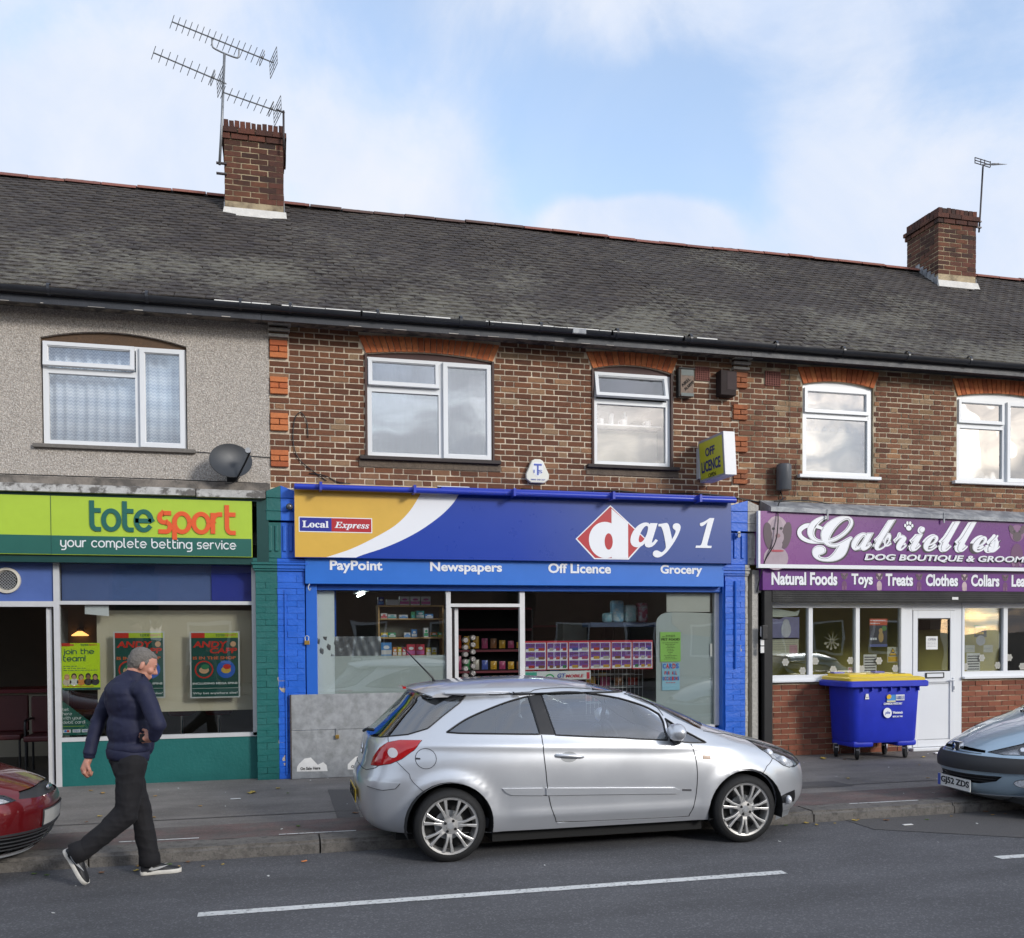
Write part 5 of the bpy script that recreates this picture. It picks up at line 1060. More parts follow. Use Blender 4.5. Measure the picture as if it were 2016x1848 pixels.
W_ = ('white', (.65, .65, .67)); PK = ('pink', (.55, .12, .36)); BL = ('blue', (.06, .25, .6)); NV = ('navy', (.02, .04, .25)); GN = ('green', (.05, .35, .16)); TQ = ('turquoise', (.06, .38, .42)); YE = ('yellow', (.65, .5, .05)); RD = ('red', (.55, .03, .06)); OR = ('orange', (.6, .2, .04))
L0 = '%s medicine carton, %s from the end panel, on the %s pine shelf'
boxes('topmost', 2.03, 11.80, [(1.22, 1.29, .10, (NV[0], NV[1], BL)), (1.32, 1.47, .07, ('white', W_[1], W_)), (1.48, 1.60, .11, ('white', W_[1], PK)), (1.61, 1.73, .11, ('white', W_[1], PK)), (1.74, 1.86, .11, ('white', W_[1], PK))], 'carton', L0)
boxes('second', 1.87, 11.80, [(1.25, 1.33, .065, ('white', W_[1], RD)), (1.335, 1.44, .05, ('white', W_[1], TQ)), (1.47, 1.58, .045, ('white', W_[1], BL)), (1.62, 1.67, .085, ('green', GN[1], TQ)), (1.68, 1.78, .095, ('turquoise', TQ[1], W_)), (1.79, 1.89, .055, ('blue', BL[1], W_))], '', L0)
boxes('third', 1.64, 11.80, [(1.25, 1.335, .06, ('yellow', YE[1], BL)), (1.34, 1.43, .06, ('green', GN[1], W_)), (1.53, 1.61, .06, ('white', W_[1], BL)), (1.62, 1.69, .10, ('blue', BL[1], W_)), (1.77, 1.83, .12, ('white', W_[1], GN)), (1.85, 1.94, .06, ('orange', OR[1], GN)), (1.945, 2.0, .06, ('green', GN[1], YE))], '', L0)
boxes('fourth', 1.415, 11.80, [(1.25, 1.38, .17, ('blue', (.05, .12, .5), W_)), (1.39, 1.445, .11, ('orange', (.6, .3, .2), W_)), (1.45, 1.50, .11, ('yellow', YE[1], W_)), (1.505, 1.555, .11, ('red', (.5, .08, .05), W_)), (1.56, 1.67, .145, ('red', RD[1], PK)), (1.675, 1.78, .145, ('red', (.6, .06, .1), PK)), (1.80, 1.86, .10, ('yellow', YE[1], W_)), (1.865, 1.93, .10, ('white', W_[1], YE))], '', L0)
boxes('fifth', 1.275, 11.80, [(1.38, 1.45, .09, ('blue', BL[1], W_)), (1.54, 1.585, .09, ('blue', BL[1], W_)), (1.70, 1.77, .06, ('pink', PK[1], W_)), (1.80, 1.90, .085, ('white', W_[1], BL)), (1.91, 2.0, .07, ('pink', PK[1], W_))], '', L0)
boxes('lowest', 1.09, 11.80, [(1.32, 1.43, .08, ('blue', (.2, .3, .45), W_)), (1.44, 1.63, .10, ('red', (.45, .08, .1), W_)), (1.66, 1.72, .13, ('yellow', YE[1], OR))], '', L0)
# back shelves with crisps and cans seen through the door
m_dk = pm('dark_shelf', (.05, .05, .055), .5); m_rdk = pm('dark_red_edge', (.16, .015, .03), .5)
sh2 = shelf_unit('snack_shelf', 'dark shelf unit of snack packets with red edges inside the open door', 2.45, 3.6, 13.0, 13.3, [.5, .85, 1.15, 1.45, 1.75, 2.05], m_dk); 
for z in (.5, .85, 1.15, 1.45, 1.75, 2.05): MB().box(2.45, 3.6, 12.985, 12.999, z-.03, z).build('edge_strip', m_rdk, sh2)
cols = [(.42, .035, .015), (.5, .28, .03), (.03, .18, .06), (.34, .05, .13), (.06, .09, .32), (.42, .38, .33), (.2, .08, .03)]
def packets(x0, x1, y, z, n, h, grp, where):
    for k in range(n):
        x = x0+(x1-x0)*(k+.5)/n; w = (x1-x0)/n*.34; h = h*random.uniform(.75, 1.0); c = random.choice(cols); b = MB(); nx, nz = 5, 5
        for s in (-1, 1):
            for j in range(nz+1):
                for i in range(nx+1):
                    a, e_ = i/nx*2-1, j/nz; b.v.append((x+a*w, y+s*.022*(1-a*a)*math.sin(math.pi*e_)-.0*s, z+e_*h))
        m_ = (nx+1)*(nz+1)
        for s in (0, 1):
            for j in range(nz):
                for i in range(nx): q = s*m_+j*(nx+1)+i; f_ = (q, q+1, q+nx+2, q+nx+1); b.f.append(f_ if s == 0 else f_[::-1])
        o = b.build('snack_packet', pm('packet_%02d' % cols.index(c), c, .35, .1), smooth=True)
        tag(o, '%s packet, %s along the %s' % (('red', 'mustard', 'green', 'plum', 'navy', 'cream', 'brown')[cols.index(c)], ['first', 'second', 'third', 'fourth', 'fifth', 'sixth', 'seventh', 'eighth', 'ninth'][k], where), 'packet', grp)
packets(2.45, 3.6, 12.96, 1.47, 9, .24, 'snack packets on the upper rack', 'upper row inside the grocery door'); packets(2.45, 3.6, 12.96, 1.17, 9, .24, 'snack packets on the lower rack', 'lower row inside the grocery door'); packets(2.45, 3.6, 12.96, .87, 9, .2, 'snack packets on the low rack', 'lowest row inside the grocery door')
cn = [(2.29+.05*0, 1.6-.088*k) for k in range(6)]+[(2.385, 1.63-.088*k) for k in range(6)]
for k, (x, z) in enumerate(cn):
    X, Z = T(x, z, 11.9); tag(MB().lathe([(.0, -.01), (.028, -.01), (.035, 0), (.035, .10), (0, .10)], (X, 11.9, Z), 'Y', 16).build('tin', mat('tin_metal', (.35, .33, .32), .35, metal=.6), smooth=40), 'silver tin end, %s from the top of the %s column inside the grocery door' % (['first', 'second', 'third', 'fourth', 'fifth', 'sixth'][k % 6], ('outer', 'inner')[k//6]), 'tin', 'stacked tins by the door')
sh3 = shelf_unit('goods_shelf', 'dark wall shelf of goods and paper rolls behind the offer posters', 3.1, 5.0, 13.4, 13.8, [.6, 1.0, 1.4, 1.8], m_dk)
for z in (1.0, 1.4, 1.8): MB().box(3.1, 5.0, 13.385, 13.399, z-.03, z).build('edge_strip', m_rdk, sh3)
packets(3.2, 4.9, 13.36, 1.02, 9, .22, 'goods on the wall shelf', 'goods row behind the offer posters'); packets(3.2, 4.9, 13.36, 1.42, 9, .2, 'goods on the upper wall shelf', 'upper goods row behind the offer posters')
sh4 = empty('window_rack', (4.55, 12.1, 1.7), 'blue shelf of toilet roll packs near the grey frosted screen', 'shelf')
MB().box(4.1, 5.05, 11.85, 12.2, 1.76, 1.82).build('board', pm('dark_blue_shelf', (.03, .06, .14), .5), sh4)
for k, (x, zz, w, h, c) in enumerate([(4.38, 1.82, .11, .13, (.25, .5, .6)), (4.52, 1.82, .16, .30, (.2, .42, .6)), (4.70, 1.82, .17, .24, (.30, .52, .55)), (4.88, 1.82, .14, .27, (.4, .08, .15))]):
    o = MB().cbox(x-w/2, x+w/2, 11.9, 12.05, zz+.001, zz+h, .03).build('paper_roll_pack', mat('roll_wrap_%s' % 'abcd'[k], c, .35, var=.2, vs=14, col2=(.5, .6, .65), c2s=12), smooth=60); tag(o, ('small pale blue roll pack at the near end of the blue shelf', 'tall blue and white toilet roll pack on the blue shelf', 'green blue kitchen roll pack on the blue shelf', 'crimson roll pack on the blue shelf beside the screen')[k], 'paper rolls', 'roll packs on the blue shelf')
o = MB().box(3.95, 4.3, 12.6, 12.9, 1.5, 1.82).build('cardboard_box', pm('grey_carton', (.16, .15, .14), .8)); tag(o, 'plain grey brown carton stacked behind the offer posters', 'box')
rk = empty('wire_rack', (4.3, 11.9, .6), 'white wire rack of colourful bags below the offer posters', 'rack')
q = MB()
for z in (.75, .95, 1.12): q.tube([(4.0, 11.75, z), (4.8, 11.75, z)], .005, 5).tube([(4.0, 12.05, z), (4.8, 12.05, z)], .005, 5)
for i in range(15): x = 4.0+.8*i/14; q.tube([(x, 11.75, .6), (x, 11.75, 1.2)], .003, 4)
q.build('wires', m_white, rk); packets(4.0, 4.8, 11.85, .97, 4, .16, 'bags in the wire rack', 'upper tier of the white wire rack'); packets(4.0, 4.8, 11.85, .77, 6, .16, 'bags in the wire rack low', 'lower tier of the white wire rack')
# posters on the grocery window
m_purp = pm('offer_purple', (.18, .06, .36), .4, 0); m_redb = pm('offer_red', (.55, .02, .05), .4, 0)
for k in range(6):
    x0 = 3.043+k*.288; e = card('offer_poster', ('first offer poster of the strip, beside the open door', 'second offer poster of the purple strip from the door', 'third offer poster of the purple strip from the door', 'fourth offer poster of the purple strip from the door', 'fifth offer poster of the purple strip from the door', 'last offer poster of the purple strip, nearest the frosted screen')[k], 'poster', x0, x0+.284, 1.213+.006*math.sin(k*2), 1.583, 11.345, m_redb, 'purple price offer posters')
    spot(e, x0+.008, x0+.276, 1.224, 1.56, 11.344, m_sww)
    n = 2 if k != 1 and k != 5 else 3
    for j in range(3):
        for i in range(n):
            a = x0+.012+i*.26/n; c = a+.26/n-.006; z0_ = 1.23+j*.11; spot(e, a, c, z0_+.02, z0_+.103, 11.343, m_purp); spot(e, a+.004, c-.03, z0_+.002, z0_+.03, 11.342, m_sww)
            pr = random.choice(['£5.00', '£1.59', '65p', '£1.75', '£1.25', '85p', '£1.00']); ttx(pr, a+.008, c-.012, z0_+.062, z0_+.093, 11.342, pm('offer_brown', (.16, .05, .03)), e)
            cc = random.choice(cols); spot(e, a+.3*(c-a), c-.008, z0_+.008, z0_+.045, 11.341, pm('packet_%02d' % cols.index(cc), cc))
e = card('poster', 'white GT Mobile poster at the bottom of the grocery window', 'poster', 3.04, 3.915, 1.09, 1.20, 11.345, m_white); y = 11.344
spot(e, 3.045, 3.20, 1.09, 1.19, y, pm('poster_globe', (.05, .4, .3))); disc(e, 3.37, 1.12, .06, .045, y, pm('poster_leaf', (.03, .35, .12))); disc(e, 3.37, 1.12, .04, .028, y-.001, m_white)
ttx('GT', 3.47, 3.58, 1.115, 1.17, y, mbl, e, bold=.03, shear=.2); ttx('MOBILE', 3.58, 3.82, 1.115, 1.155, y, m_redb, e, bold=.03, shear=.2); spot(e, 3.86, 3.90, 1.095, 1.18, y, m_redb)
e = card('poster', 'light green PET FOOD notice on the grey frosted screen', 'notice', 4.872, 5.16, 1.30, 1.686, 11.34, pm('paper_green', (.33, .62, .14), .7, 0)); y = 11.339
ttx('PET FOOD', 4.89, 5.145, 1.575, 1.605, y, m_dark, e, bold=.01); bars(e, 4.95, 5.08, 1.64, .007, y, m_dark); bars(e, 4.90, 5.09, 1.622, .006, y, m_dark)
for k in range(11): w = (.11, .07, .05, .06, .045, .05, .03, .02, .09, .07, .09)[k]; bars(e, 5.015-w, 5.015+w, 1.543-.021*k, .005, y, m_dark)
e = card('poster', 'pale blue CARDS FOR ALL OCCASIONS notice under the green one', 'notice', 4.897, 5.144, .925, 1.285, 11.34, pm('paper_blue', (.33, .58, .72), .7, 0))
cl = [pm('ink_blue', (.03, .15, .6)), pm('ink_red', (.6, .04, .05))]
for k, (s, a, c, z0_, z1_) in enumerate((('CARDS', 4.905, 5.135, 1.21, 1.275), ('FOR ALL', 4.93, 5.11, 1.13, 1.175), ('OCCASIONS', 4.905, 5.138, 1.055, 1.105))):
    n = len(s); 
    for j, chh in enumerate(s):
        if chh != ' ': w = (c-a)/n; ttx(chh, a+w*j+.002, a+w*(j+1)-.003, z0_, z1_, y, cl[(j+k) % 2], e, bold=.03)
bars(e, 4.95, 5.09, 1.02, .008, y, cl[1])
tag(MB().box(5.59, 5.62, 11.335, 11.337, 1.36, 1.53).build('notice', m_whitep), 'small white strip of paper near the end of the frosted screen', 'notice')
# galvanised boards leaning under the window
YG = 11.12
m_galv = mat('weathered_zinc', (.36, .37, .38), .48, metal=.45, var=.16, vs=14, bump=.15, bs=10, col2=(.27, .28, .28), c2p=(.42, .68), c2s=9, dist=.4); add_streak = 0
gb = empty('metal_board', (.8, YG, 0), 'dented galvanised metal boards with a padlock standing in front of the grocery window', 'metal boards')
X0, X1, Z0, Z1 = tq(.175, 2.15, .0, .97, YG); _, Zm = T(0, .545, YG)
MB().box(X0, X1, YG, YG+.02, Zm+.004, Z1).build('upper_board', m_galv, gb); MB().box(X0+.01, X1, YG-.012, YG+.012, .005, Zm).build('lower_board', m_galv, gb)
MB().box(X0-.005, X0+.012, YG-.015, YG+.03, .0, Z1).build('edge', m_silld, gb)
X, Z = T(.715, .50, YG); MB().box(X-.014, X+.014, YG-.03, YG-.012, Z-.05, Z+.06).build('hasp', m_steel, gb); MB().cbox(X-.022, X+.022, YG-.05, YG-.03, Z-.06, Z-.015, .004).build('padlock', mat('brass', (.45, .28, .07), .35, metal=.8), gb)
for (a, c) in ((.235, .60), (.83, 1.2)):
    P = [(a, .06), (c, .05), (c-.01, .12), (c-.05, .16), (c-.12, .13), (c-.2, .22), (a+.1, .21), (a+.03, .15), (a+.01, .12)]; P = [T(p+random.uniform(-.008, .008), q_, YG-.014) for p, q_ in P]
    V, _, F_, *_ = delaunay_2d_cdt([Vector(p) for p in P], [(i, (i+1) % len(P)) for i in range(len(P))], [], 1, 1e-6); flat([tuple(v) for v in V], [tuple(f_) for f_ in F_], YG-.012, .002, m_whitep, gb, 'torn_label')
    ttx('On Sale Here', a+.05, min(c-.04, a+.28), .075, .11, YG-.0145, m_dark, gb, bold=.015)
pk = empty('padlock', (.36, 11.15, 1.6), 'brass padlock on the blue shutter post beside the silver film', 'padlock'); X, Z = T(.375, 1.62, 11.17); MB().cbox(X-.03, X+.03, 11.13, 11.15, Z-.06, Z-.01, .005).build('body', MC['brass'], pk); MB().tube(fit([(X-.02, 11.14, Z-.01), (X-.02, 11.14, Z+.03), (X, 11.14, Z+.045), (X+.02, 11.14, Z+.03), (X+.02, 11.14, Z-.01)], 3), .005, 6).build('shackle', m_chrome, pk)
hk = empty('shutter_hook', (.41, 11.15, 2.3), 'small steel hook hanging at the corner of the lighter blue board', 'hook'); X, Z = T(.41, 2.30, 11.15); MB().tube(fit([(X, 11.13, Z+.06), (X, 11.13, Z-.02), (X-.015, 11.12, Z-.06), (X, 11.12, Z-.1), (X+.015, 11.12, Z-.07)], 3), .007, 6).build('hook', m_steel, hk)
# ---------------------------------------------------------------- purple dog boutique
m_pur = pm('purple_panel', (.115, .012, .165), .28, .06); m_purd = pm('purple_panel_dark', (.05, .008, .085), .3); m_pl = pm('print_white', (.78, .79, .82)); m_sh = pm('print_shadow', (.012, .008, .014), .4, 0); m_gr = pm('print_mid_grey', (.34, .34, .36), .4, 0)
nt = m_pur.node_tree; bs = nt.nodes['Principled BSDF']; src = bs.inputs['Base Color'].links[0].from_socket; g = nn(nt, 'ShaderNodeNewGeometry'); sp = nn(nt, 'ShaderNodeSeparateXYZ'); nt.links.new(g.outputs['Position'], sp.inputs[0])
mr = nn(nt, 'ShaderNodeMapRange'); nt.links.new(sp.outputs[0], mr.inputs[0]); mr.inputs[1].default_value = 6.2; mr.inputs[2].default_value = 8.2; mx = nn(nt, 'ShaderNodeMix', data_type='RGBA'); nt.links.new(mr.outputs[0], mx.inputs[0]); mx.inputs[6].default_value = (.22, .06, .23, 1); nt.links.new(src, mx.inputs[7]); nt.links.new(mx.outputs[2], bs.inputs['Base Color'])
YC = 11.02
ldg = MB(); ldg.add([(6.30, 11.32, 3.44), (13.5, 11.32, 3.36), (13.5, 10.98, 3.20), (6.28, 10.98, 3.31), (6.30, 11.32, 3.3), (13.5, 11.32, 3.2), (13.5, 10.98, 3.16), (6.28, 10.98, 3.25)], [(3, 2, 1, 0), (4, 5, 6, 7), (0, 4, 7, 3), (3, 7, 6, 2), (2, 6, 5, 1)])
ldg.build('lead_ledge', m_lead, C)
for x in (7.1, 8.9, 10.7): MB().box(x, x+.02, 10.972, 10.985, 3.16, 3.30).build('lead_seam', m_lead, C)
s4 = empty('shop_sign', (9, YC, 2.5), 'big purple Gabrielles fascia sign with script lettering and printed dogs', 'sign')
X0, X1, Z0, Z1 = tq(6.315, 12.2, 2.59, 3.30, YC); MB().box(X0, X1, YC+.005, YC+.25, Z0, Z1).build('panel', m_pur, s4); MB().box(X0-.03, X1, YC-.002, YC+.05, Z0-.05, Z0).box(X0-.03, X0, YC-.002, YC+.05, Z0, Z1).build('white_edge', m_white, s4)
# brush-script name: shadow, dark outline, white stroke
ys = YC+.001
def script(m, b, dx, dz, y, th): ttx('𝓖', 7.02+dx-b*.3, 7.72+dx+b*.3, 2.64+dz-b*.3, 3.26+dz+b*.3, y, m, s4, bold=b*.6, th=th); ttx('𝓪𝓫𝓻𝓲𝓮𝓵𝓵𝓮𝓼', 7.70+dx-b*.3, 10.13+dx+b*.3, 2.80+dz-b*.3, 3.23+dz+b*.3, y, m, s4, bold=b, th=th, shear=.15)
script(m_sh, .03, .02, -.016, ys+.002, .002); script(m_pl, .026, 0, 0, ys, .003); script(m_gr, .012, 0, 0, ys-.003, .001); script(m_pl, .0, 0, 0, ys-.004, .002)
# the long sweep of the capital
def sweep(pts, w, y, m, nm='flourish', th=.003):
    P = [Vector(T(a, c, y)) for a, c in fit(pts, 8)]; V = []
    for i, p in enumerate(P):
        d = (P[min(i+1, len(P)-1)]-P[max(i-1, 0)]).normalized(); n_ = Vector((-d.y, d.x)); ww = w*(.45+.75*math.sin(math.pi*i/(len(P)-1))); V += [tuple(p+n_*ww), tuple(p-n_*ww)]
    return flat(V, [(2*i, 2*i+1, 2*i+3, 2*i+2) for i in range(len(P)-1)], y, th, m, s4, nm)
sw = [(7.35, 3.03), (7.20, 3.10), (7.02, 3.12), (6.905, 3.05), (6.93, 2.96), (7.08, 2.90), (7.32, 2.90)]
sweep(sw, .034, ys+.001, m_sh); sweep(sw, .026, ys-.001, m_pl)
for k, (dx, m, b, y) in enumerate(((.010, m_sh, .05, ys-.006), (0, m_pl, .04, ys-.008), (0, m_gr, .018, ys-.010), (0, m_pl, .0, ys-.011))):
    ttx('DOG BOUTIQUE & GROOMING', 7.905+dx, 10.92+dx, 2.648-dx, 2.752-dx, y, m, s4, bold=b, shear=.2, th=.002)
def paw(P, x, z, r, y, m, nm='paw_print', up=True):
    X, Z = T(x, z, y); V = []; F = []
    for (a, c, ra, rc) in [(0, -.25, .55, .45), (-.72, .18, .22, .30), (-.28, .62, .22, .32), (.28, .62, .22, .32), (.72, .18, .22, .30)]:
        b0 = len(V); q = oval((X+a*r, Z+c*r), ra*r, rc*r, 12); V += q; F.append(tuple(b0+i for i in range(12)))
    return flat(V, F, y, .002, m, P, nm)
def flower(P, x, z, r, y, m):
    X, Z = T(x, z, y); V = []; F = []
    for k in range(7):
        a, c, rr = (0, 0, .42) if k == 6 else (.62*math.cos(k*math.pi/3), .62*math.sin(k*math.pi/3), .33); b0 = len(V); V += oval((X+a*r, Z+c*r), rr*r, rr*r, 10); F.append(tuple(b0+i for i in range(10)))
    return flat(V, F, y, .0015, m, P, 'paw_sticker')
paw(s4, 8.62, 3.13, .085, ys+.001, m_sh); paw(s4, 8.61, 3.14, .078, ys-.002, m_pl)
def dog(P, x, z, s, y, c1, c2, c3, kind='spaniel'):    # printed photograph of a dog as flat shapes
    def o(a, b_, ra, rb, m, d, rot=0): X, Z = T(x, z, y); return flat(oval((X+a*s, Z+b_*s), ra*s, rb*s, 18, rot), [tuple(range(18))], y-d, .001, m, P, 'dog_print')
    if kind == 'spaniel':
        o(-.02, -.42, .30, .26, c1, 0); o(.0, .18, .27, .32, c2, .001); o(-.20, .06, .12, .30, c3, .0025, .15); o(.23, .08, .12, .30, c3, .0025, -.2); o(0, .25, .15, .2, c1, .003); o(.02, .04, .15, .16, c1, .004); o(0, -.12, .13, .14, c1, .0045)
        o(-.09, .22, .035, .03, m_sh, .006); o(.10, .23, .035, .03, m_sh, .006); o(.02, .07, .06, .045, pm('nose_pink', (.22, .10, .12)), .006); o(0, -.26, .17, .025, pm('collar_red', (.35, .02, .05)), .006)
    else:
        o(0, -.30, .17, .28, c1, 0); o(0, .22, .20, .20, c2, .001); o(-.15, .30, .07, .12, c3, .002, .5); o(.15, .30, .07, .12, c3, .002, -.5); o(0, .14, .12, .11, c3, .003); o(-.07, .26, .03, .03, m_sh, .004); o(.07, .26, .03, .03, m_sh, .004); o(-.1, -.45, .055, .12, c2, .002); o(.1, -.45, .055, .12, c2, .002)
d1 = pm('dog_grey', (.34, .26, .30), .5, .25); d2 = pm('dog_mauve', (.42, .32, .36), .5, .25); d3 = pm('dog_dark', (.075, .045, .06), .5, .25); d4 = pm('dog_plum', (.11, .025, .10), .5, .2); d5 = pm('dog_pale', (.46, .34, .36), .5, .2)
dog(s4, 6.56, 2.93, .60, ys+.002, d1, d2, d3); dog(s4, 10.42, 2.95, .60, ys+.002, d4, pm('dog_plum2', (.20, .08, .19)), d3, 'pug')
YD = 11.10
s5 = empty('name_board', (9, YD, 2.2), 'narrow purple board listing Natural Foods, Toys, Treats, Clothes, Collars, Leads', 'sign'); m_pur2 = pm('violet_board', (.115, .01, .185), .3, .06)
X0, X1, Z0, Z1 = tq(6.351, 12.2, 2.243, 2.53, YD); MB().box(X0, X1, YD, YD+.15, Z0, Z1).build('panel', m_pur2, s5)
for s, a, c, z0_, z1_ in (('Natural Foods', 6.48, 7.48, 2.325, 2.465), ('Toys', 7.70, 8.035, 2.295, 2.455), ('Treats', 8.24, 8.68, 2.325, 2.46), ('Clothes', 8.89, 9.42, 2.325, 2.46), ('Collars', 9.64, 10.12, 2.325, 2.46), ('Leads', 10.33, 10.72, 2.325, 2.46)):
    ttx(s, a+.012, c+.012, z0_-.024, z1_+.012, YD+.001, m_sh, s5, bold=.03, th=.002); ttx(s, a, c, z0_-.014, z1_+.022, YD-.001, m_pl, s5, bold=.035, th=.003)
for k, x in enumerate((7.59, 8.14, 8.78, 9.53, 10.22)): dog(s5, x, 2.385, .235, YD, (d4, d5)[k % 2], (pm('dog_plum3', (.17, .06, .15)), d5)[k % 2], d3, 'pug')
MB().box(6.37, 12.4, 11.12, 11.34, 2.075, 2.24).build('shutter_box', m_blackp, C)
for k in range(5): MB().box(6.375, 12.4, 11.112, 11.119, 2.09+k*.03, 2.105+k*.03).build('shutter_slat', m_blackp, C)
tag(MB().box(9.15, 9.25, 11.105, 11.11, 2.115, 2.15).build('sticker', m_whitep), 'small white sticker on the black shutter box', 'sticker')
po = empty('shutter_post', (6.31, 11.15, 0), 'black shutter post between the bare plaster strip and the boutique window', 'post'); MB().box(6.262, 6.385, 11.12, 11.36, 0, 2.56).build('post', m_blackp, po, bevel=.005); MB().box(6.215, 6.262, 11.2, 11.32, 0, 2.2).build('trim', m_blackp, po)
for z_, h, m in ((1.62, .13, m_whitep), (1.50, .08, m_whitep), (1.40, .085, m_whitep)): X, Z = T(6.34, z_, 11.12); MB().box(X-.025, X+.025, 11.108, 11.12, Z, Z+h).build('sticker', m, po)
X, Z = T(6.36, 1.60, 11.12); MB().cbox(X-.04, X+.045, 11.075, 11.108, Z-.02, Z+.17, .01).build('key_switch', m_black, po)
# white frames, panes, door
f = MB(); y0, y1 = 11.29, 11.36
f.box(6.385, 8.53, y0, y1, 2.005, 2.085).box(6.385, 8.53, y0, y1, 1.02, 1.095); f.box(6.385, 6.40, y0, y1, 1.095, 2.005)
for a, c in ((7.025, 7.085), (7.752, 7.812), (8.473, 8.53)): f.box(a, c, y0, y1, 1.095, 2.005)
f.box(8.53, 8.66, y0+.012, y1, .02, 2.085).box(9.36, 9.475, y0+.012, y1, .02, 2.085).box(8.66, 9.36, y0+.01, y1, 1.975, 2.085)
f.box(9.475, 12.6, y0, y1, 2.005, 2.085).box(9.475, 12.6, y0, y1, 1.02, 1.10)
for a, c in ((9.475, 9.512), (10.172, 10.242), (10.93, 10.99), (11.6, 11.66)): f.box(a, c, y0, y1, 1.10, 2.005)
SCf = f.build('shopfront_frame', m_white, C)
MB().cbox(6.385, 8.53, 11.24, 11.29, 1.0, 1.03, .006).box(9.475, 12.6, 11.24, 11.29, 1.0, 1.03).build('sill', m_white, C)
for a, c in ((6.40, 7.025), (7.085, 7.752), (7.812, 8.473), (9.512, 10.172), (10.242, 10.93), (10.99, 11.6)): pane(SCf, a, c, 1.097, 2.003, 11.33, m_glasss)
d = MB(); d.box(8.665, 8.74, 11.29, 11.34, .05, 1.97).box(9.275, 9.355, 11.29, 11.34, .05, 1.97).box(8.74, 9.275, 11.29, 11.34, 1.86, 1.97).box(8.74, 9.275, 11.29, 11.34, .96, 1.11).box(8.74, 9.275, 11.29, 11.34, .05, .14)
DR = d.build('door', m_white, C, bevel=.004); MB().box(8.74, 9.275, 11.31, 11.33, .14, .96).build('panel', m_white, DR); MB().box(8.75, 9.265, 11.30, 11.31, .15, .155).box(8.75, 9.265, 11.30, 11.31, .935, .94).build('bead', m_lead, DR)
q = MB(); frame(q, 8.74, 9.275, 1.11, 1.86, .014, 11.296, 11.32); q.build('gasket', m_black, DR); pane(DR, 8.754, 9.261, 1.124, 1.846, 11.31, m_glasss)
q = MB(); frame(q, 8.865, 9.16, 1.02, 1.095, .012, 11.27, 11.29); q.build('letterbox', m_black, DR); MB().box(8.877, 9.148, 11.275, 11.29, 1.032, 1.083).build('letter_flap', m_white, DR)
MB().cbox(9.31, 9.335, 11.27, 11.29, .82, 1.02, .006).tube([(9.32, 11.26, .985), (9.24, 11.25, .985)], .009, 8).build('door_handle', m_white, DR); MB().box(9.316, 9.33, 11.266, 11.27, .85, .9).build('keyhole', m_lead, DR)
MB().cbox(8.62, 9.44, 11.22, 11.40, .0, .045, .008).build('doorstep', m_white, C)
# brick stall risers
for (x0, x1, nr) in ((6.39, 8.58, (7, .5)), (9.48, 12.6, (9.8, .5))):
    r_ = MB().box(x0, x1, 11.31, 11.4, .0, 1.0).build('stall_wall', m_mortar2, C); lay(r_, x0+.002, x1-.002, .0, 1.0, m_brickn, lambda z: [], ch=.0745, y=11.31, near=nr, bond='stretcher', J=.011, dep=.010, limit=200)
# interior
MB().box(6.1, 13.5, 11.4, 15.6, .004, .012).build('shop_floor', m_lino, C); MB().box(6.1, 13.5, 12.9, 12.95, .0, 2.7).build('back_wall', mat('olive_wall', (.38, .34, .09), .9, var=.15, vs=1.5), C)
ds = MB().box(8.0, 9.4, 12.7, 12.8, .0, 1.0); tag(ds.build('counter', pm('dark_counter', (.05, .05, .045))), 'dark counter behind the white boutique door', 'counter')
tag(MB().box(9.9, 10.5, 12.5, 12.8, 1.7, 1.95).build('wall_cabinet', pm('dark_cab', (.02, .02, .02))), 'dark cabinet high inside the right boutique window', 'cabinet')
y = 11.355
e = card('poster', 'lilac grooming poster with a white dog in the first boutique window', 'poster', 6.485, 6.90, 1.58, 1.88, y, pm('lilac_print', (.16, .15, .28), .5, .25)); disc(e, 6.70, 1.71, .075, .11, y-.002, pm('white_dog', (.42, .42, .45), .8, .3)); disc(e, 6.70, 1.80, .05, .05, y-.003, pm('white_dog', (.42, .42, .45), .8, .3))
e = card('notice', 'cream price notice with a pink square below the lilac poster', 'notice', 6.485, 6.89, 1.37, 1.60, y, pm('cream_paper', (.45, .43, .32), .8))
for k in range(5): bars(e, 6.50, 6.86, 1.565-.03*k, .006, y, pm('ink_grey', (.15, .15, .15)))
spot(e, 6.75, 6.87, 1.385, 1.50, y, pm('pink_square', (.45, .25, .28)))
tag(MB().prism([(6.385, 1.97), (6.55, 2.0), (6.85, 1.95), (6.93, 1.98), (6.90, 1.90), (6.70, 1.88), (6.62, 1.85), (6.45, 1.87)], y, y+.003).build('torn_sheet', pm('torn_paper', (.42, .44, .38), .8)), 'torn pale sheet at the top of the first boutique window', 'paper')
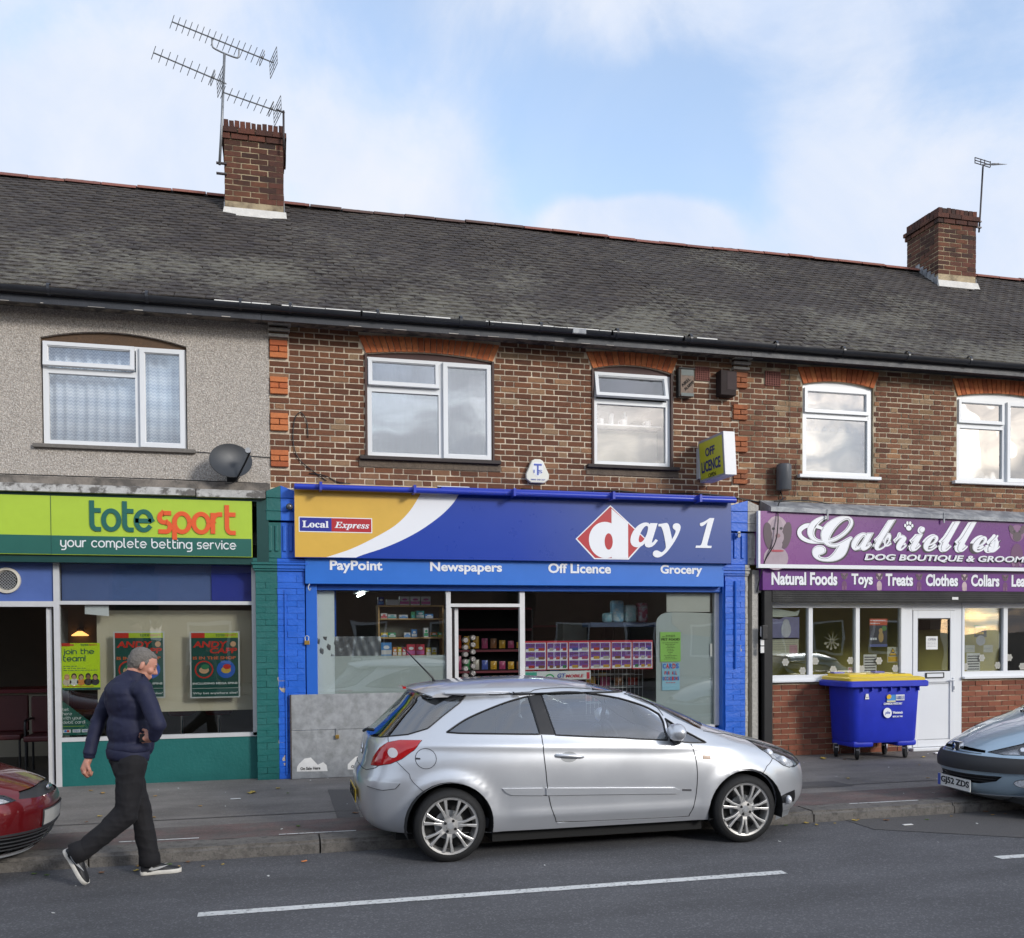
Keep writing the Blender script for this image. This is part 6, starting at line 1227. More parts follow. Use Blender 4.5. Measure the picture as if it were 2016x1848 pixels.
# scissors sticker
def scissors(x, z, s, label):
    e = empty('scissors_display', (x, y, z-s), label, 'display'); g_ = pm('sc_gold', (.40, .36, .26), .4)
    for a in (18, 48, 82, 120, 152): 
        dx, dz = math.cos(R(a)), math.sin(R(a)); X, Z = T(x, z, y); flat([(X-dz*.008, Z+dx*.008), (X+dz*.008, Z-dx*.008), (X+dx*s, Z+dz*s)], [(0, 1, 2)], y, .003, g_, e, 'blade')
        for r_ in (-1,): flat([(X+(-dx*s*.75)+.02*math.cos(t*.5), Z+(-dz*s*.75)+.02*math.sin(t*.5)) for t in range(12)], [tuple(range(12))], y, .003, g_, e, 'handle'); flat([(X-dz*.006, Z+dx*.006), (X+dz*.006, Z-dx*.006), (X-dx*s*.7+dz*.006, Z-dz*s*.7-dx*.006), (X-dx*s*.7-dz*.006, Z-dz*s*.7+dx*.006)], [(0, 3, 2, 1)], y+.001, .003, g_, e, 'shank')
scissors(7.40, 1.55, .14, 'fan of pale scissors hanging in the second boutique window'); scissors(10.5, 1.58, .14, 'fan of pale scissors hanging in the far right boutique window')
e = card('poster', 'orange topped poster with a sitting golden dog in the third boutique window', 'poster', 7.99, 8.27, 1.465, 1.855, y, pm('poster_dark', (.05, .045, .06))); spot(e, 7.99, 8.27, 1.765, 1.855, y, pm('poster_vermilion', (.62, .10, .03))); bars(e, 8.0, 8.24, 1.825, .012, y-.002, m_pl); bars(e, 8.0, 8.15, 1.785, .012, y-.002, m_pl)
disc(e, 8.17, 1.60, .04, .075, y-.001, pm('dog_gold', (.5, .33, .13), .7, .2)); disc(e, 8.165, 1.69, .03, .035, y-.002, pm('dog_gold', (.5, .33, .13))); disc(e, 8.22, 1.72, .04, .035, y-.001, pm('tree_green', (.12, .25, .08), .7)); spot(e, 7.99, 8.27, 1.465, 1.50, y, pm('poster_bluegrey', (.12, .14, .35))); bars(e, 8.0, 8.10, 1.56, .03, y-.001, m_pl)
e = card('notice', 'white opening hours board with dark bars in the third boutique window', 'notice', 7.895, 8.10, 1.11, 1.36, y, m_whitep)
for k in range(6): spot(e, 7.91, 8.085, 1.13+.037*k, 1.145+.037*k, y, pm('ink_dark', (.03, .02, .03)))
e = card('notice', 'yellow triangle camera warning sticker in the third boutique window', 'sticker', 8.27, 8.45, 1.245, 1.46, y-.002, pm('pale_yellow', (.5, .48, .36))); X, Z = T(8.36, 1.34, y-.004); flat([(X-.065, Z), (X+.065, Z), (X, Z+.11)], [(0, 1, 2)], y-.003, .001, m_dark, e, 'triangle'); flat([(X-.055, Z+.006), (X+.055, Z+.006), (X, Z+.098)], [(0, 1, 2)], y-.0045, .001, pm('warn_yellow', (.7, .42, .01)), e, 'triangle'); spot(e, 8.285, 8.44, 1.255, 1.325, y-.002, pm('warn_yellow', (.7, .42, .01))); spot(e, 8.335, 8.385, 1.375, 1.392, y-.006, m_dark)
e = card('notice', 'no smoking sticker at the foot of the second boutique window', 'sticker', 7.65, 7.735, 1.105, 1.19, y-.01, m_whitep); disc(e, 7.692, 1.148, .034, .034, y-.011, m_redb); disc(e, 7.692, 1.148, .026, .026, y-.0125, m_whitep); X, Z = T(7.692, 1.148, y-.014); flat([(X-.027, Z+.021), (X-.021, Z+.027), (X+.027, Z-.021), (X+.021, Z-.027)], [(0, 3, 2, 1)], y-.013, .001, m_redb, e, 'slash'); spot(e, 7.675, 7.71, 1.144, 1.15, y-.0115-.0005, m_dark)
mp = pm('paw_sticker', (.42, .41, .36), .6)
for k, (x, z) in enumerate([(6.69, 1.27), (6.95, 1.15), (6.41, 1.15), (7.145, 1.28), (7.42, 1.16), (7.69, 1.28), (7.86, 1.16), (8.14, 1.27), (8.40, 1.16), (9.83, 1.29), (9.55, 1.17), (10.10, 1.18), (10.30, 1.29), (10.52, 1.16)]):
    e = empty('paw_sticker', (*T(x, z, 11.328)[:1], 11.328, z), 'pale paw sticker, %s along the boutique windows counting from the black post' % ['first', 'second', 'third', 'fourth', 'fifth', 'sixth', 'seventh', 'eighth', 'ninth', 'tenth', 'eleventh', 'twelfth', 'thirteenth', 'fourteenth'][(1, 2, 0, 3, 4, 5, 6, 7, 8, 10, 9, 11, 12, 13)[k]], 'sticker', 'paw stickers on the boutique windows'); flower(e, x, z, .058, 11.328, mp)
e = card('notice', 'white OPEN sheet taped on the glass of the boutique door', 'notice', 8.90, 9.09, 1.42, 1.605, 11.308, m_whitep); ttx('OPEN', 8.93, 9.06, 1.545, 1.58, 11.307, m_gr, e); [bars(e, 8.92, 9.07, 1.52-.02*k, .006, 11.307, m_gr) for k in range(4)]
e = card('poster', 'small green topped poster with a white cat shape right of the boutique door', 'poster', 9.70, 9.91, 1.59, 1.76, y, m_black); spot(e, 9.70, 9.91, 1.71, 1.76, y, pm('card_green', (.04, .3, .05))); bars(e, 9.72, 9.89, 1.725, .02, y-.002, m_pl); bars(e, 9.72, 9.86, 1.63, .03, y, pm('warn_yellow', (.7, .42, .01))); disc(e, 9.81, 1.54, .08, .075, y, pm('white_dog', (.42, .42, .45)))
for x, l in ((9.55, 'small cream card in the boutique window just right of the door'), (9.86, 'small cream card under the green topped poster')):
    e = card('notice', l, 'card', x, x+.16, 1.37, 1.475, y-.002, pm('cream_paper2', (.50, .49, .42), .8)); bars(e, x+.015, x+.145, 1.42, .01, y-.003, m_gr)
e = card('notice', 'white price list with dark bars right of the boutique door', 'notice', 9.575, 9.80, 1.105, 1.36, y-.001, m_whitep)
for k in range(6): spot(e, 9.59, 9.785, 1.125+.037*k, 1.14+.037*k, y-.003, pm('ink_dark', (.03, .02, .03)))
# ---------------------------------------------------------------- wheeled bin
BX, BY = 7.42, 10.60   # nearest lower corner, street side, at the left
bn = empty('wheeled_bin', (7.9, 10.9, 0), 'large blue wheeled bin with a yellow lid in front of the dog boutique', 'bin')
m_bb = mat('bin_blue', (.010, .028, .46), .5, var=.14, vs=4, bump=.15, bs=180); m_by = mat('bin_yellow', (.70, .50, .03), .45, var=.06, vs=5)
Wd, Dp_ = 1.12, .72
def ring(x0, x1, y0, y1, z, r, n=5):
    o = []
    for (cx, cy, a0) in ((x1-r, y0+r, -90), (x1-r, y1-r, 0), (x0+r, y1-r, 90), (x0+r, y0+r, 180)):
        for k in range(n+1): a = R(a0+90*k/n); o.append((cx+r*math.cos(a), cy+r*math.sin(a), z))
    return o
def loft(rings, cap0=True, cap1=True):
    b = MB(); n = len(rings[0])
    for r_ in rings: b.v += r_
    for i in range(len(rings)-1): b.f += [(i*n+k, i*n+(k+1) % n, (i+1)*n+(k+1) % n, (i+1)*n+k) for k in range(n)]
    if cap0: b.f.append(tuple(reversed(range(n))))
    if cap1: b.f.append(tuple((len(rings)-1)*n+k for k in range(n)))
    return b
x0, x1, y0, y1 = 7.28, 8.25, 10.64, 11.19
bd = loft([ring(x0+.01, x1-.015, y0+.02, y1-.03, .22, .08), ring(x0-.01, x1+.0, y0, y1, .26, .10), ring(x0-.038, x1+.03, y0-.035, y1+.03, .92, .11), ring(x0-.04, x1+.032, y0-.04, y1+.035, 1.0, .11)])
body = bd.build('body', m_bb, bn, smooth=35)
sk = MB(); 
for (a, c) in ((x0-.02, x0+.33), (x1-.33, x1+.01)): sk.cbox(a+.025, c-.02, y0+.012, y1-.03, .165, .25, .03)
sk.build('skirt', m_bb, bn, smooth=40)
rm = loft([ring(x0-.13, x1+.10, y0-.085, y1+.06, .955, .06), ring(x0-.14, x1+.11, y0-.095, y1+.07, .965, .06), ring(x0-.14, x1+.11, y0-.095, y1+.07, 1.02, .06), ring(x0-.12, x1+.09, y0-.08, y1+.05, 1.035, .06)]); rm.build('rim', m_bb, bn, smooth=35)
for k in range(7): x = x0+.08+k*.14; MB().box(x, x+.012, y0-.075, y0-.03, .90, .956).build('rib', m_bb, bn)
ld = loft([ring(x0-.11, x1+.07, y0-.07, y1+.05, 1.037, .05), ring(x0-.11, x1+.07, y0-.07, y1+.05, 1.07, .05), ring(x0-.07, x1+.03, y0-.03, y1+.05, 1.085, .05)]).build('lid', m_by, bn, smooth=30)
ring2 = loft([ring(x0-.03, x1-.01, y0+.06, y1+.04, 1.086, .04), ring(x0-.01, x1-.03, y0+.09, y1+.04, 1.115, .04)]); ring2.build('lid_rise', m_by, bn, smooth=30)
for x in (x0+.0, x0+.62): MB().cbox(x, x+.16, y0+.44, y0+.54, 1.11, 1.135, .008).build('lid_grip', pm('grip_violet', (.10, .10, .38)), bn)
for x in (x0+.30, x0+.70): bars(bn, x*11.32/10.4, (x+.18)*11.32/10.4, 1.0, .001, 10.3, m_dark) if 0 else txt('Empty Bins Only' if 0 else 'Heavy Duty', x, x+.17, 0, .028, 0, m_dark, bn, rot=lambda p, y0=y0: Vector((p.x, y0+.12+p.z*2.0, 1.1175-p.y)), name='print')
for (x, y_) in ((x0+.10, y0+.08), (x0+.02, y1-.12), (x1-.14, y0+.08), (x1-.20, y1-.12)):
    w = empty('castor', (x, y_, 0), None, None); w.parent = bn; w.location = Vector((x, y_, 0))-bn.location
    M_ = Matrix.Rotation(R(62 if x < 7.8 else 40), 3, 'Z'); q = MB().lathe([(.0, -.022), (.07, -.022), (.088, -.016), (.09, 0), (.088, .016), (.07, .022), (0, .022)], (0, 0, .09), 'Y', 24); q.v = [tuple(Vector((x, y_, 0))+M_ @ Vector(p)) for p in q.v]; q.build('wheel', m_rub, w, smooth=40)
    q = MB().box(-.035, .035, -.034, -.028, .08, .18).box(-.035, .035, .028, .034, .08, .18).box(-.04, .04, -.034, .034, .176, .186).box(-.09, -.03, -.02, .02, .13, .15); q.v = [tuple(Vector((x, y_, 0))+M_ @ Vector(p)) for p in q.v]; q.build('fork', m_chrome, w)
yb_ = y0-.042
def bt(s, a, c, z0_, z1_, m, **k): return txt(s, a-.12, c-.12, z0_, z1_, yb_, m, bn, name='print', **k)
def bs_(x, z, a, c, m, d=0, rot=0): return flat(oval((x-.12, z), a, c, 20, rot), [tuple(range(20))], yb_-d, .0015, m, bn, 'print')
def br(a, c, z0_, z1_, m, d=0): a -= .12; c -= .12; return flat([(a, z0_), (c, z0_), (c, z1_), (a, z1_)], [(0, 1, 2, 3)], yb_-d, .0015, m, bn, 'sticker')
br(7.86, 7.99, .76, .85, pm('st_blue', (.05, .25, .55))); br(7.86, 7.99, .755, .775, pm('st_cream', (.6, .55, .35)), .001); bs_(7.89, .825, .035, .03, pm('warn_yellow', (.7, .42, .01)), .003, .5); br(7.995, 8.125, .775, .85, m_whitep); bt('GABRIELLES', 8.0, 8.12, .787, .835, mbl)
bt('COMMERCIAL WASTE ONLY', 7.81, 8.09, .72, .748, m_pl, bold=.03, shear=.2); bs_(7.87, .615, .062, .068, m_pl, 0, .5); bt('phs', 7.835, 7.91, .59, .64, mbl, shear=.2, bold=.02); bt('Wastetech', 7.945, 8.095, .60, .635, m_pl, bold=.03); bt('0870 241 7401', 7.945, 8.095, .553, .575, m_pl, bold=.03)
q_ = [(7.415, .80), (7.475, .80), (7.463, .87), (7.427, .87)]; flat(q_, [(0, 1, 2, 3)], yb_-.001, .0015, m_whitep, bn, 'sticker'); bt('phs', 7.548, 7.585, .815, .832, m_dark)
# ---------------------------------------------------------------- leaves and litter
lm = [mat('leaf_'+n_, c, .7, var=.3, vs=60) for n_, c in (('ochre', (.32, .19, .05)), ('brown', (.16, .08, .04)), ('green', (.08, .13, .03)), ('yellow', (.42, .30, .06)))]
wp = mat('litter_white', (.62, .62, .60), .7, var=.1); og = mat('litter_orange', (.6, .2, .06), .7)
def leaf(x, y, z, s, m, a):
    b = MB(); n = 9
    for k in range(n):
        t = 2*math.pi*k/n; r = s*(.55+.45*abs(math.cos(t*1.0)))*(1 if k % 2 else .8); b.v.append((x+r*math.cos(t+a), y+r*.8*math.sin(t+a), z+.004+s*.22*abs(math.sin(t*1.5+a))))
    b.v.append((x, y, z+.003)); b.f = [(k, (k+1) % n, n) for k in range(n)]; o = b.build('fallen_leaf', m); o.modifiers.new('s', 'SOLIDIFY').thickness = .002
    return o
rl = random.Random(11)
for k in range(46):
    x = rl.uniform(-2.2, 9.5); y_ = rl.uniform(8.3, 11.0); m = rl.choice(lm); o = leaf(x, y_, 0.004, rl.uniform(.018, .045), m, rl.uniform(0, 6)); tag(o, 'small fallen autumn leaf lying on the pavement', 'leaf', 'fallen leaves on the pavement')
for k in range(34):
    x = rl.choice([rl.uniform(-2.4, -.4), rl.uniform(4.5, 8.5), rl.uniform(-2.4, 9)]); o = leaf(x, rl.uniform(7.5, 7.71), -.096, rl.uniform(.015, .035), rl.choice(lm), rl.uniform(0, 6)); tag(o, 'small fallen autumn leaf lying in the gutter', 'leaf', 'fallen leaves in the gutter')
for (x, y_) in ((7.0, 10.9), (-.25, 10.25)): o = leaf(x, y_, .004, .07, lm[3], 1.0); tag(o, 'large curled yellow leaf by the boutique brick base' if x > 1 else 'large curled yellow leaf behind the walking man', 'leaf')
for k in range(60):
    x = rl.uniform(-2.4, 9.6); y_ = rl.uniform(8.1, 11.1) if k < 48 else rl.uniform(6.4, 7.6); z = .008 if k < 48 else -.094; s = rl.uniform(.006, .018); a = rl.uniform(0, 3); q = MB(); c_, s_ = math.cos(a)*s, math.sin(a)*s
    q.add([(x-c_, y_-s_, z), (x+s_*.7, y_-c_*.7, z), (x+c_, y_+s_, z+.004), (x-s_*.7, y_+c_*.7, z+.002)], [(0, 1, 2, 3)]); o = q.build('paper_scrap', wp); o.modifiers.new('s', 'SOLIDIFY').thickness = .001; tag(o, 'tiny pale scrap of litter on the ground', 'litter', 'pale scraps of litter')
o = leaf(.33-.85*0, 7.45, -.096, .03, og, .3); o.name = 'orange_peel'; o.location.x += -.12; tag(o, 'orange scrap on the road between the man and the silver car', 'litter')
for x, y_, l in ((-.45, 9.9, 'thin pale cigarette stub near the betting shop'), (5.55, 7.35, 'flattened white scrap by the silver car front wheel')): tag(MB().cbox(x, x+.10, y_, y_+.03, -.094 if y_ < 7.7 else .005, -.086 if y_ < 7.7 else .012, .003).build('litter', wp), l, 'litter')
tag(MB().cbox(8.72, 8.80, 10.9, 10.95, .005, .02, .005).build('litter', mat('silver_foil', (.5, .5, .55), .3, metal=.7)), 'small crushed foil wrapper on the pavement before the boutique door', 'litter')
# ---------------------------------------------------------------- the other side of the street, met only in reflections
m_dist = mat('opposite_brick', (.17, .10, .07), .9, var=.2, vs=3); m_rf = mat('opposite_roof', (.06, .05, .05), .9, var=.2)
def opp(x0, x1, y, zt, label):
    e = empty('terraced_house', ((x0+x1)/2, y, 0), label, 'house'); MB().box(x0, x1, y-7, y, 0, zt).build('wall', m_dist, e)
    ym = y-3.5; MB().add([(x0-.1, y+.3, zt-.1), (x1+.1, y+.3, zt-.1), (x1+.1, ym, zt+2.1), (x0-.1, ym, zt+2.1), (x0-.1, y-7.3, zt-.1), (x1+.1, y-7.3, zt-.1)], [(0, 1, 2, 3), (3, 2, 5, 4), (0, 3, 4), (1, 5, 2), (0, 4, 5, 1)]).build('roof', m_rf, e)
    n = int((x1-x0)/2.6)
    for i in range(n):
        x = x0+.8+i*2.6
        for z in (.8, 3.0):
            if z+1.3 < zt: w_ = MB().box(x, x+1.3, y-.02, y+.04, z, z+1.3).build('window', m_white, e); MB().box(x+.08, x+1.22, y+.041, y+.05, z+.08, z+1.22).build('pane', m_black, w_)
opp(-30, -13, -9, 4.7, 'brick terrace across the street well beyond the betting shop'); opp(-12, -5, -9, 3.9, 'low brick house across the street opposite the betting shop'); opp(-3.5, 7.5, -9.3, 3.7, 'low brick house directly behind the camera'); opp(9, 26, -9.5, 4.2, 'brick terrace across the street opposite the dog boutique')
def tree(x, y, h, r, label, n=900, seed=3):
    e = empty('street_tree', (x, y, 0), label, 'tree'); rr = random.Random(seed); MB().tube([(x, y, 0), (x+.1, y, h*.45), (x, y+.1, h*.75)], [.18, .13, .05], 8).build('trunk', mat('bark', (.06, .05, .04), .9), e)
    b = MB()
    for k in range(n):
        d = Vector((rr.gauss(0, 1), rr.gauss(0, 1), rr.gauss(0, 1))).normalized()*r*rr.random()**.4; c = Vector((x, y, h*.72))+Vector((d.x, d.y, d.z*.9)); u = Vector((rr.gauss(0, 1), rr.gauss(0, 1), rr.gauss(0, 1))).normalized()*.22; w = u.cross(Vector((rr.random(), 1, rr.random()))).normalized()*.16
        b.add([c-u, c+w, c+u, c-w], [(0, 1, 2, 3)])
    b.build('crown', mat('far_leaves', (.045, .06, .025), .8), e)
tree(8.2, -10.5, 7.2, 1.6, 'bushy street tree across the road', seed=4); tree(-4.3, -11, 4.6, 1.5, 'small tree in the gap across the road', 600, seed=5)
# ---------------------------------------------------------------- cars
def lerp(tab, z):
    if z <= tab[0][0]: return tab[0][1]
    for (a, p), (c, q) in zip(tab, tab[1:]):
        if z <= c: 
            t = (z-a)/(c-a); return p+(q-p)*t
    return tab[-1][1]
def smooth_tab(tab):    # monotone-ish cubic resample
    P = fit([(z, v) for z, v in tab], 6); return [(p[0], p[1]) for p in P]
class Car:
    def __init__(s, ox, yc, oz, dr, XR, XF, W, hubs, wr, NR, NF, arch, creases=()):
        s.ox, s.yc, s.oz, s.dr = ox, yc, oz, dr; s.XR, s.XF, s.W = smooth_tab(XR), smooth_tab(XF), smooth_tab(W); s.NR, s.NF = NR, NF; s.hubs, s.wr, s.arch, s.cr = hubs, wr, arch, creases; s.zt = W[-1][0]
        s.mid = (XR[0][1]+XF[0][1])/2
    def par(s, z): xr, xf = lerp(s.XR, z), lerp(s.XF, z); xc = s.mid if xr < s.mid-.15 and xf > s.mid+.15 else (xr+xf)/2; return xr, xf, xc, max(.001, lerp(s.W, z))
    def P(s, u, z, off=0.):      # local (x along the car, h towards the near side, z)
        xr, xf, xc, w = s.par(z); fr = u < .5; q = u*2 if fr else (1-u)*2; a = (xf-xc) if fr else (xc-xr); n = lerp(s.NF, z) if fr else lerp(s.NR, z)
        if q < .3: rx, ry = 1, q/.3
        else: rx, ry = 1-(q-.3)/.7, 1
        k = (abs(rx)**n+abs(ry)**n)**(-1/n); x = xc+(a*rx*k)*(1 if fr else -1); y = w*ry*k
        sd = min(1, max(0, (y/w-.55)/.35)) if w > .3 else 0
        b = 0
        for (hx, hz) in s.hubs:
            r = math.hypot(x-hx, z-hz); b += .022*math.exp(-((r-s.arch-.015)/.055)**2)*(1 if r > s.arch-.1 else 1)
        for (x0, z0, x1, z1, wd, am) in s.cr:
            if x0 <= x <= x1: zl = z0+(z1-z0)*(x-x0)/(x1-x0); e = min(1, (x-x0)/.25, (x1-x)/.25); b += am*e*math.exp(-((z-zl)/wd)**2)
        y += b*sd
        if off:
            e = .004; p0 = Vector(s.P(u, z)); pu = Vector(s.P(min(1, u+e), z))-Vector(s.P(max(0, u-e), z)); pz = Vector(s.P(u, min(s.zt, z+.006)))-Vector(s.P(u, z-.006)); nrm = pu.cross(pz)
            if nrm.length > 1e-9:
                nrm.normalize()
                out = Vector((p0.x-xc, p0.y, (z-.6)*1.0)); 
                if nrm.dot(out) < 0: nrm = -nrm
                return tuple(p0+nrm*off)
        return (x, y, z)
    def uv(s, x, z):      # side view point -> u
        xr, xf, xc, w = s.par(z); fr = x > xc; a = (xf-xc) if fr else (xc-xr); n = lerp(s.NF, z) if fr else lerp(s.NR, z); xi = min(.9995, abs(x-xc)/max(a, .01)); et = (1-xi**n)**(1/n)
        q = .3*et/xi if et < xi else .3+.7*(1-xi/et); return (q/2 if fr else 1-q/2, z)
    def uf(s, y, z, rear=False):   # front or rear view point -> u
        xr, xf, xc, w = s.par(z); n = lerp(s.NR, z) if rear else lerp(s.NF, z); et = min(.9995, abs(y)/w); xi = (1-et**n)**(1/n); q = .3*et/xi if et < xi else .3+.7*(1-xi/et); return (1-q/2 if rear else q/2, z)
    def world(s, p, m=1): return (s.ox+s.dr*p[0], s.yc-m*p[1], s.oz+p[2])
    def dense(s, poly, step=.03):
        o = []
        for i in range(len(poly)):
            a, b = Vector(poly[i]), Vector(poly[(i+1) % len(poly)]); n = max(1, int(math.hypot((b.x-a.x)*5, b.y-a.y)/step)); o += [tuple(a+(b-a)*k/n) for k in range(n)]
        return o
    def zrows(s, z0, z1):
        out = []; z = z0
        while z < z1:
            out.append(z); xr, xf, _, w = s.par(z); xr2, xf2, _, w2 = s.par(z+.01); g = max(abs(xr2-xr), abs(xf2-xf), abs(w2-w))/.01; z += min(.035, .045/max(1, g)) if z < s.zt-.06 else max(.0015, min(.012, .05/max(1, g)))
        return out+[z1]
    def grid(s, us, zs): return [Vector((u*5, z)) for z in zs for u in us]
    US = [i/104 for i in range(105)]
    def body(s, cuts, z0, mat_, parent, name='body'):
        zs = s.zrows(z0, s.zt); loops = [s.dense(c, .018) for c in cuts]; pts = []; e = []; C5 = lambda p: Vector((p[0]*5, p[1]))
        for lp in loops:
            b = len(pts); pts += [C5(p) for p in lp]; e += [(b+i, b+(i+1) % len(lp)) for i in range(len(lp))]
        border = [(0, z) for z in zs]+[(u, s.zt) for u in s.US[1:]]+[(1, z) for z in reversed(zs[:-1])]+[(u, z0) for u in reversed(s.US[1:-1])]
        b = len(pts); pts += [C5(p) for p in border]; e += [(b+i, b+(i+1) % len(border)) for i in range(len(border))]
        inner = [p for p in s.grid(s.US[1:-1], zs[1:-1])]
        near = lambda p: any((q[0]*5-p.x)**2+(q[1]-p.y)**2*2 < .00022 for lp in loops for q in lp)
        bb = [(min(q[0] for q in lp)*5-.02, max(q[0] for q in lp)*5+.02, min(q[1] for q in lp)-.02, max(q[1] for q in lp)+.02) for lp in loops]
        inner = [p for p in inner if not (any(x0 <= p.x <= x1 and y0 <= p.y <= y1 for x0, x1, y0, y1 in bb) and near(p))]
        V, E, F, *_ = delaunay_2d_cdt(pts+inner, e, [], 1, 1e-7)
        L5 = [[(q[0]*5, q[1]) for q in lp] for lp in loops]; keep = []
        for f in F:
            c = (V[f[0]]+V[f[1]]+V[f[2]])/3
            if not any(inpoly(c, lp) for lp in L5): keep.append(f)
        Q = [s.P(min(1, max(0, v.x/5)), v.y) for v in V]; b = MB(); n = len(Q)
        b.v = [s.world(p, 1) for p in Q]+[s.world(p, -1) for p in Q]; b.f = [tuple(f) for f in keep]+[tuple(i+n for i in reversed(f)) for f in keep]
        bm = bmesh.new(); o = b.build(name, mat_, parent, smooth=True); bm.from_mesh(o.data); bmesh.ops.remove_doubles(bm, verts=bm.verts, dist=.0006); bmesh.ops.recalc_face_normals(bm, faces=bm.faces); bm.to_mesh(o.data); bm.free(); o.data.shade_smooth()
        bm = bmesh.new(); bm.from_mesh(o.data); tops = [v for v in bm.verts if v.co.z > s.zt-.075 and not any(e_.is_boundary for e_ in v.link_edges)]
        for _ in range(25): bmesh.ops.smooth_vert(bm, verts=tops, factor=.5, use_axis_x=True, use_axis_y=True, use_axis_z=True)
        bm.to_mesh(o.data); bm.free()
        return o
    def patch(s, poly, off, mat_, parent, name, sides=(1,), thick=.004, step=.03, bulge=0):
        lp = s.dense(poly, step); P5 = [(p[0]*5, p[1]) for p in lp]; xs = [p[0] for p in P5]; ys = [p[1] for p in P5]; pts = [Vector(p) for p in P5]; inner = []
        x = min(xs)+step*.6
        while x < max(xs):
            z = min(ys)+step*.6
            while z < max(ys):
                if inpoly((x, z), P5) and min((x-a)**2+(z-c)**2 for a, c in P5) > (step*.45)**2: inner.append(Vector((x, z)))
                z += step
            x += step
        V, E, F, *_ = delaunay_2d_cdt(pts+inner, [(i, (i+1) % len(pts)) for i in range(len(pts))], [], 1, 1e-7); o = None
        dist = lambda v: min(1, min(math.hypot(v.x-a, v.y-c) for a, c in P5)/.05) if bulge else 0
        A_ = [s.P(v.x/5, v.y, off+bulge*(1-(1-dist(v))**2)) for v in V]; B_ = [s.P(v.x/5, v.y, off-thick) for v in V]; n = len(V); fs = [tuple(f) for f in F]; cnt = set()
        for f in fs:
            for i in range(len(f)): cnt.add((f[i], f[(i+1) % len(f)]))
        rim = [(c_, a_, a_+n, c_+n) for (a_, c_) in cnt if (c_, a_) not in cnt]
        for m in sides:
            b = MB(); b.v = [s.world(p, m) for p in A_]+[s.world(p, m) for p in B_]; b.f = fs+rim
            o = b.build(name, mat_, parent, smooth=35)
            bm = bmesh.new(); bm.from_mesh(o.data); bmesh.ops.recalc_face_normals(bm, faces=bm.faces); bm.to_mesh(o.data); bm.free()
        return o
    def line(s, pts, w, mat_, parent, name='shut_line', sides=(1, -1), off=.0012, closed=False, step=.02):
        P = s.dense(pts, step) if closed else s.dense(pts, step)[:-max(1, int(math.hypot((pts[0][0]-pts[-1][0])*5, pts[0][1]-pts[-1][1])/step))]+[pts[-1]]
        if closed: P = P+[P[0]]
        Q = [Vector(s.P(p[0], p[1], off)) for p in P]
        for m in sides:
            path = [s.world(q, m) for q in Q]; MB().tube(path, w/2, 5).build(name, mat_, parent, smooth=True)
    def S(s, pts): return [s.uv(x, z) for x, z in pts]
    def F_(s, pts): return [s.uf(y, z) for y, z in pts]
    def R_(s, pts): return [s.uf(y, z, True) for y, z in pts]
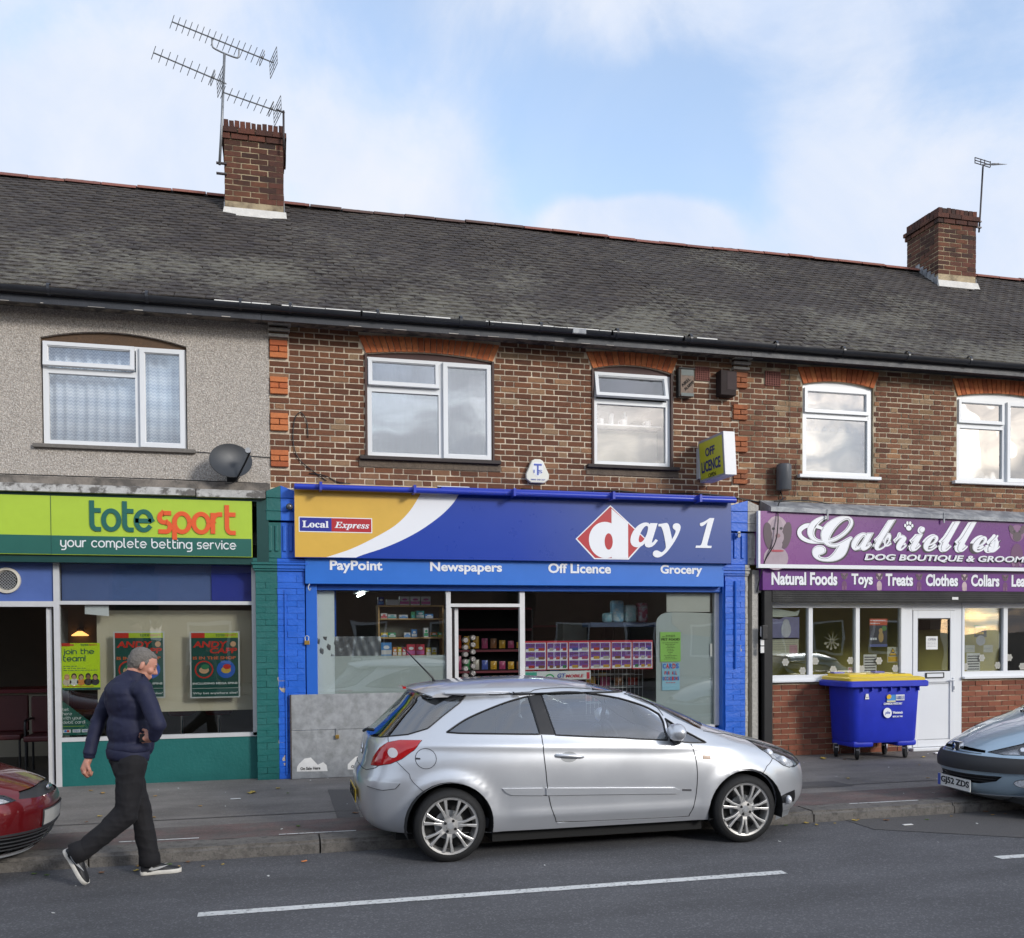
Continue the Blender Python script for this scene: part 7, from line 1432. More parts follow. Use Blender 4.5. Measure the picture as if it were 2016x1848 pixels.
def rimwheel(car, hx, hz, yo, side, parent, R_, rr, m_rim, spokes=7, hubcap=False, z_off=0, wd=.19):
    c = Vector(car.world((hx, yo, hz), side)); c.z += z_off; sg = side   # outwards is -sg * Y
    e = bpy.data.objects.new('wheel', None); COL.objects.link(e); e.parent = parent; e.location = c-wloc(parent)
    def L(prof, m, name, n=48, smooth=40): q = MB().lathe([(r, -sg*h) for r, h in prof], c, 'Y', n); o = q.build(name, m, e, smooth=smooth); bm = bmesh.new(); bm.from_mesh(o.data); bmesh.ops.recalc_face_normals(bm, faces=bm.faces); bm.to_mesh(o.data); bm.free(); return o
    h = wd/2
    L([(rr+.006, -.02+.0), (rr+.012, -.002), (rr+.03, .0), (R_-.035, -.004), (R_-.012, -.016), (R_, -.035), (R_, -wd+.03), (R_-.02, -wd), (rr, -wd), (rr-.01, -wd*.5), (rr+.004, -.022)], m_rub, 'tyre', 56)
    for k in range(3): L([(R_+.0012, -.05-.035*k), (R_+.0012, -.054-.035*k)], m_dark, 'tread_groove', 56)
    L([(rr+.010, .0), (rr+.012, -.008), (rr-.008, -.012), (rr-.014, -.03), (rr-.02, -.09), (rr-.02, -wd+.02)], m_rim, 'rim', 48)
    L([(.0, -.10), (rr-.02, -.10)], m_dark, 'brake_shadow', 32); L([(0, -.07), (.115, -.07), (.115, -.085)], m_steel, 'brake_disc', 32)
    if hubcap:
        L([(0, .004), (.05, .006), (.07, -.002), (.10, -.006)], m_rim, 'cap', 28)
    q = MB(); W3_ = lambda r, a, h_: (c.x+r*math.cos(a), c.y-sg*h_, c.z+r*math.sin(a))
    for k in range(spokes):
        a0 = 2*math.pi*k/spokes+.13
        for s2 in (-1, 1):
            st = []
            for (r, aw, wd_, hh) in ((.052, .30, .016, -.012), (.075, .20, .014, -.008), (rr*.62, .155, .0105, -.004), (rr-.006, .165, .0135, -.004)):
                cx = a0+s2*(aw*.07/ r if r < .1 else aw*.9*(.72 if r < rr*.8 else .62)); st.append((r, cx, wd_, hh))
            st[0] = (.050, a0+s2*.17, .014, -.012); st[1] = (.085, a0+s2*.125, .011, -.006); st[2] = (rr*.62, a0+s2*.125, .0085, -.002); st[3] = (rr-.004, a0+s2*.17, .013, -.003)
            b0 = len(q.v)
            for (r, a, w_, hh) in st:
                da = w_/r; q.v += [W3_(r, a-da, hh), W3_(r, a+da, hh), W3_(r, a+da*1.1, hh-.03), W3_(r, a-da*1.1, hh-.03)]
            for i in range(3):
                for j in range(4): a_ = b0+i*4; q.f.append((a_+j, a_+(j+1) % 4, a_+4+(j+1) % 4, a_+4+j))
    o = q.build('spokes', m_rim, e, bevel=.003); bm = bmesh.new(); bm.from_mesh(o.data); bmesh.ops.recalc_face_normals(bm, faces=bm.faces); bm.to_mesh(o.data); bm.free()
    L([(0, .0), (.030, .0), (.034, -.006), (.066, -.010), (.070, -.03)], m_rim, 'hub', 32); L([(0, .003), (.022, .003), (.024, 0)], m_steel, 'badge', 20)
    for k in range(4):
        a = math.pi/4+.25+k*math.pi/2; p = W3_(.046, a, -.006); MB().lathe([(0, -sg*.004), (.010, -sg*.004), (.012, 0)], p, 'Y', 10).build('bolt_hole', m_black, e)
    return e
def liner(c, r, h0, h1, par, car):     # wheel housing: a half tunnel closed at its inner side
    b = MB(); n = 18; A_ = [math.pi*(-.08+1.16*k/n) for k in range(n+1)]
    for h in (h0, h1): b.v += [(c[0]+r*math.cos(a), c[1]-h, c[2]+r*math.sin(a)) for a in A_]
    b.f = [(k, k+1, n+2+k, n+1+k) for k in range(n)]+[tuple(n+1+k for k in range(n+1))]; return b.build('wheel_arch', m_dark, par)
def cabin(car, e, x0, x1, seat_x, dash_x, side_drv):
    m_c = mat('cabin_trim', (.035, .036, .04), .8, var=.1); m_s = mat('seat_fabric', (.05, .05, .055), .9, var=.15)
    def B(a, b_, h0, h1, z0, z1, nm, m, c_=.02): 
        p, q = car.world((a, h1, z0)), car.world((b_, h0, z1)); X0, X1 = sorted((p[0], q[0])); Y0, Y1 = sorted((p[1], q[1])); return MB().cbox(X0, X1, Y0, Y1, p[2], q[2], c_).build(nm, m, e, smooth=50)
    B(x0, x1, -.68, .68, .22, .30, 'floor', m_c); B(dash_x-.25, dash_x+.2, -.66, .66, .62, .90, 'dashboard', m_c, .05)
    for h in (-.36, .36):
        B(seat_x-.22, seat_x+.30, h-.24, h+.24, .36, .52, 'seat', m_s, .06); B(seat_x-.34, seat_x-.18, h-.23, h+.23, .45, 1.02, 'backrest', m_s, .07); B(seat_x-.38, seat_x-.28, h-.13, h+.13, 1.05, 1.21, 'headrest', m_s, .045)
    B(seat_x-1.0, seat_x-.6, -.6, .6, .36, .52, 'rear_seat', m_s, .06); B(seat_x-1.12, seat_x-.95, -.6, .6, .5, .98, 'rear_backrest', m_s, .06)
    c = Vector(car.world((dash_x-.38, side_drv*.36, .86))); q = MB(); q.tube([tuple(c+Vector((-car.dr*.07*math.sin(t)*1, .17*math.cos(t), .165*math.sin(t)))) for t in [2*math.pi*k/24 for k in range(25)]], .014, 8, cap=False); q.build('steering_wheel', m_c, e, smooth=True)
def paint(name, col, metal=.75, rough=.33, vs=900):
    m = mat(name, col, rough, metal=metal, var=.0, coat=1.0); nt = m.node_tree; b = nt.nodes['Principled BSDF']; g = nn(nt, 'ShaderNodeNewGeometry'); n = nn(nt, 'ShaderNodeTexNoise', Scale=5.0, Detail=5.0); nt.links.new(g.outputs['Position'], n.inputs['Vector'])
    nt.links.new(mth(nt, 'ADD', mth(nt, 'MULTIPLY', n.outputs[0], .12), rough-.05), b.inputs['Roughness']); return m
m_silver = paint('silver_paint', (.66, .675, .70), .72, .36); m_red = paint('dark_red_paint', (.15, .005, .008), .4, .3); m_lblue = paint('pale_blue_paint', (.36, .48, .58), .55, .34)
m_cglass = glass('car_glass', .20, tint=(.84, .90, .91)); m_cglassd = glass('car_glass_dark', .20, tint=(.36, .42, .46)); m_clear = glass('lamp_glass', .07, tint=(.95, .95, .95)); m_tail = mat('tail_red', (.42, .008, .01), .12, var=.04, coat=1, vs=30); m_lampin = mat('lamp_reflector', (.78, .80, .84), .28, metal=.35, var=.2, vs=30)
m_trim = mat('dark_trim', (.028, .029, .032), .55, var=.08)
# --- silver three-door hatchback
XR = [(.15, .36), (.20, .14), (.27, .045), (.38, .005), (.52, -.005), (.62, .0), (.70, .035), (.80, .06), (.88, .075), (.94, .10), (1.02, .185), (1.12, .285), (1.22, .385), (1.30, .455), (1.35, .56), (1.375, .70), (1.392, .92), (1.402, 1.15), (1.41, 1.42)]
XF = [(.15, 3.86), (.20, 3.93), (.30, 4.01), (.42, 4.035), (.52, 4.03), (.60, 4.005), (.66, 3.955), (.73, 3.835), (.80, 3.63), (.87, 3.37), (.93, 3.17), (.98, 3.02), (1.05, 2.88), (1.15, 2.65), (1.25, 2.38), (1.32, 2.14), (1.36, 1.95), (1.385, 1.78), (1.40, 1.63), (1.41, 1.45)]
WW = [(.15, .76), (.22, .80), (.32, .825), (.45, .84), (.60, .853), (.75, .85), (.88, .825), (.97, .79), (1.08, .735), (1.18, .685), (1.26, .64), (1.32, .585), (1.355, .52), (1.38, .43), (1.395, .33), (1.405, .2), (1.41, .03)]
car = Car(.655, 7.957, -.1, 1, XR, XF, WW, [(.656, .285), (3.185, .285)], .29, [(0, 4.2), (.9, 4.0), (1.2, 3.4), (1.41, 2.6)], [(0, 3.4), (.6, 3.2), (.8, 3.0), (1.0, 3.4), (1.3, 3.6), (1.41, 2.6)], .335,
    creases=[(.25, .93, 3.35, .80, .035, .010), (1.0, .335, 2.9, .325, .03, .012)])
sc = empty('parked_car', (2.65, 7.957, -.1), 'silver three-door hatchback parked half on the kerb outside the blue grocery', 'car', 'cars parked along the kerb')
arcpts = lambda hx, hz, r, n=30: [(hx+r*math.cos(math.pi*(-.18+1.36*k/n)), hz+r*math.sin(math.pi*(-.18+1.36*k/n))) for k in range(n+1)]
arR = [(hx, z) for hx, z in arcpts(.668, .285, .335)]; arF = arcpts(3.18, .28, .335)
clip = lambda P, z0=.152: [(x, max(z0, z)) for x, z in P]
QW = fit([(.655, 1.003), (.81, 1.095), (.995, 1.170), (1.185, 1.232), (1.345, 1.268)], 4); QW = [tuple(p) for p in QW]+[(1.372, 1.12), (1.398, .972), (1.05, .985), (.75, .995)]
DW = [tuple(p) for p in fit([(1.455, 1.284), (1.6, 1.294), (1.75, 1.292), (1.944, 1.270), (2.152, 1.228), (2.339, 1.165), (2.452, 1.102)], 4)]+[(2.475, .98), (2.478, .893), (2.2, .912), (1.8, .942), (1.525, .963), (1.49, 1.12)]
BP = [(1.352, 1.270), (1.448, 1.283), (1.482, 1.12), (1.517, .963), (1.405, .970), (1.380, 1.12)]
TR = [(2.50, 1.062), (2.60, .995), (2.72, .925), (2.825, .868), (2.84, .856), (2.70, .862), (2.505, .885)]
WS = car.F_([(.0, 1.004), (.25, 1.0), (.5, .99), (.68, .96)])+[car.uv(2.62, 1.055), car.uv(2.42, 1.165), car.uv(2.20, 1.255)]+car.F_([(.42, 1.345), (.2, 1.355), (0.0, 1.358)]); 
WS = [(max(u, .0), z) for u, z in WS]
RW = car.R_([(0, .945), (.25, .945), (.45, .955), (.60, .985), (.63, 1.03), (.60, 1.12), (.565, 1.22), (.53, 1.275), (.3, 1.295), (0, 1.30)])
TL = [(.46, .945), (.42, .898), (.372, .855), (.30, .80), (.22, .762), (.13, .738), (.085, .735), (.105, .80), (.15, .875), (.21, .922), (.30, .943)]
HL = car.S([(3.33, .842), (3.40, .775), (3.50, .695), (3.60, .632), (3.70, .596), (3.765, .592)])+car.F_([(.56, .615), (.54, .66), (.56, .72), (.60, .775)]); HL = HL[:6]+[car.uf(.50, .61), car.uf(.46, .66), car.uf(.48, .72)]+[car.uv(3.47, .80)]
LG = car.F_([(0, .275), (.42, .27), (.50, .33), (.45, .42), (0, .42)]); FGL = car.F_([(.58, .28), (.68, .29), (.71, .35), (.62, .39)])
cuts = [car.S(clip(arR, .214)), car.S(clip(arF, .214)), car.S(QW), car.S(DW), car.S(TR), WS, RW, HL, LG]
bodyo = car.body(cuts, .212, m_silver, sc)
for nm, P, g in (('quarter_window', car.S(QW), m_cglassd), ('door_window', car.S(DW), m_cglass), ('quarter_light', car.S(TR), m_cglassd)):
    car.patch(P, -.004, g, sc, nm, (1, -1)); car.line(P, .014, m_black, sc, 'window_seal', closed=True)
car.patch(WS, -.003, m_cglass, sc, 'windscreen', (1, -1)); car.patch(RW, -.003, m_cglassd, sc, 'rear_window', (1, -1)); car.line([p for p in RW[1:-1]], .012, m_black, sc, 'window_seal')
car.patch(car.S(BP), .002, mat('pillar_black', (.022, .021, .021), .35, var=.05), sc, 'door_pillar', (1, -1)); 
DL = [tuple(p) for p in fit([(1.358, 1.272), (1.40, 1.315), (1.64, 1.328), (1.95, 1.306), (2.264, 1.248), (2.43, 1.175), (2.49, 1.085)], 3)]
car.line(car.S(DL), .006, m_trim, sc); car.line(car.S([tuple(p) for p in fit([(2.69, .855), (2.722, .737), (2.735, .593), (2.725, .404), (2.68, .27), (2.62, .252), (2.1, .256), (1.58, .268), (1.51, .30), (1.45, .489), (1.415, .787), (1.408, .965)], 4)]), .007, m_trim, sc)
car.patch(car.S([(1.53, .262), (2.66, .248), (2.66, .236), (1.53, .250)]), .004, m_silver, sc, 'sill_trim', (1, -1))
car.patch(car.S(TL), .004, m_tail, sc, 'tail_lamp', (1, -1), thick=.01, bulge=.008); car.patch([car.uv(*p) for p in oval((.245, .845), .035, .038, 14)], .0145, mat('lamp_white', (.6, .58, .58), .15, coat=1), sc, 'reversing_lamp', (1, -1), step=.015)
car.line(car.S(TL), .006, m_trim, sc, 'lamp_seal', closed=True)
car.patch(HL, -.05, m_lampin, sc, 'lamp_bowl', (1, -1)); hl = car.patch(HL, -.001, m_clear, sc, 'headlight', (1, -1)); car.line(HL, .007, m_trim, sc, 'lamp_seal', closed=True)
for (x, z, r) in ((3.52, .745, .045), (3.66, .665, .05)):
    p = Vector(car.P(*car.uv(x, z), -.035)); 
    for m in (1, -1): MB().ell(car.world(p, m), (r, r, r), 16, 10).build('lamp_projector', m_lampin, sc, smooth=True)
car.line(car.S([(3.355, .575), (3.42, .63), (3.505, .690)]), .005, m_trim, sc); car.line(car.S([(.455, .558), (.36, .66), (.262, .785)]), .005, m_trim, sc); car.line(car.S([(.215, .925), (.235, 1.0)]), .005, m_trim, sc)
car.line([car.uv(2.735, .595+.0)]*1+[car.uv(2.735, .6)], .004, m_trim, sc) if 0 else None
bn_ = car.F_([(0, .60), (.3, .62)])+[car.uv(3.45, .815), car.uv(3.10, .905), car.uv(2.86, .945)]; car.line(bn_, .006, m_trim, sc, 'bonnet_line')
car.line([car.uv(*p) for p in oval((.482, .807), .079, .078, 26)], .005, m_trim, sc, 'fuel_flap', closed=True, sides=(1,)); car.patch([car.uv(*p) for p in [(.402, .815), (.44, .812), (.44, .80), (.402, .80)]], .004, m_trim, sc, 'flap_notch', (1,), step=.01)
MOU = [(1.07, .562), (1.40, .552), (1.402, .494), (1.14, .508), (1.10, .53)]; MO2 = [(1.425, .551), (2.53, .502), (2.58, .476), (2.545, .452), (2.0, .474), (1.43, .493)]
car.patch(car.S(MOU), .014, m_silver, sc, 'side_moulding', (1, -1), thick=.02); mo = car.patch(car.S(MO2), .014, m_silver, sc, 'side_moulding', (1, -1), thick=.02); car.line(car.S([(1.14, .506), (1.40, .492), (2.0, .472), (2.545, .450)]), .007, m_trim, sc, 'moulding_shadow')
car.patch(car.S([(2.60, .487), (2.685, .481), (2.685, .464), (2.60, .470)]), .002, mat('badge_grey', (.12, .12, .13), .4, metal=.5), sc, 'model_badge', (1,), step=.01)
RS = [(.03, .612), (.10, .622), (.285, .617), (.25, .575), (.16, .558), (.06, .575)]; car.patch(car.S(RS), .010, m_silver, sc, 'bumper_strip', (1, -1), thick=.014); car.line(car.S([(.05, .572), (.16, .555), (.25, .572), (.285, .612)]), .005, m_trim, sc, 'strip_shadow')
car.patch(car.S([(2.79, .758), (2.86, .752), (2.86, .722), (2.79, .728)]), .004, mat('indicator', (.55, .40, .30), .2, coat=1), sc, 'side_indicator', (1, -1), step=.01); car.line(car.S([(2.79, .758), (2.86, .752), (2.86, .722), (2.79, .728)]), .004, m_trim, sc, 'indicator_seal', closed=True, step=.01)
# handle with its recess
car.patch([car.uv(*p) for p in oval((1.62, .79), .07, .042, 16)], .0015, mat('handle_recess', (.30, .31, .32), .4, metal=.5), sc, 'handle_recess', (1, -1), thick=.002, step=.02)
hp = [Vector(car.P(*car.uv(x, z), o_)) for x, z, o_ in ((1.515, .805, .004), (1.535, .804, .022), (1.62, .797, .030), (1.71, .790, .022), (1.735, .788, .004))]
for m in (1, -1): MB().tube([car.world(p, m) for p in fit(hp, 5)], .0135, 8).build('door_handle', m_silver, sc, smooth=True)
# rear plate, hatch details
PL = car.R_([(0, .515), (.24, .515), (.24, .625), (0, .625)]); m_py = mat('plate_yellow', (.68, .46, .02), .35, var=.04, vs=8)
def rear_plane(car, y0, y1, z0, z1, off, m, name, par, th=.004, rear=True):
    x = car.P(1 if rear else 0, (z0+z1)/2)[0]; p = car.world((x-(off if rear else -off), y1, z0)); q = car.world((x-(off-th if rear else -off+th), y0, z1)); return MB().box(min(p[0], q[0]), max(p[0], q[0]), min(p[1], q[1]), max(p[1], q[1]), p[2], q[2]).build(name, m, par)
pl = rear_plane(car, -.26, .26, .405, .515, .022, m_py, 'number_plate', sc, .006)
xp = car.world((car.P(1, .46)[0]-.0235, 0, 0))[0]
txt('EF56 LZL', -.235, .235, .315, .405, 0, m_black, pl, bold=.02, rot=lambda p: Vector((xp+p.y*1, 7.957-p.x, p.z)), name='lettering')
em = Vector(car.world((car.P(1, .82)[0]-.008, 0, .82))); MB().lathe([(.045, -.006), (.055, -.002), (.045, .004), (.038, 0), (.045, -.006)], em, 'X', 24).build('emblem', m_chrome, sc, smooth=True)
MB().tube([(em.x+.0, em.y-.05, em.z), (em.x-.0, em.y-.01, em.z+.012), (em.x, em.y+.01, em.z-.012), (em.x, em.y+.05, em.z)], .006, 6).build('emblem', m_chrome, sc)
car.line(car.R_([(0, .69), (.4, .69), (.52, .72), (.60, .80)]), .006, m_trim, sc, 'hatch_line')
sp = MB(); n = 24
for i in range(n+1):
    h = -.50+1.0*i/n; c_ = 1-(abs(h)/.50)**4*.25; xr = .52+.12*(abs(h)/.5)**3
    for (dx, z) in ((.20, 1.378), (-.03*c_, 1.347), (-.09*c_, 1.328), (-.08*c_, 1.316), (.06, 1.316)): sp.v.append(car.world((xr+dx, h, z-.05*(abs(h)/.5)**3)))
for i in range(n):
    for k in range(5): a = i*5+k; a2 = i*5+(k+1) % 5; sp.f.append((a, a2, a2+5, a+5))
sp.f += [tuple(range(5)), tuple(n*5+k for k in range(5))[::-1]]
o = sp.build('spoiler', m_silver, sc, smooth=50); bm = bmesh.new(); bm.from_mesh(o.data); bmesh.ops.recalc_face_normals(bm, faces=bm.faces); bm.to_mesh(o.data); bm.free()
p = car.world((.415, 0, 1.332)); MB().box(p[0]-.03, p[0]+.0, p[1]-.13, p[1]+.13, p[2]-.012, p[2]+.006).build('brake_lamp', m_tail, sc)
w0 = [car.world(car.P(1, z, .012)) for z in (.94, .955)]; MB().tube([car.world((.07, .0, .965)), car.world((.085, .08, .985)), car.world((.12, .30, 1.0))], .013, 7).build('rear_wiper', m_black, sc, smooth=True)
an = car.world((.66, .0, 1.375)); MB().tube([(an[0]+.02, an[1], an[2]-.02), (an[0]-.0, an[1], an[2]+.03), (an[0]-.26, an[1], an[2]+.30)], [.018, .009, .004], 7).build('antenna', m_black, sc, smooth=True)
for m in (1, -1):
    c_ = Vector(car.world((2.535, .90, .965), m)); q = MB().ell(c_, (.060, .105, .072), 18, 12); q.v = [(v[0]-(.02 if v[0] < c_.x-.02 else 0), v[1], v[2]) for v in q.v]; q.build('door_mirror', m_silver, sc, smooth=True)
    q = MB().tube([car.world((2.56, .80, .885), m), car.world((2.55, .86, .892), m), car.world((2.54, .90, .91), m)], [.045, .035, .03], 8); q.build('mirror_foot', m_trim, sc, smooth=True)
for (hx, hz) in ((.656, .285), (3.185, .285)):
    for m in (1, -1):
        rimwheel(car, hx, hz, .835, m, sc, .287, .214, mat('alloy_silver', (.62, .61, .59), .3, metal=.75, var=.05, vs=20), 7, z_off=(.0 if m > 0 else .1))
        c_ = car.world((hx, 0, hz), 1); liner(c_, .343, m*.84, m*.56, sc, car)
p0, p1 = car.world((1.02, -.70, .115)), car.world((2.84, .70, .2)); MB().box(p0[0], p1[0], min(p0[1], p1[1]), max(p0[1], p1[1]), p0[2], p1[2]).box(p0[0]-.75, p1[0]+.75, 7.957-.52, 7.957+.52, p0[2]+.02, p1[2]+.03).build('underbody', m_dark, sc)
car.patch(LG, -.04, m_black, sc, 'lower_grille', (1, -1)); car.patch(FGL, .001, m_black, sc, 'fog_lamp_recess', (1, -1), thick=.02)
for m in (1, -1): c_ = Vector(car.world(car.P(*car.uf(.655, .315), .004), m)); MB().ell(c_, (.03, .04, .04), 16, 10).build('fog_lamp', m_lampin, sc, smooth=True)
q = [car.world((x, h, z)) for x, h, z in ((3.60, -.58, .12), (3.80, -.46, .12), (3.86, 0, .12), (3.80, .46, .12), (3.56, .66, .12), (3.56, .68, .20), (3.82, .48, .20), (3.89, 0, .20), (3.82, -.48, .20), (3.60, -.6, .20))]
MB().add([(p[0], p[1], p[2]+.02) for p in q], [(0, 1, 8, 9), (1, 2, 7, 8), (2, 3, 6, 7), (3, 4, 5, 6)]).build('air_dam', mat('grey_plastic', (.18, .19, .20), .5), sc)
w_ = [car.world((x, h, z)) for x, h, z in ((2.98, .05, 1.005), (2.92, .3, 1.01), (2.80, .62, 1.0))]; MB().tube(w_, .012, 6).build('wiper', m_black, sc, smooth=True)
w_ = [car.world((x, h, z)) for x, h, z in ((3.03, -.45, .985), (2.99, -.1, 1.0), (2.93, .25, 1.005))]; MB().tube(w_, .012, 6).build('wiper', m_black, sc, smooth=True)
cabin(car, sc, .5, 2.9, 1.75, 2.55, 1)
# --- pale blue hatchback facing the other way at the right edge
XR2 = [(.15, .3), (.25, .06), (.4, .0), (.6, .0), (.75, .05), (.9, .08), (1.0, .15), (1.15, .35), (1.3, .55), (1.37, .8), (1.39, 1.1), (1.40, 1.35)]
XF2 = [(.15, 3.55), (.19, 3.70), (.24, 3.77), (.32, 3.80), (.40, 3.82), (.50, 3.835), (.58, 3.80), (.62, 3.76), (.68, 3.67), (.74, 3.55), (.80, 3.39), (.86, 3.20), (.91, 3.00), (.95, 2.84), (1.0, 2.72), (1.12, 2.45), (1.25, 2.12), (1.33, 1.86), (1.37, 1.66), (1.39, 1.5), (1.40, 1.38)]
WW2 = [(.15, .72), (.25, .79), (.4, .82), (.6, .825), (.8, .81), (.92, .78), (1.05, .72), (1.2, .64), (1.3, .57), (1.35, .48), (1.38, .35), (1.395, .2), (1.40, .03)]
NR2, NF2 = [(0, 4), (1.0, 3.5), (1.4, 2.6)], [(0, 2.5), (.5, 2.35), (.7, 2.2), (.9, 2.5), (1.0, 3.2), (1.4, 2.6)]
def full_car(e, car, m_paint, hubs, wsz, belt, roof_z, names, bumper=None):
    (x0, x1, xb), (zb, zt_) = (names['dlo']), (belt, roof_z)
    QW = [(x0, zb+.03), (x0+.32, zt_-.08), (xb-.04, zt_), (xb-.02, zb+.01)]; DW = [(xb+.06, zt_), (x1-.55, zt_-.02), (x1-.2, zt_-.16), (x1, zb-.02), (xb+.08, zb)]
    WS = car.F_([(0, wsz[0]), (.45, wsz[0]-.02), (.62, wsz[0]-.02)])+[car.uv(x1-.08, zb+.12), car.uv(x1-.42, zt_-.06)]+car.F_([(.4, wsz[1]-.01), (0, wsz[1])])
    RW = car.R_([(0, zb+.02), (.5, zb+.03), (.5, zt_-.06), (0, zt_-.03)]); ar = [clip(arcpts(hx, hz, .325)) for hx, hz in hubs]
    extra = names.get('cuts', [])
    o = car.body([car.S(a) for a in ar]+[car.S(QW), car.S(DW), WS, RW]+extra, .15, m_paint, e)
    for nm, P, g in (('quarter_window', car.S(QW), m_cglassd), ('door_window', car.S(DW), m_cglass)): car.patch(P, -.004, g, e, nm, (1, -1), step=.05); car.line(P, .012, m_black, e, 'window_seal', closed=True, step=.05)
    car.patch(WS, -.003, m_cglass, e, 'windscreen', (1, -1), step=.05); car.patch(RW, -.003, m_cglassd, e, 'rear_window', (1, -1), step=.05)
    car.line(car.S([(xb+.03, zb), (xb+.03, .3), (x1+.02, .28), (x1+.12, .55), (x1+.08, zb-.05)]), .006, m_trim, e, 'shut_line', step=.05)
    for (hx, hz) in hubs:
        for m in (1, -1):
            rimwheel(car, hx, hz, .80, m, e, .285, .195, m_alu, 7, z_off=(0 if m > 0 else .1)); c_ = car.world((hx, 0, hz), 1); liner(c_, .335, m*.80, m*.55, e, car)
    p0, p1 = car.world((.3, -.68, .15)), car.world((3.5, .68, .2)); MB().box(min(p0[0], p1[0]), max(p0[0], p1[0]), min(p0[1], p1[1]), max(p0[1], p1[1]), p0[2], p1[2]).build('underbody', m_dark, e)
    for m in (1, -1):
        mx_ = x1-names.get('mir', 0); c_ = Vector(car.world((mx_-.02, .88, zb+.05), m)); MB().ell(c_, (.05, .1, .065), 16, 10).build('door_mirror', m_paint, e, smooth=True); MB().tube([car.world((mx_, .70, zb), m), car.world((mx_, .85, zb+.01), m)], .03, 7).build('mirror_foot', m_trim, e)
    cabin(car, e, .5, x1+.1, names['seat'], x1-.3, 1); return o
c2c = Car(6.62+3.835, 7.90, -.1, -1, XR2, XF2, WW2, [(.60, .285), (3.04, .285)], .285, NR2, NF2, .325)
pe = empty('parked_car', (8.5, 7.9, -.1), 'pale blue hatchback with number GJ52 ZDS entering the frame at the right', 'car', 'cars parked along the kerb')
HB = c2c.F_([(.33, .615), (.44, .60), (.56, .605), (.68, .63)])+[c2c.uv(3.28, .70), c2c.uv(3.06, .80)]+[c2c.uv(3.16, .815), c2c.uv(3.30, .79)]+c2c.F_([(.60, .75), (.46, .70)])
GR = c2c.F_([(0, .305), (.30, .31), (.42, .345), (.46, .395), (0, .395)]); GU = c2c.F_([(.06, .615), (.32, .605), (.30, .628), (.06, .645)])
full_car(pe, c2c, m_lblue, [(.60, .285), (3.04, .285)], (.985, 1.355), .93, 1.27, {'dlo': (.75, 2.44, 1.40), 'seat': 1.65, 'mir': .28, 'cuts': [HB, GR, GU]})
c2c.patch(GR, -.03, m_black, pe, 'lower_grille', (1, -1)); c2c.patch(GU, -.03, m_black, pe, 'upper_grille', (1, -1))
for z in (.33, .355, .38): c2c.line(c2c.F_([(0, z), (.42, z+.004)]), .008, m_trim, pe, 'grille_bar', off=-.012)
c2c.patch(HB, -.05, m_lampin, pe, 'lamp_bowl', (1, -1)); c2c.patch(HB, -.001, m_clear, pe, 'headlight', (1, -1)); c2c.line(HB, .008, m_trim, pe, 'lamp_seal', closed=True)
for (y, z, r) in ((.50, .655, .045), (.60, .675, .05)):
    p = Vector(c2c.P(*c2c.uf(y, z), -.04))
    for m in (1, -1): MB().ell(c2c.world(p, m), (r, r, r), 16, 10).build('lamp_projector', m_chrome, pe, smooth=True)
BM = c2c.F_([(0, .435), (.3, .435), (.5, .43), (.7, .435)])+c2c.S([(3.35, .45), (3.2, .49)])+c2c.S([(3.2, .53), (3.35, .555)])+c2c.F_([(.7, .565), (.5, .565), (.3, .57), (0, .575)])
c2c.patch(BM, .022, m_trim, pe, 'bumper_strip', (1, -1), thick=.03)
c2c.line(c2c.F_([(0, .60), (.3, .595)]), .005, m_trim, pe, 'bonnet_line'); c2c.line([c2c.uf(.46, .705), c2c.uf(.50, .78), c2c.uv(2.95, .89), c2c.uv(2.78, .93)], .006, m_trim, pe, 'bonnet_line'); c2c.line([c2c.uf(.60, .60), c2c.uf(.60, .575)], .005, m_trim, pe, 'shut_line')
FG = c2c.F_(oval((.575, .335), .065, .042, 18)); c2c.patch(FG, .004, m_lampin, pe, 'fog_lamp', (1, -1), step=.02); c2c.line(FG, .007, m_trim, pe, 'fog_lamp_ring', closed=True)
AD = c2c.F_([(0, .15), (.5, .155), (.62, .18), (.56, .215), (0, .20)]); c2c.patch(AD, .01, mat('grey_plastic', (.18, .19, .20), .5), pe, 'air_dam', (1, -1), thick=.02)
xw = c2c.world((c2c.P(0, .27)[0]+.012, 0, 0))[0]; Zp = .12
npl = MB().box(xw, xw+.008, 7.90-.26, 7.90+.26, Zp, Zp+.115).build('number_plate', mat('plate_white', (.72, .72, .68), .35, var=.03), pe)
txt('GJ52 ZDS', -.205, .245, Zp+.018, Zp+.098, 0, m_black, npl, bold=.02, rot=lambda p: Vector((xw+p.y, 7.90-p.x, p.z)), name='lettering'); MB().box(xw-.001, xw, 7.90+.215, 7.90+.26, Zp, Zp+.115).build('blue_band', mbl, npl)
xb_ = c2c.world((c2c.P(0, .62)[0]+.02, 0, 0))[0]; sh_ = [(-.055, .585), (-.06, .505), (-.035, .465), (.035, .465), (.06, .505), (.055, .585)]
bd_ = MB().add([(xb_+.012*(abs(a) > .05), 7.90-a, c-.0) for a, c in sh_]+[(xb_+.05, 7.90-a, c) for a, c in sh_], [tuple(range(6)), (0, 6, 7, 1), (1, 7, 8, 2), (2, 8, 9, 3), (3, 9, 10, 4), (4, 10, 11, 5), (5, 11, 6, 0)]).build('emblem', m_chrome, pe)
MB().add([(xb_-.004, 7.90-a*.80, (c-.525)*.86+.527) for a, c in sh_]+[(xb_+.01, 7.90-a*.8, (c-.525)*.86+.527) for a, c in sh_], [tuple(range(6)), (0, 6, 7, 1), (1, 7, 8, 2), (2, 8, 9, 3), (3, 9, 10, 4), (4, 10, 11, 5), (5, 11, 6, 0)]).build('shield', m_black, bd_)
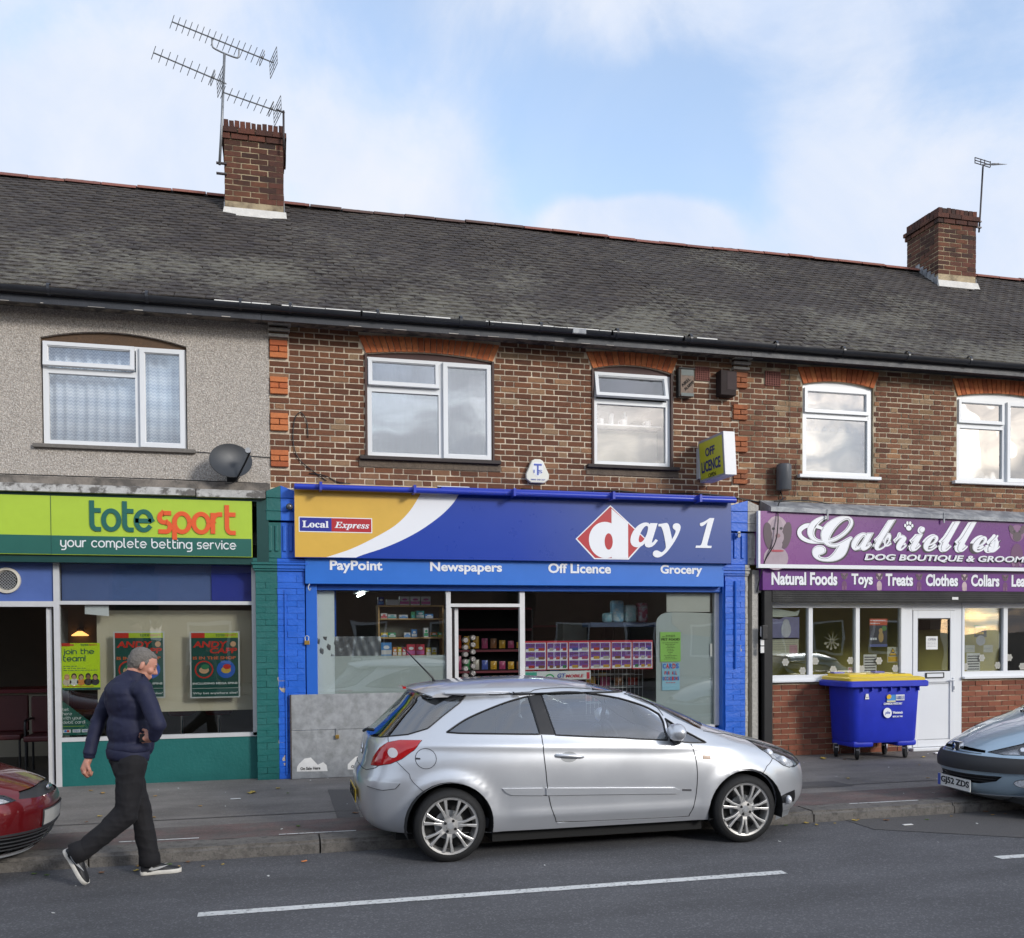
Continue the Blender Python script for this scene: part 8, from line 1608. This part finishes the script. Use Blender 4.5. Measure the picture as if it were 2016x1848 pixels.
lion = [[(.0, .568), (.012, .545), (.004, .52), (-.008, .50), (-.002, .482)], [(.012, .545), (-.018, .552)], [(.008, .53), (-.022, .522)], [(.0, .51), (.02, .494), (.016, .48)], [(.004, .525), (.026, .53), (.03, .555)]]
q = MB()
for L_ in lion: q.tube([(xb_-.008, 7.90-a, c) for a, c in L_], .005, 5)
q.build('lion', m_chrome, bd_)
for m, (x, h) in ((1, (2.86, .3)), (1, (2.90, -.2))): p = c2c.world((x, h, .955)); MB().cbox(p[0]-.02, p[0]+.02, p[1]-.015, p[1]+.015, p[2]-.015, p[2]+.01, .005).build('washer_jet', m_black, pe)
MB().tube([c2c.world((2.86, .55, .955)), c2c.world((2.80, .1, .985)), c2c.world((2.74, -.3, .99))], .012, 6).build('wiper', m_black, pe, smooth=True)
pe.rotation_euler.z = R(-6); pe.location = (8.36, 7.70, -.1)
# --- dark red car nose at the left edge
XF3 = [(.13, 3.72), (.17, 3.90), (.22, 3.985), (.30, 4.03), (.40, 4.055), (.50, 4.06), (.56, 4.05), (.62, 4.00), (.67, 3.92), (.72, 3.80), (.78, 3.62), (.84, 3.40), (.90, 3.12), (.95, 2.90), (1.0, 2.78), (1.12, 2.5), (1.25, 2.15), (1.34, 1.85), (1.39, 1.6), (1.42, 1.4)]
XR3 = [(a, b+.0) for a, b in XR2[:-3]]+[(1.38, .8), (1.41, 1.1), (1.42, 1.36)]; WW3 = [(a, b+.02) for a, b in WW2[:-3]]+[(1.38, .45), (1.41, .25), (1.42, .03)]
c3 = Car(-1.665-4.06, 7.93, -.1, 1, XR3, XF3, WW3, [(.66, .29), (3.26, .29)], .29, NR2, [(0, 2.9), (.5, 2.7), (.7, 2.4), (.9, 2.6), (1.0, 3.2), (1.4, 2.6)], .33)
re = empty('parked_car', (-3.6, 7.93, -.1), 'dark red car whose nose enters the frame at the left beside the walking man', 'car', 'cars parked along the kerb')
HR = c3.S([(3.35, .80), (3.45, .70), (3.60, .635)])+c3.F_([(.78, .60), (.70, .575), (.60, .565), (.50, .57), (.44, .58)])+c3.F_([(.46, .62), (.56, .68), (.66, .72)])+c3.S([(3.55, .775)])
GR3 = c3.F_([(0, .185), (.50, .19), (.66, .22), (.72, .30), (.60, .325), (0, .325)]); GU3 = c3.F_([(0, .575), (.30, .575), (.42, .585), (.36, .635), (0, .655)])
full_car(re, c3, m_red, [(.66, .29), (3.26, .29)], (.99, 1.37), .95, 1.29, {'dlo': (.75, 2.72, 1.45), 'seat': 1.85, 'cuts': [HR, GR3, GU3]})
c3.patch(GR3, -.03, m_black, re, 'lower_grille', (1, -1)); c3.patch(GU3, -.015, m_trim, re, 'upper_grille', (1, -1)); c3.patch(HR, -.04, m_lampin, re, 'lamp_bowl', (1, -1)); c3.patch(HR, -.001, m_clear, re, 'headlight', (1, -1)); c3.line(HR, .008, m_trim, re, 'lamp_seal', closed=True)
for z in (.215, .245, .275, .305): c3.line(c3.F_([(0, z), (.45, z), (.64, z+.01)]), .014, m_trim, re, 'grille_bar', off=-.010)
c3.patch(c3.F_([(.50, .17), (.56, .175), (.62, .33), (.55, .335)]), .008, m_trim, re, 'bumper_post', (1, -1), step=.02)
LB = c3.F_([(0, .135), (.5, .135), (.72, .15)])+c3.S([(3.62, .16), (3.62, .215)])+c3.F_([(.74, .205), (.5, .175), (0, .17)]); c3.patch(LB, .012, mat('grey_plastic', (.18, .19, .20), .5), re, 'bumper_lip', (1, -1), thick=.02)
DB = c3.S([(3.60, .17), (3.60, .36)])+c3.F_([(.74, .36), (.66, .345), (0, .345), (0, .33), (.62, .33), (.74, .29), (.70, .2), (.72, .175)]); c3.patch(DB, .006, m_trim, re, 'bumper_skirt', (1, -1), thick=.01)
for (y, z, r) in ((.56, .625, .045), (.68, .65, .05)):
    p = Vector(c3.P(*c3.uf(y, z), -.035))
    for m in (1, -1): MB().ell(c3.world(p, m), (r, r, r), 16, 10).build('lamp_projector', m_chrome, re, smooth=True)
c3.patch(c3.F_([(0, .36), (.26, .36), (.26, .47), (0, .47)]), .006, mat('plate_grey', (.42, .42, .40), .4, var=.1), re, 'number_plate', (1, -1)); c3.line(c3.F_([(0, .475), (.27, .475), (.27, .355), (0, .355)]), .012, m_trim, re, 'plate_frame', off=.008)  # number plate in a mid grey tone
em = c3.world((c3.P(0, .61)[0]+.0, 0, .61)); MB().ell(em, (.012, .075, .03), 20, 8).build('emblem', m_chrome, re, smooth=True)
# ---------------------------------------------------------------- the walking man
def capsule(b, p0, p1, r0, r1, n=16, flat_=1.0, axis=None):
    p0, p1 = Vector(p0), Vector(p1); d = (p1-p0); L = d.length; d.normalize(); path = []; rr = []
    for k in range(6): a = math.pi/2*(k/5); path.append(p0-d*r0*math.cos(a)); rr.append(max(.0008, r0*math.sin(a)))
    for k in range(1, 6): a = math.pi/2*(k/5); path.append(p1+d*r1*math.sin(a)); rr.append(max(.0008, r1*math.cos(a)))
    b.tube(path, rr, n)
def blob(name, prims, voxel, it, m, parent, disp=None, fac=.5):
    b = MB()
    for p in prims:
        if p[0] == 'c': capsule(b, *p[1:5])
        else: b.ell(p[1], p[2], 20, 12, p[3] if len(p) > 3 else None)
    o = b.build(name, None, parent); md = o.modifiers.new('r', 'REMESH'); md.mode = 'VOXEL'; md.voxel_size = voxel; sm = o.modifiers.new('s', 'SMOOTH'); sm.iterations = it; sm.factor = fac
    if disp:
        for i, (sc, st) in enumerate(disp):
            tx = bpy.data.textures.new(name+str(i), 'CLOUDS'); tx.noise_scale = sc; tx.noise_depth = 2; dm = o.modifiers.new('d', 'DISPLACE'); dm.texture = tx; dm.strength = st; dm.mid_level = .5
    dg = bpy.context.evaluated_depsgraph_get(); me = bpy.data.meshes.new_from_object(o.evaluated_get(dg)); o.modifiers.clear(); o.data = me; me.materials.clear(); me.materials.append(m); me.shade_smooth(); return o
mn = empty('person', (-1.03, 7.28, -.1), 'grey-haired man in a navy jacket and black trousers striding along the gutter, looking down', 'person')
m_skin = mat('skin', (.50, .235, .165), .5, var=.08, vs=14, sub=.15); m_navy = mat('navy_jacket', (.0075, .0095, .036), .72, var=.12, vs=10, bump=.10, bs=260); m_trou = mat('charcoal_trousers', (.0055, .0048, .0065), .85, var=.15, vs=9, bump=.10, bs=280); m_hair = mat('grey_hair', (.145, .13, .115), .8, var=.55, vs=95, bump=.35, bs=200, dist=1.5)
V = Vector; yw = R(12); pt = R(26)
HM = Matrix.Rotation(yw, 3, 'Z') @ Matrix.Rotation(pt, 3, 'Y')     # head frame: x forward, y left, z up
hc = V((-.935, 7.30, 1.468))
def H(x, y, z): return hc+HM @ V((x, y, z))
from mathutils import noise as MN
def crease(o, layers):     # cloth folds: noise stretched along or across the limb, kept sharp on one side
    me = o.data; ns = [v.normal.copy() for v in me.vertices]
    for v, n_ in zip(me.vertices, ns):
        d = 0
        for (sx, sz, am, z0, z1) in layers:
            if z0 <= v.co.z <= z1:
                q = MN.noise(Vector((v.co.x*sx+v.co.z*sx*.35, v.co.y*sx, v.co.z*sz))); e = min(1, (v.co.z-z0)/.08, (z1-v.co.z)/.08); d += am*e*(abs(q)**.6*2-.7)
        v.co -= n_*d*.5
def fingers(c, fwd, up, lat, curl, s=1.0, thumb=1):      # c wrist end of palm; fwd towards knuckles; up back of hand; lat towards the thumb
    pr = []; fwd, up, lat = fwd.normalized(), up.normalized(), lat.normalized(); 
    pr.append(('c', c, c+fwd*.05*s, .026*s, .030*s)); pr.append(('c', c+lat*.018*s+fwd*.02*s, c+lat*.022*s+fwd*.078*s, .019*s, .015*s)); pr.append(('c', c-lat*.018*s+fwd*.02*s, c-lat*.024*s+fwd*.07*s, .019*s, .014*s))
    for k, (o, ln) in enumerate(((.030, .95), (.010, 1.05), (-.010, 1.0), (-.029, .8))):
        p = c+fwd*(.083-.006*abs(k-1))*s+lat*o*s+up*.004; a = 0
        for j, l in enumerate((.040, .026, .020)):
            a += curl[j]; d = fwd*math.cos(a)-up*math.sin(a); q = p+d*l*ln*s; pr.append(('c', p, q, (.0105-.001*j)*s, (.0098-.001*j)*s)); p = q
    p = c+lat*.03*s+fwd*.022*s; d = (fwd*.62+lat*.7-up*.3).normalized(); q = p+d*.036*s; pr.append(('c', p-d*.02, q, .015*s, .0125*s)); d2 = (fwd*.85+lat*.05-up*.5).normalized(); q2 = q+d2*.03*s; pr.append(('c', q, q2, .0122*s, .010*s)); pr.append(('c', q2, q2+(fwd*.6-lat*.35-up*.7).normalized()*.02*s, .0105*s, .008*s)); return pr
shL, elL, wrL = V((-1.140, 7.42, 1.295)), V((-1.268, 7.42, 1.045)), V((-1.318, 7.36, .80)); shR, elR, wrR = V((-.915, 7.13, 1.295)), V((-.805, 7.02, 1.05)), V((-.835, 7.075, .955))
pel = V((-1.06, 7.28, .84))
bodyp = [('e', H(0, 0, .015), (.094, .073, .096), HM), ('e', H(-.02, 0, .03), (.085, .076, .085), HM), ('e', H(.030, 0, -.055), (.058, .056, .062), HM), ('c', H(.045, .024, -.085), H(.068, 0, -.098), .022, .022), ('c', H(.045, -.024, -.085), H(.068, 0, -.098), .022, .022),
    ('c', H(.086, 0, .018), H(.112, 0, -.020), .008, .0125), ('c', H(.095, 0, -.026), H(.10, 0, -.028), .012, .010), ('c', H(.078, -.028, .026), H(.082, .028, .026), .014, .014), ('e', H(.060, .042, -.02), (.028, .024, .026), HM), ('e', H(.060, -.042, -.02), (.028, .024, .026), HM),
    ('c', H(.088, -.016, -.060), H(.088, .016, -.060), .0095, .0095), ('c', H(.083, -.014, -.073), H(.083, .014, -.073), .0105, .0105), ('e', H(-.008, -.078, -.012), (.017, .009, .029), HM), ('e', H(-.008, .078, -.012), (.017, .009, .029), HM),
    ('c', H(-.03, 0, -.06), V((-1.02, 7.29, 1.34)), .056, .066), ('c', V((-1.02, 7.29, 1.30)), pel+V((.01, 0, -.04)), .095, .095), ('c', shL, elL, .05, .042), ('c', elL, wrL, .04, .028), ('c', shR, elR, .05, .042), ('c', elR, wrR, .04, .028), ('c', V((-1.04, 7.28, 1.27)), shL, .06, .045), ('c', V((-1.04, 7.28, 1.27)), shR, .06, .045)]
bodyp += [('c', wrL, wrL+V((-.010, -.004, -.035)), .028, .027)]+fingers(wrL+V((-.012, -.006, -.035)), V((-.30, -.05, -.85)), V((-.75, -.45, .25)), V((.45, -.85, -.1)), (1.0, 1.25, .9), 1.05)
bodyp += [('c', wrR, wrR+V((-.02, .02, -.005)), .027, .026)]+fingers(wrR+V((-.02, .022, -.006)), V((-.85, .32, -.05)), V((-.25, -.90, -.2)), V((-.1, -.2, .95)), (.9, 1.1, .8), .98)
blob('body', bodyp, .0058, 3, m_skin, mn)
for s in (-1, 1):
    MB().ell(H(.0755, s*.030, .003), (.010, .011, .008), 14, 10).build('eye', mat('eye_white', (.30, .2, .16), .4), mn, smooth=True); MB().ell(H(.0835, s*.030, -.001), (.0035, .0075, .005), 10, 8).build('iris', m_black, mn, smooth=True)
    MB().tube([H(.0905, s*.016, .030), H(.091, s*.03, .034), H(.082, s*.046, .030)], .0045, 6).build('eyebrow', m_hair, mn)
hp_ = [('e', H(-.026, 0, .040), (.089, .081, .082), HM), ('e', H(-.040, 0, .012), (.076, .080, .080), HM), ('e', H(-.060, 0, -.030), (.038, .055, .045), HM), ('e', H(.012, 0, .076), (.060, .058, .036), HM), ('c', H(.012, -.074, .028), H(.014, -.077, .004), .010, .006), ('c', H(.012, .074, .028), H(.014, .077, .004), .010, .006)]
blob('hair', hp_, .006, 3, m_hair, mn, disp=[(.012, .010)])
MB().tube([H(.090, -.022, -.0665), H(.0985, -.008, -.0665), H(.0985, .008, -.0665), H(.090, .022, -.0665)], .0022, 5).build('mouth_line', mat('lip_shadow', (.12, .04, .03), .6), mn)
# jacket
JM = Matrix.Rotation(R(33), 3, 'Z')
def J(f, l, z, y0=7.28, x0=-1.045): v = JM @ V((f, l, 0)); return V((x0+v.x, y0+v.y, z))
jk = [('e', J(.012, 0, 1.17), (.134, .198, .20), JM), ('e', J(-.026, .0, 1.22), (.118, .182, .15), JM), ('e', J(.008, 0, 1.0), (.142, .184, .20), JM), ('e', J(.012, 0, .87), (.152, .186, .09), JM), ('c', shL+V((.02, 0, -.008)), shR+V((-.02, 0, -.008)), .066, .066), ('c', V((-1.045, 7.285, 1.31)), V((-.995, 7.295, 1.365)), .108, .078), ('e', J(.0, 0, .86), (.136, .165, .07), JM),
    ('c', shL, elL, .067, .056), ('c', elL, wrL+V((.004, 0, .035)), .056, .048), ('c', shR, elR, .069, .058), ('c', elR, wrR+V((.0, -.01, .008)), .056, .044), ('e', J(.115, -.03, .90), (.06, .10, .11), JM), ('e', J(-.045, 0, 1.265), (.105, .165, .095), JM)]
jko = blob('jacket', jk, .0075, 6, m_navy, mn, disp=[(.16, .012)]); crease(jko, [(5, 15, .0065, .0, 1.6), (16, 5, .004, .9, 1.6)])
bandp = MB(); n = 40
def ovalring(cx, cy, z, a, b_, M, tz=0):
    return [tuple(V((cx, cy, z))+M @ V((a*math.cos(2*math.pi*k/n), b_*math.sin(2*math.pi*k/n), 0))+V((0, 0, tz*math.cos(2*math.pi*k/n+.5)))) for k in range(n)]
rs = [ovalring(-1.042, 7.28, z, a, a*1.20, JM, -.012) for z, a in ((.775, .120), (.777, .136), (.80, .142), (.84, .146), (.86, .134))]; loft(rs, False, False).build('waistband', m_navy, mn, smooth=True)
cl_ = [ovalring(-.995+.010*k, 7.293, z, a, a*.98, Matrix.Rotation(R(12), 3, 'Z') @ Matrix.Rotation(R(20), 3, 'Y')) for k, (z, a) in enumerate(((1.34, .088), (1.375, .080), (1.408, .074), (1.412, .068), (1.37, .066)))]
loft(cl_, False, False).build('collar', m_navy, mn, smooth=True)
for (p, q, r) in ((wrL+V((.003, 0, .035)), wrL+V((-.001, 0, -.012)), .040), (wrR+V((.006, -.015, .012)), wrR+V((-.008, .006, .0)), .036)): MB().tube([p, p+(q-p)*.15, p+(q-p)*.85, q], [r*.9, r, r, r*.88], 20).build('cuff', m_navy, mn, smooth=True)
# phone in the bent hand
pq = wrR+V((-.085, .03, -.005)); MB().cbox(pq.x-.018, pq.x+.018, pq.y-.012, pq.y+.012, pq.z-.03, pq.z+.03, .004).build('phone', m_black, mn)
# trousers
hpR, knR, anR = V((-1.005, 7.20, .80)), V((-1.045, 7.17, .39)), V((-1.335, 7.14, .155)); hpL, knL, anL = V((-1.075, 7.36, .80)), V((-.975, 7.365, .40)), V((-.915, 7.365, .035))
tr = [('e', V((-1.05, 7.28, .78)), (.122, .150, .09), JM), ('e', J(-.05, -.05, .72), (.08, .095, .09), JM), ('c', hpR+V((0, 0, -.04)), knR, .106, .082), ('c', knR, anR, .080, .074), ('c', hpL+V((0, 0, -.04)), knL, .104, .080), ('c', knL, anL, .077, .072), ('c', knR+V((-.02, 0, .02)), knR+V((-.1, 0, -.06)), .075, .07)]
tro = blob('trousers', tr, .0075, 5, m_trou, mn, disp=[(.14, .012)]); crease(tro, [(5, 14, .007, .05, 1.0), (15, 4, .004, .1, 1.0)])
for (c_, nm_) in ((anL+V((0, 0, .03)), V((.0, 0, -1))), (anR+V((.02, 0, .015)), V((-.92, -.05, -.40)))): MB().tube([c_, c_+nm_*.03, c_+nm_*.085, c_+nm_*.088], [.070, .076, .078, .070], 22, cap=False).build('hem', m_trou, mn, smooth=True)
m_sole = mat('shoe_sole', (.62, .59, .53), .7, var=.1, vs=30); m_upper = mat('black_shoe', (.014, .014, .016), .5, var=.1); m_sw = mat('shoe_mark', (.42, .42, .42), .5, var=.02)
def shoe(heel, M, nm='shoe'):     # local: x heel to toe, y left, z up; length .29
    e = bpy.data.objects.new(nm, None); COL.objects.link(e); e.parent = mn; e.location = heel-wloc(mn)
    W_ = lambda x, y, z: heel+M @ V((x, y, z)); n_ = 14; out = [(-.0, .030), (.04, .036), (.09, .034), (.15, .040), (.21, .048), (.26, .043), (.285, .026), (.293, .0)]
    def prof(x): return lerp([(a, b_) for a, b_ in out], x)
    b = MB(); st = [.0, .004, .015, .04, .08, .12, .16, .20, .24, .27, .285, .292]
    def contour(z, inset, k=0):
        P_ = []; xs = [i/24*.292 for i in range(25)]
        for x in xs: P_.append((x, max(.002, (prof(x) if 0 < x < .292 else .012)-inset)))
        P_[0] = (inset, .016-inset*.3); P_[1] = (P_[1][0], P_[1][1]-.004)
        return [W_(x, y, z) for x, y in P_]+[W_(x, -y, z) for x, y in reversed(P_)]
    loft([contour(0, .003), contour(.004, 0), contour(.026, .0), contour(.030, .003)]).build('sole', m_sole, e, smooth=40)
    pr = []
    u_ = MB(); rings = []
    for x, h, w in ((.006, .085, .022), (.02, .098, .032), (.05, .100, .036), (.09, .098, .034), (.125, .090, .034), (.16, .074, .038), (.20, .058, .043), (.24, .047, .042), (.268, .040, .034), (.286, .032, .02)):
        rings.append([W_(x, w*math.cos(t), .022+(h-.022)*max(0, math.sin(t))**.75) for t in [math.pi*k/12 for k in range(13)]])
    b2 = MB(); m_ = 13
    for r_ in rings: b2.v += [tuple(p) for p in r_]
    for i in range(len(rings)-1):
        for k in range(12): b2.f.append((i*m_+k, (i+1)*m_+k, (i+1)*m_+k+1, i*m_+k+1))
    b2.f += [tuple(range(m_)), tuple((len(rings)-1)*m_+k for k in range(m_))[::-1]]
    b2.build('upper', m_upper, e, smooth=True)
    for s in (-1, 1):
        P_ = [(.06, .040), (.09, .034), (.13, .042), (.20, .066), (.135, .060), (.095, .052), (.075, .066)]
        q = MB(); yy = lambda x: lerp([(0, .03), (.05, .0375), (.09, .036), (.13, .0375), (.16, .0385), (.20, .041)], x)
        pts = [W_(x, s*(yy(x)*(1-max(0, z-.05)*7)), z) for x, z in P_]; q.v = [tuple(p) for p in pts]+[tuple(p+M @ V((0, s*.003, 0))) for p in pts]; q.f = [(7, 8, 9, 11, 12), (9, 10, 11), (7, 12, 13)]+[(i, (i+1) % 7, 7+(i+1) % 7, 7+i) for i in range(7)]
        q.build('side_mark', m_sw, e)
    return e
shoe(V((-.985, 7.372, -.098)), Matrix.Rotation(R(8), 3, 'Z'))
d = V((.135, -.02, -.235)).normalized(); yv = V((.25, .95, .05)); yv = (yv-d*yv.dot(d)).normalized(); zv = d.cross(yv); MR = Matrix((d, yv, zv)).transposed(); shoe(V((-1.462, 7.165, .165)), MR)
for p, q in ((anL, V((-.93, 7.37, -.04))), (anR, V((-1.40, 7.15, .13)))): MB().tube([p, q], .036, 12).build('sock', m_upper, mn, smooth=True)
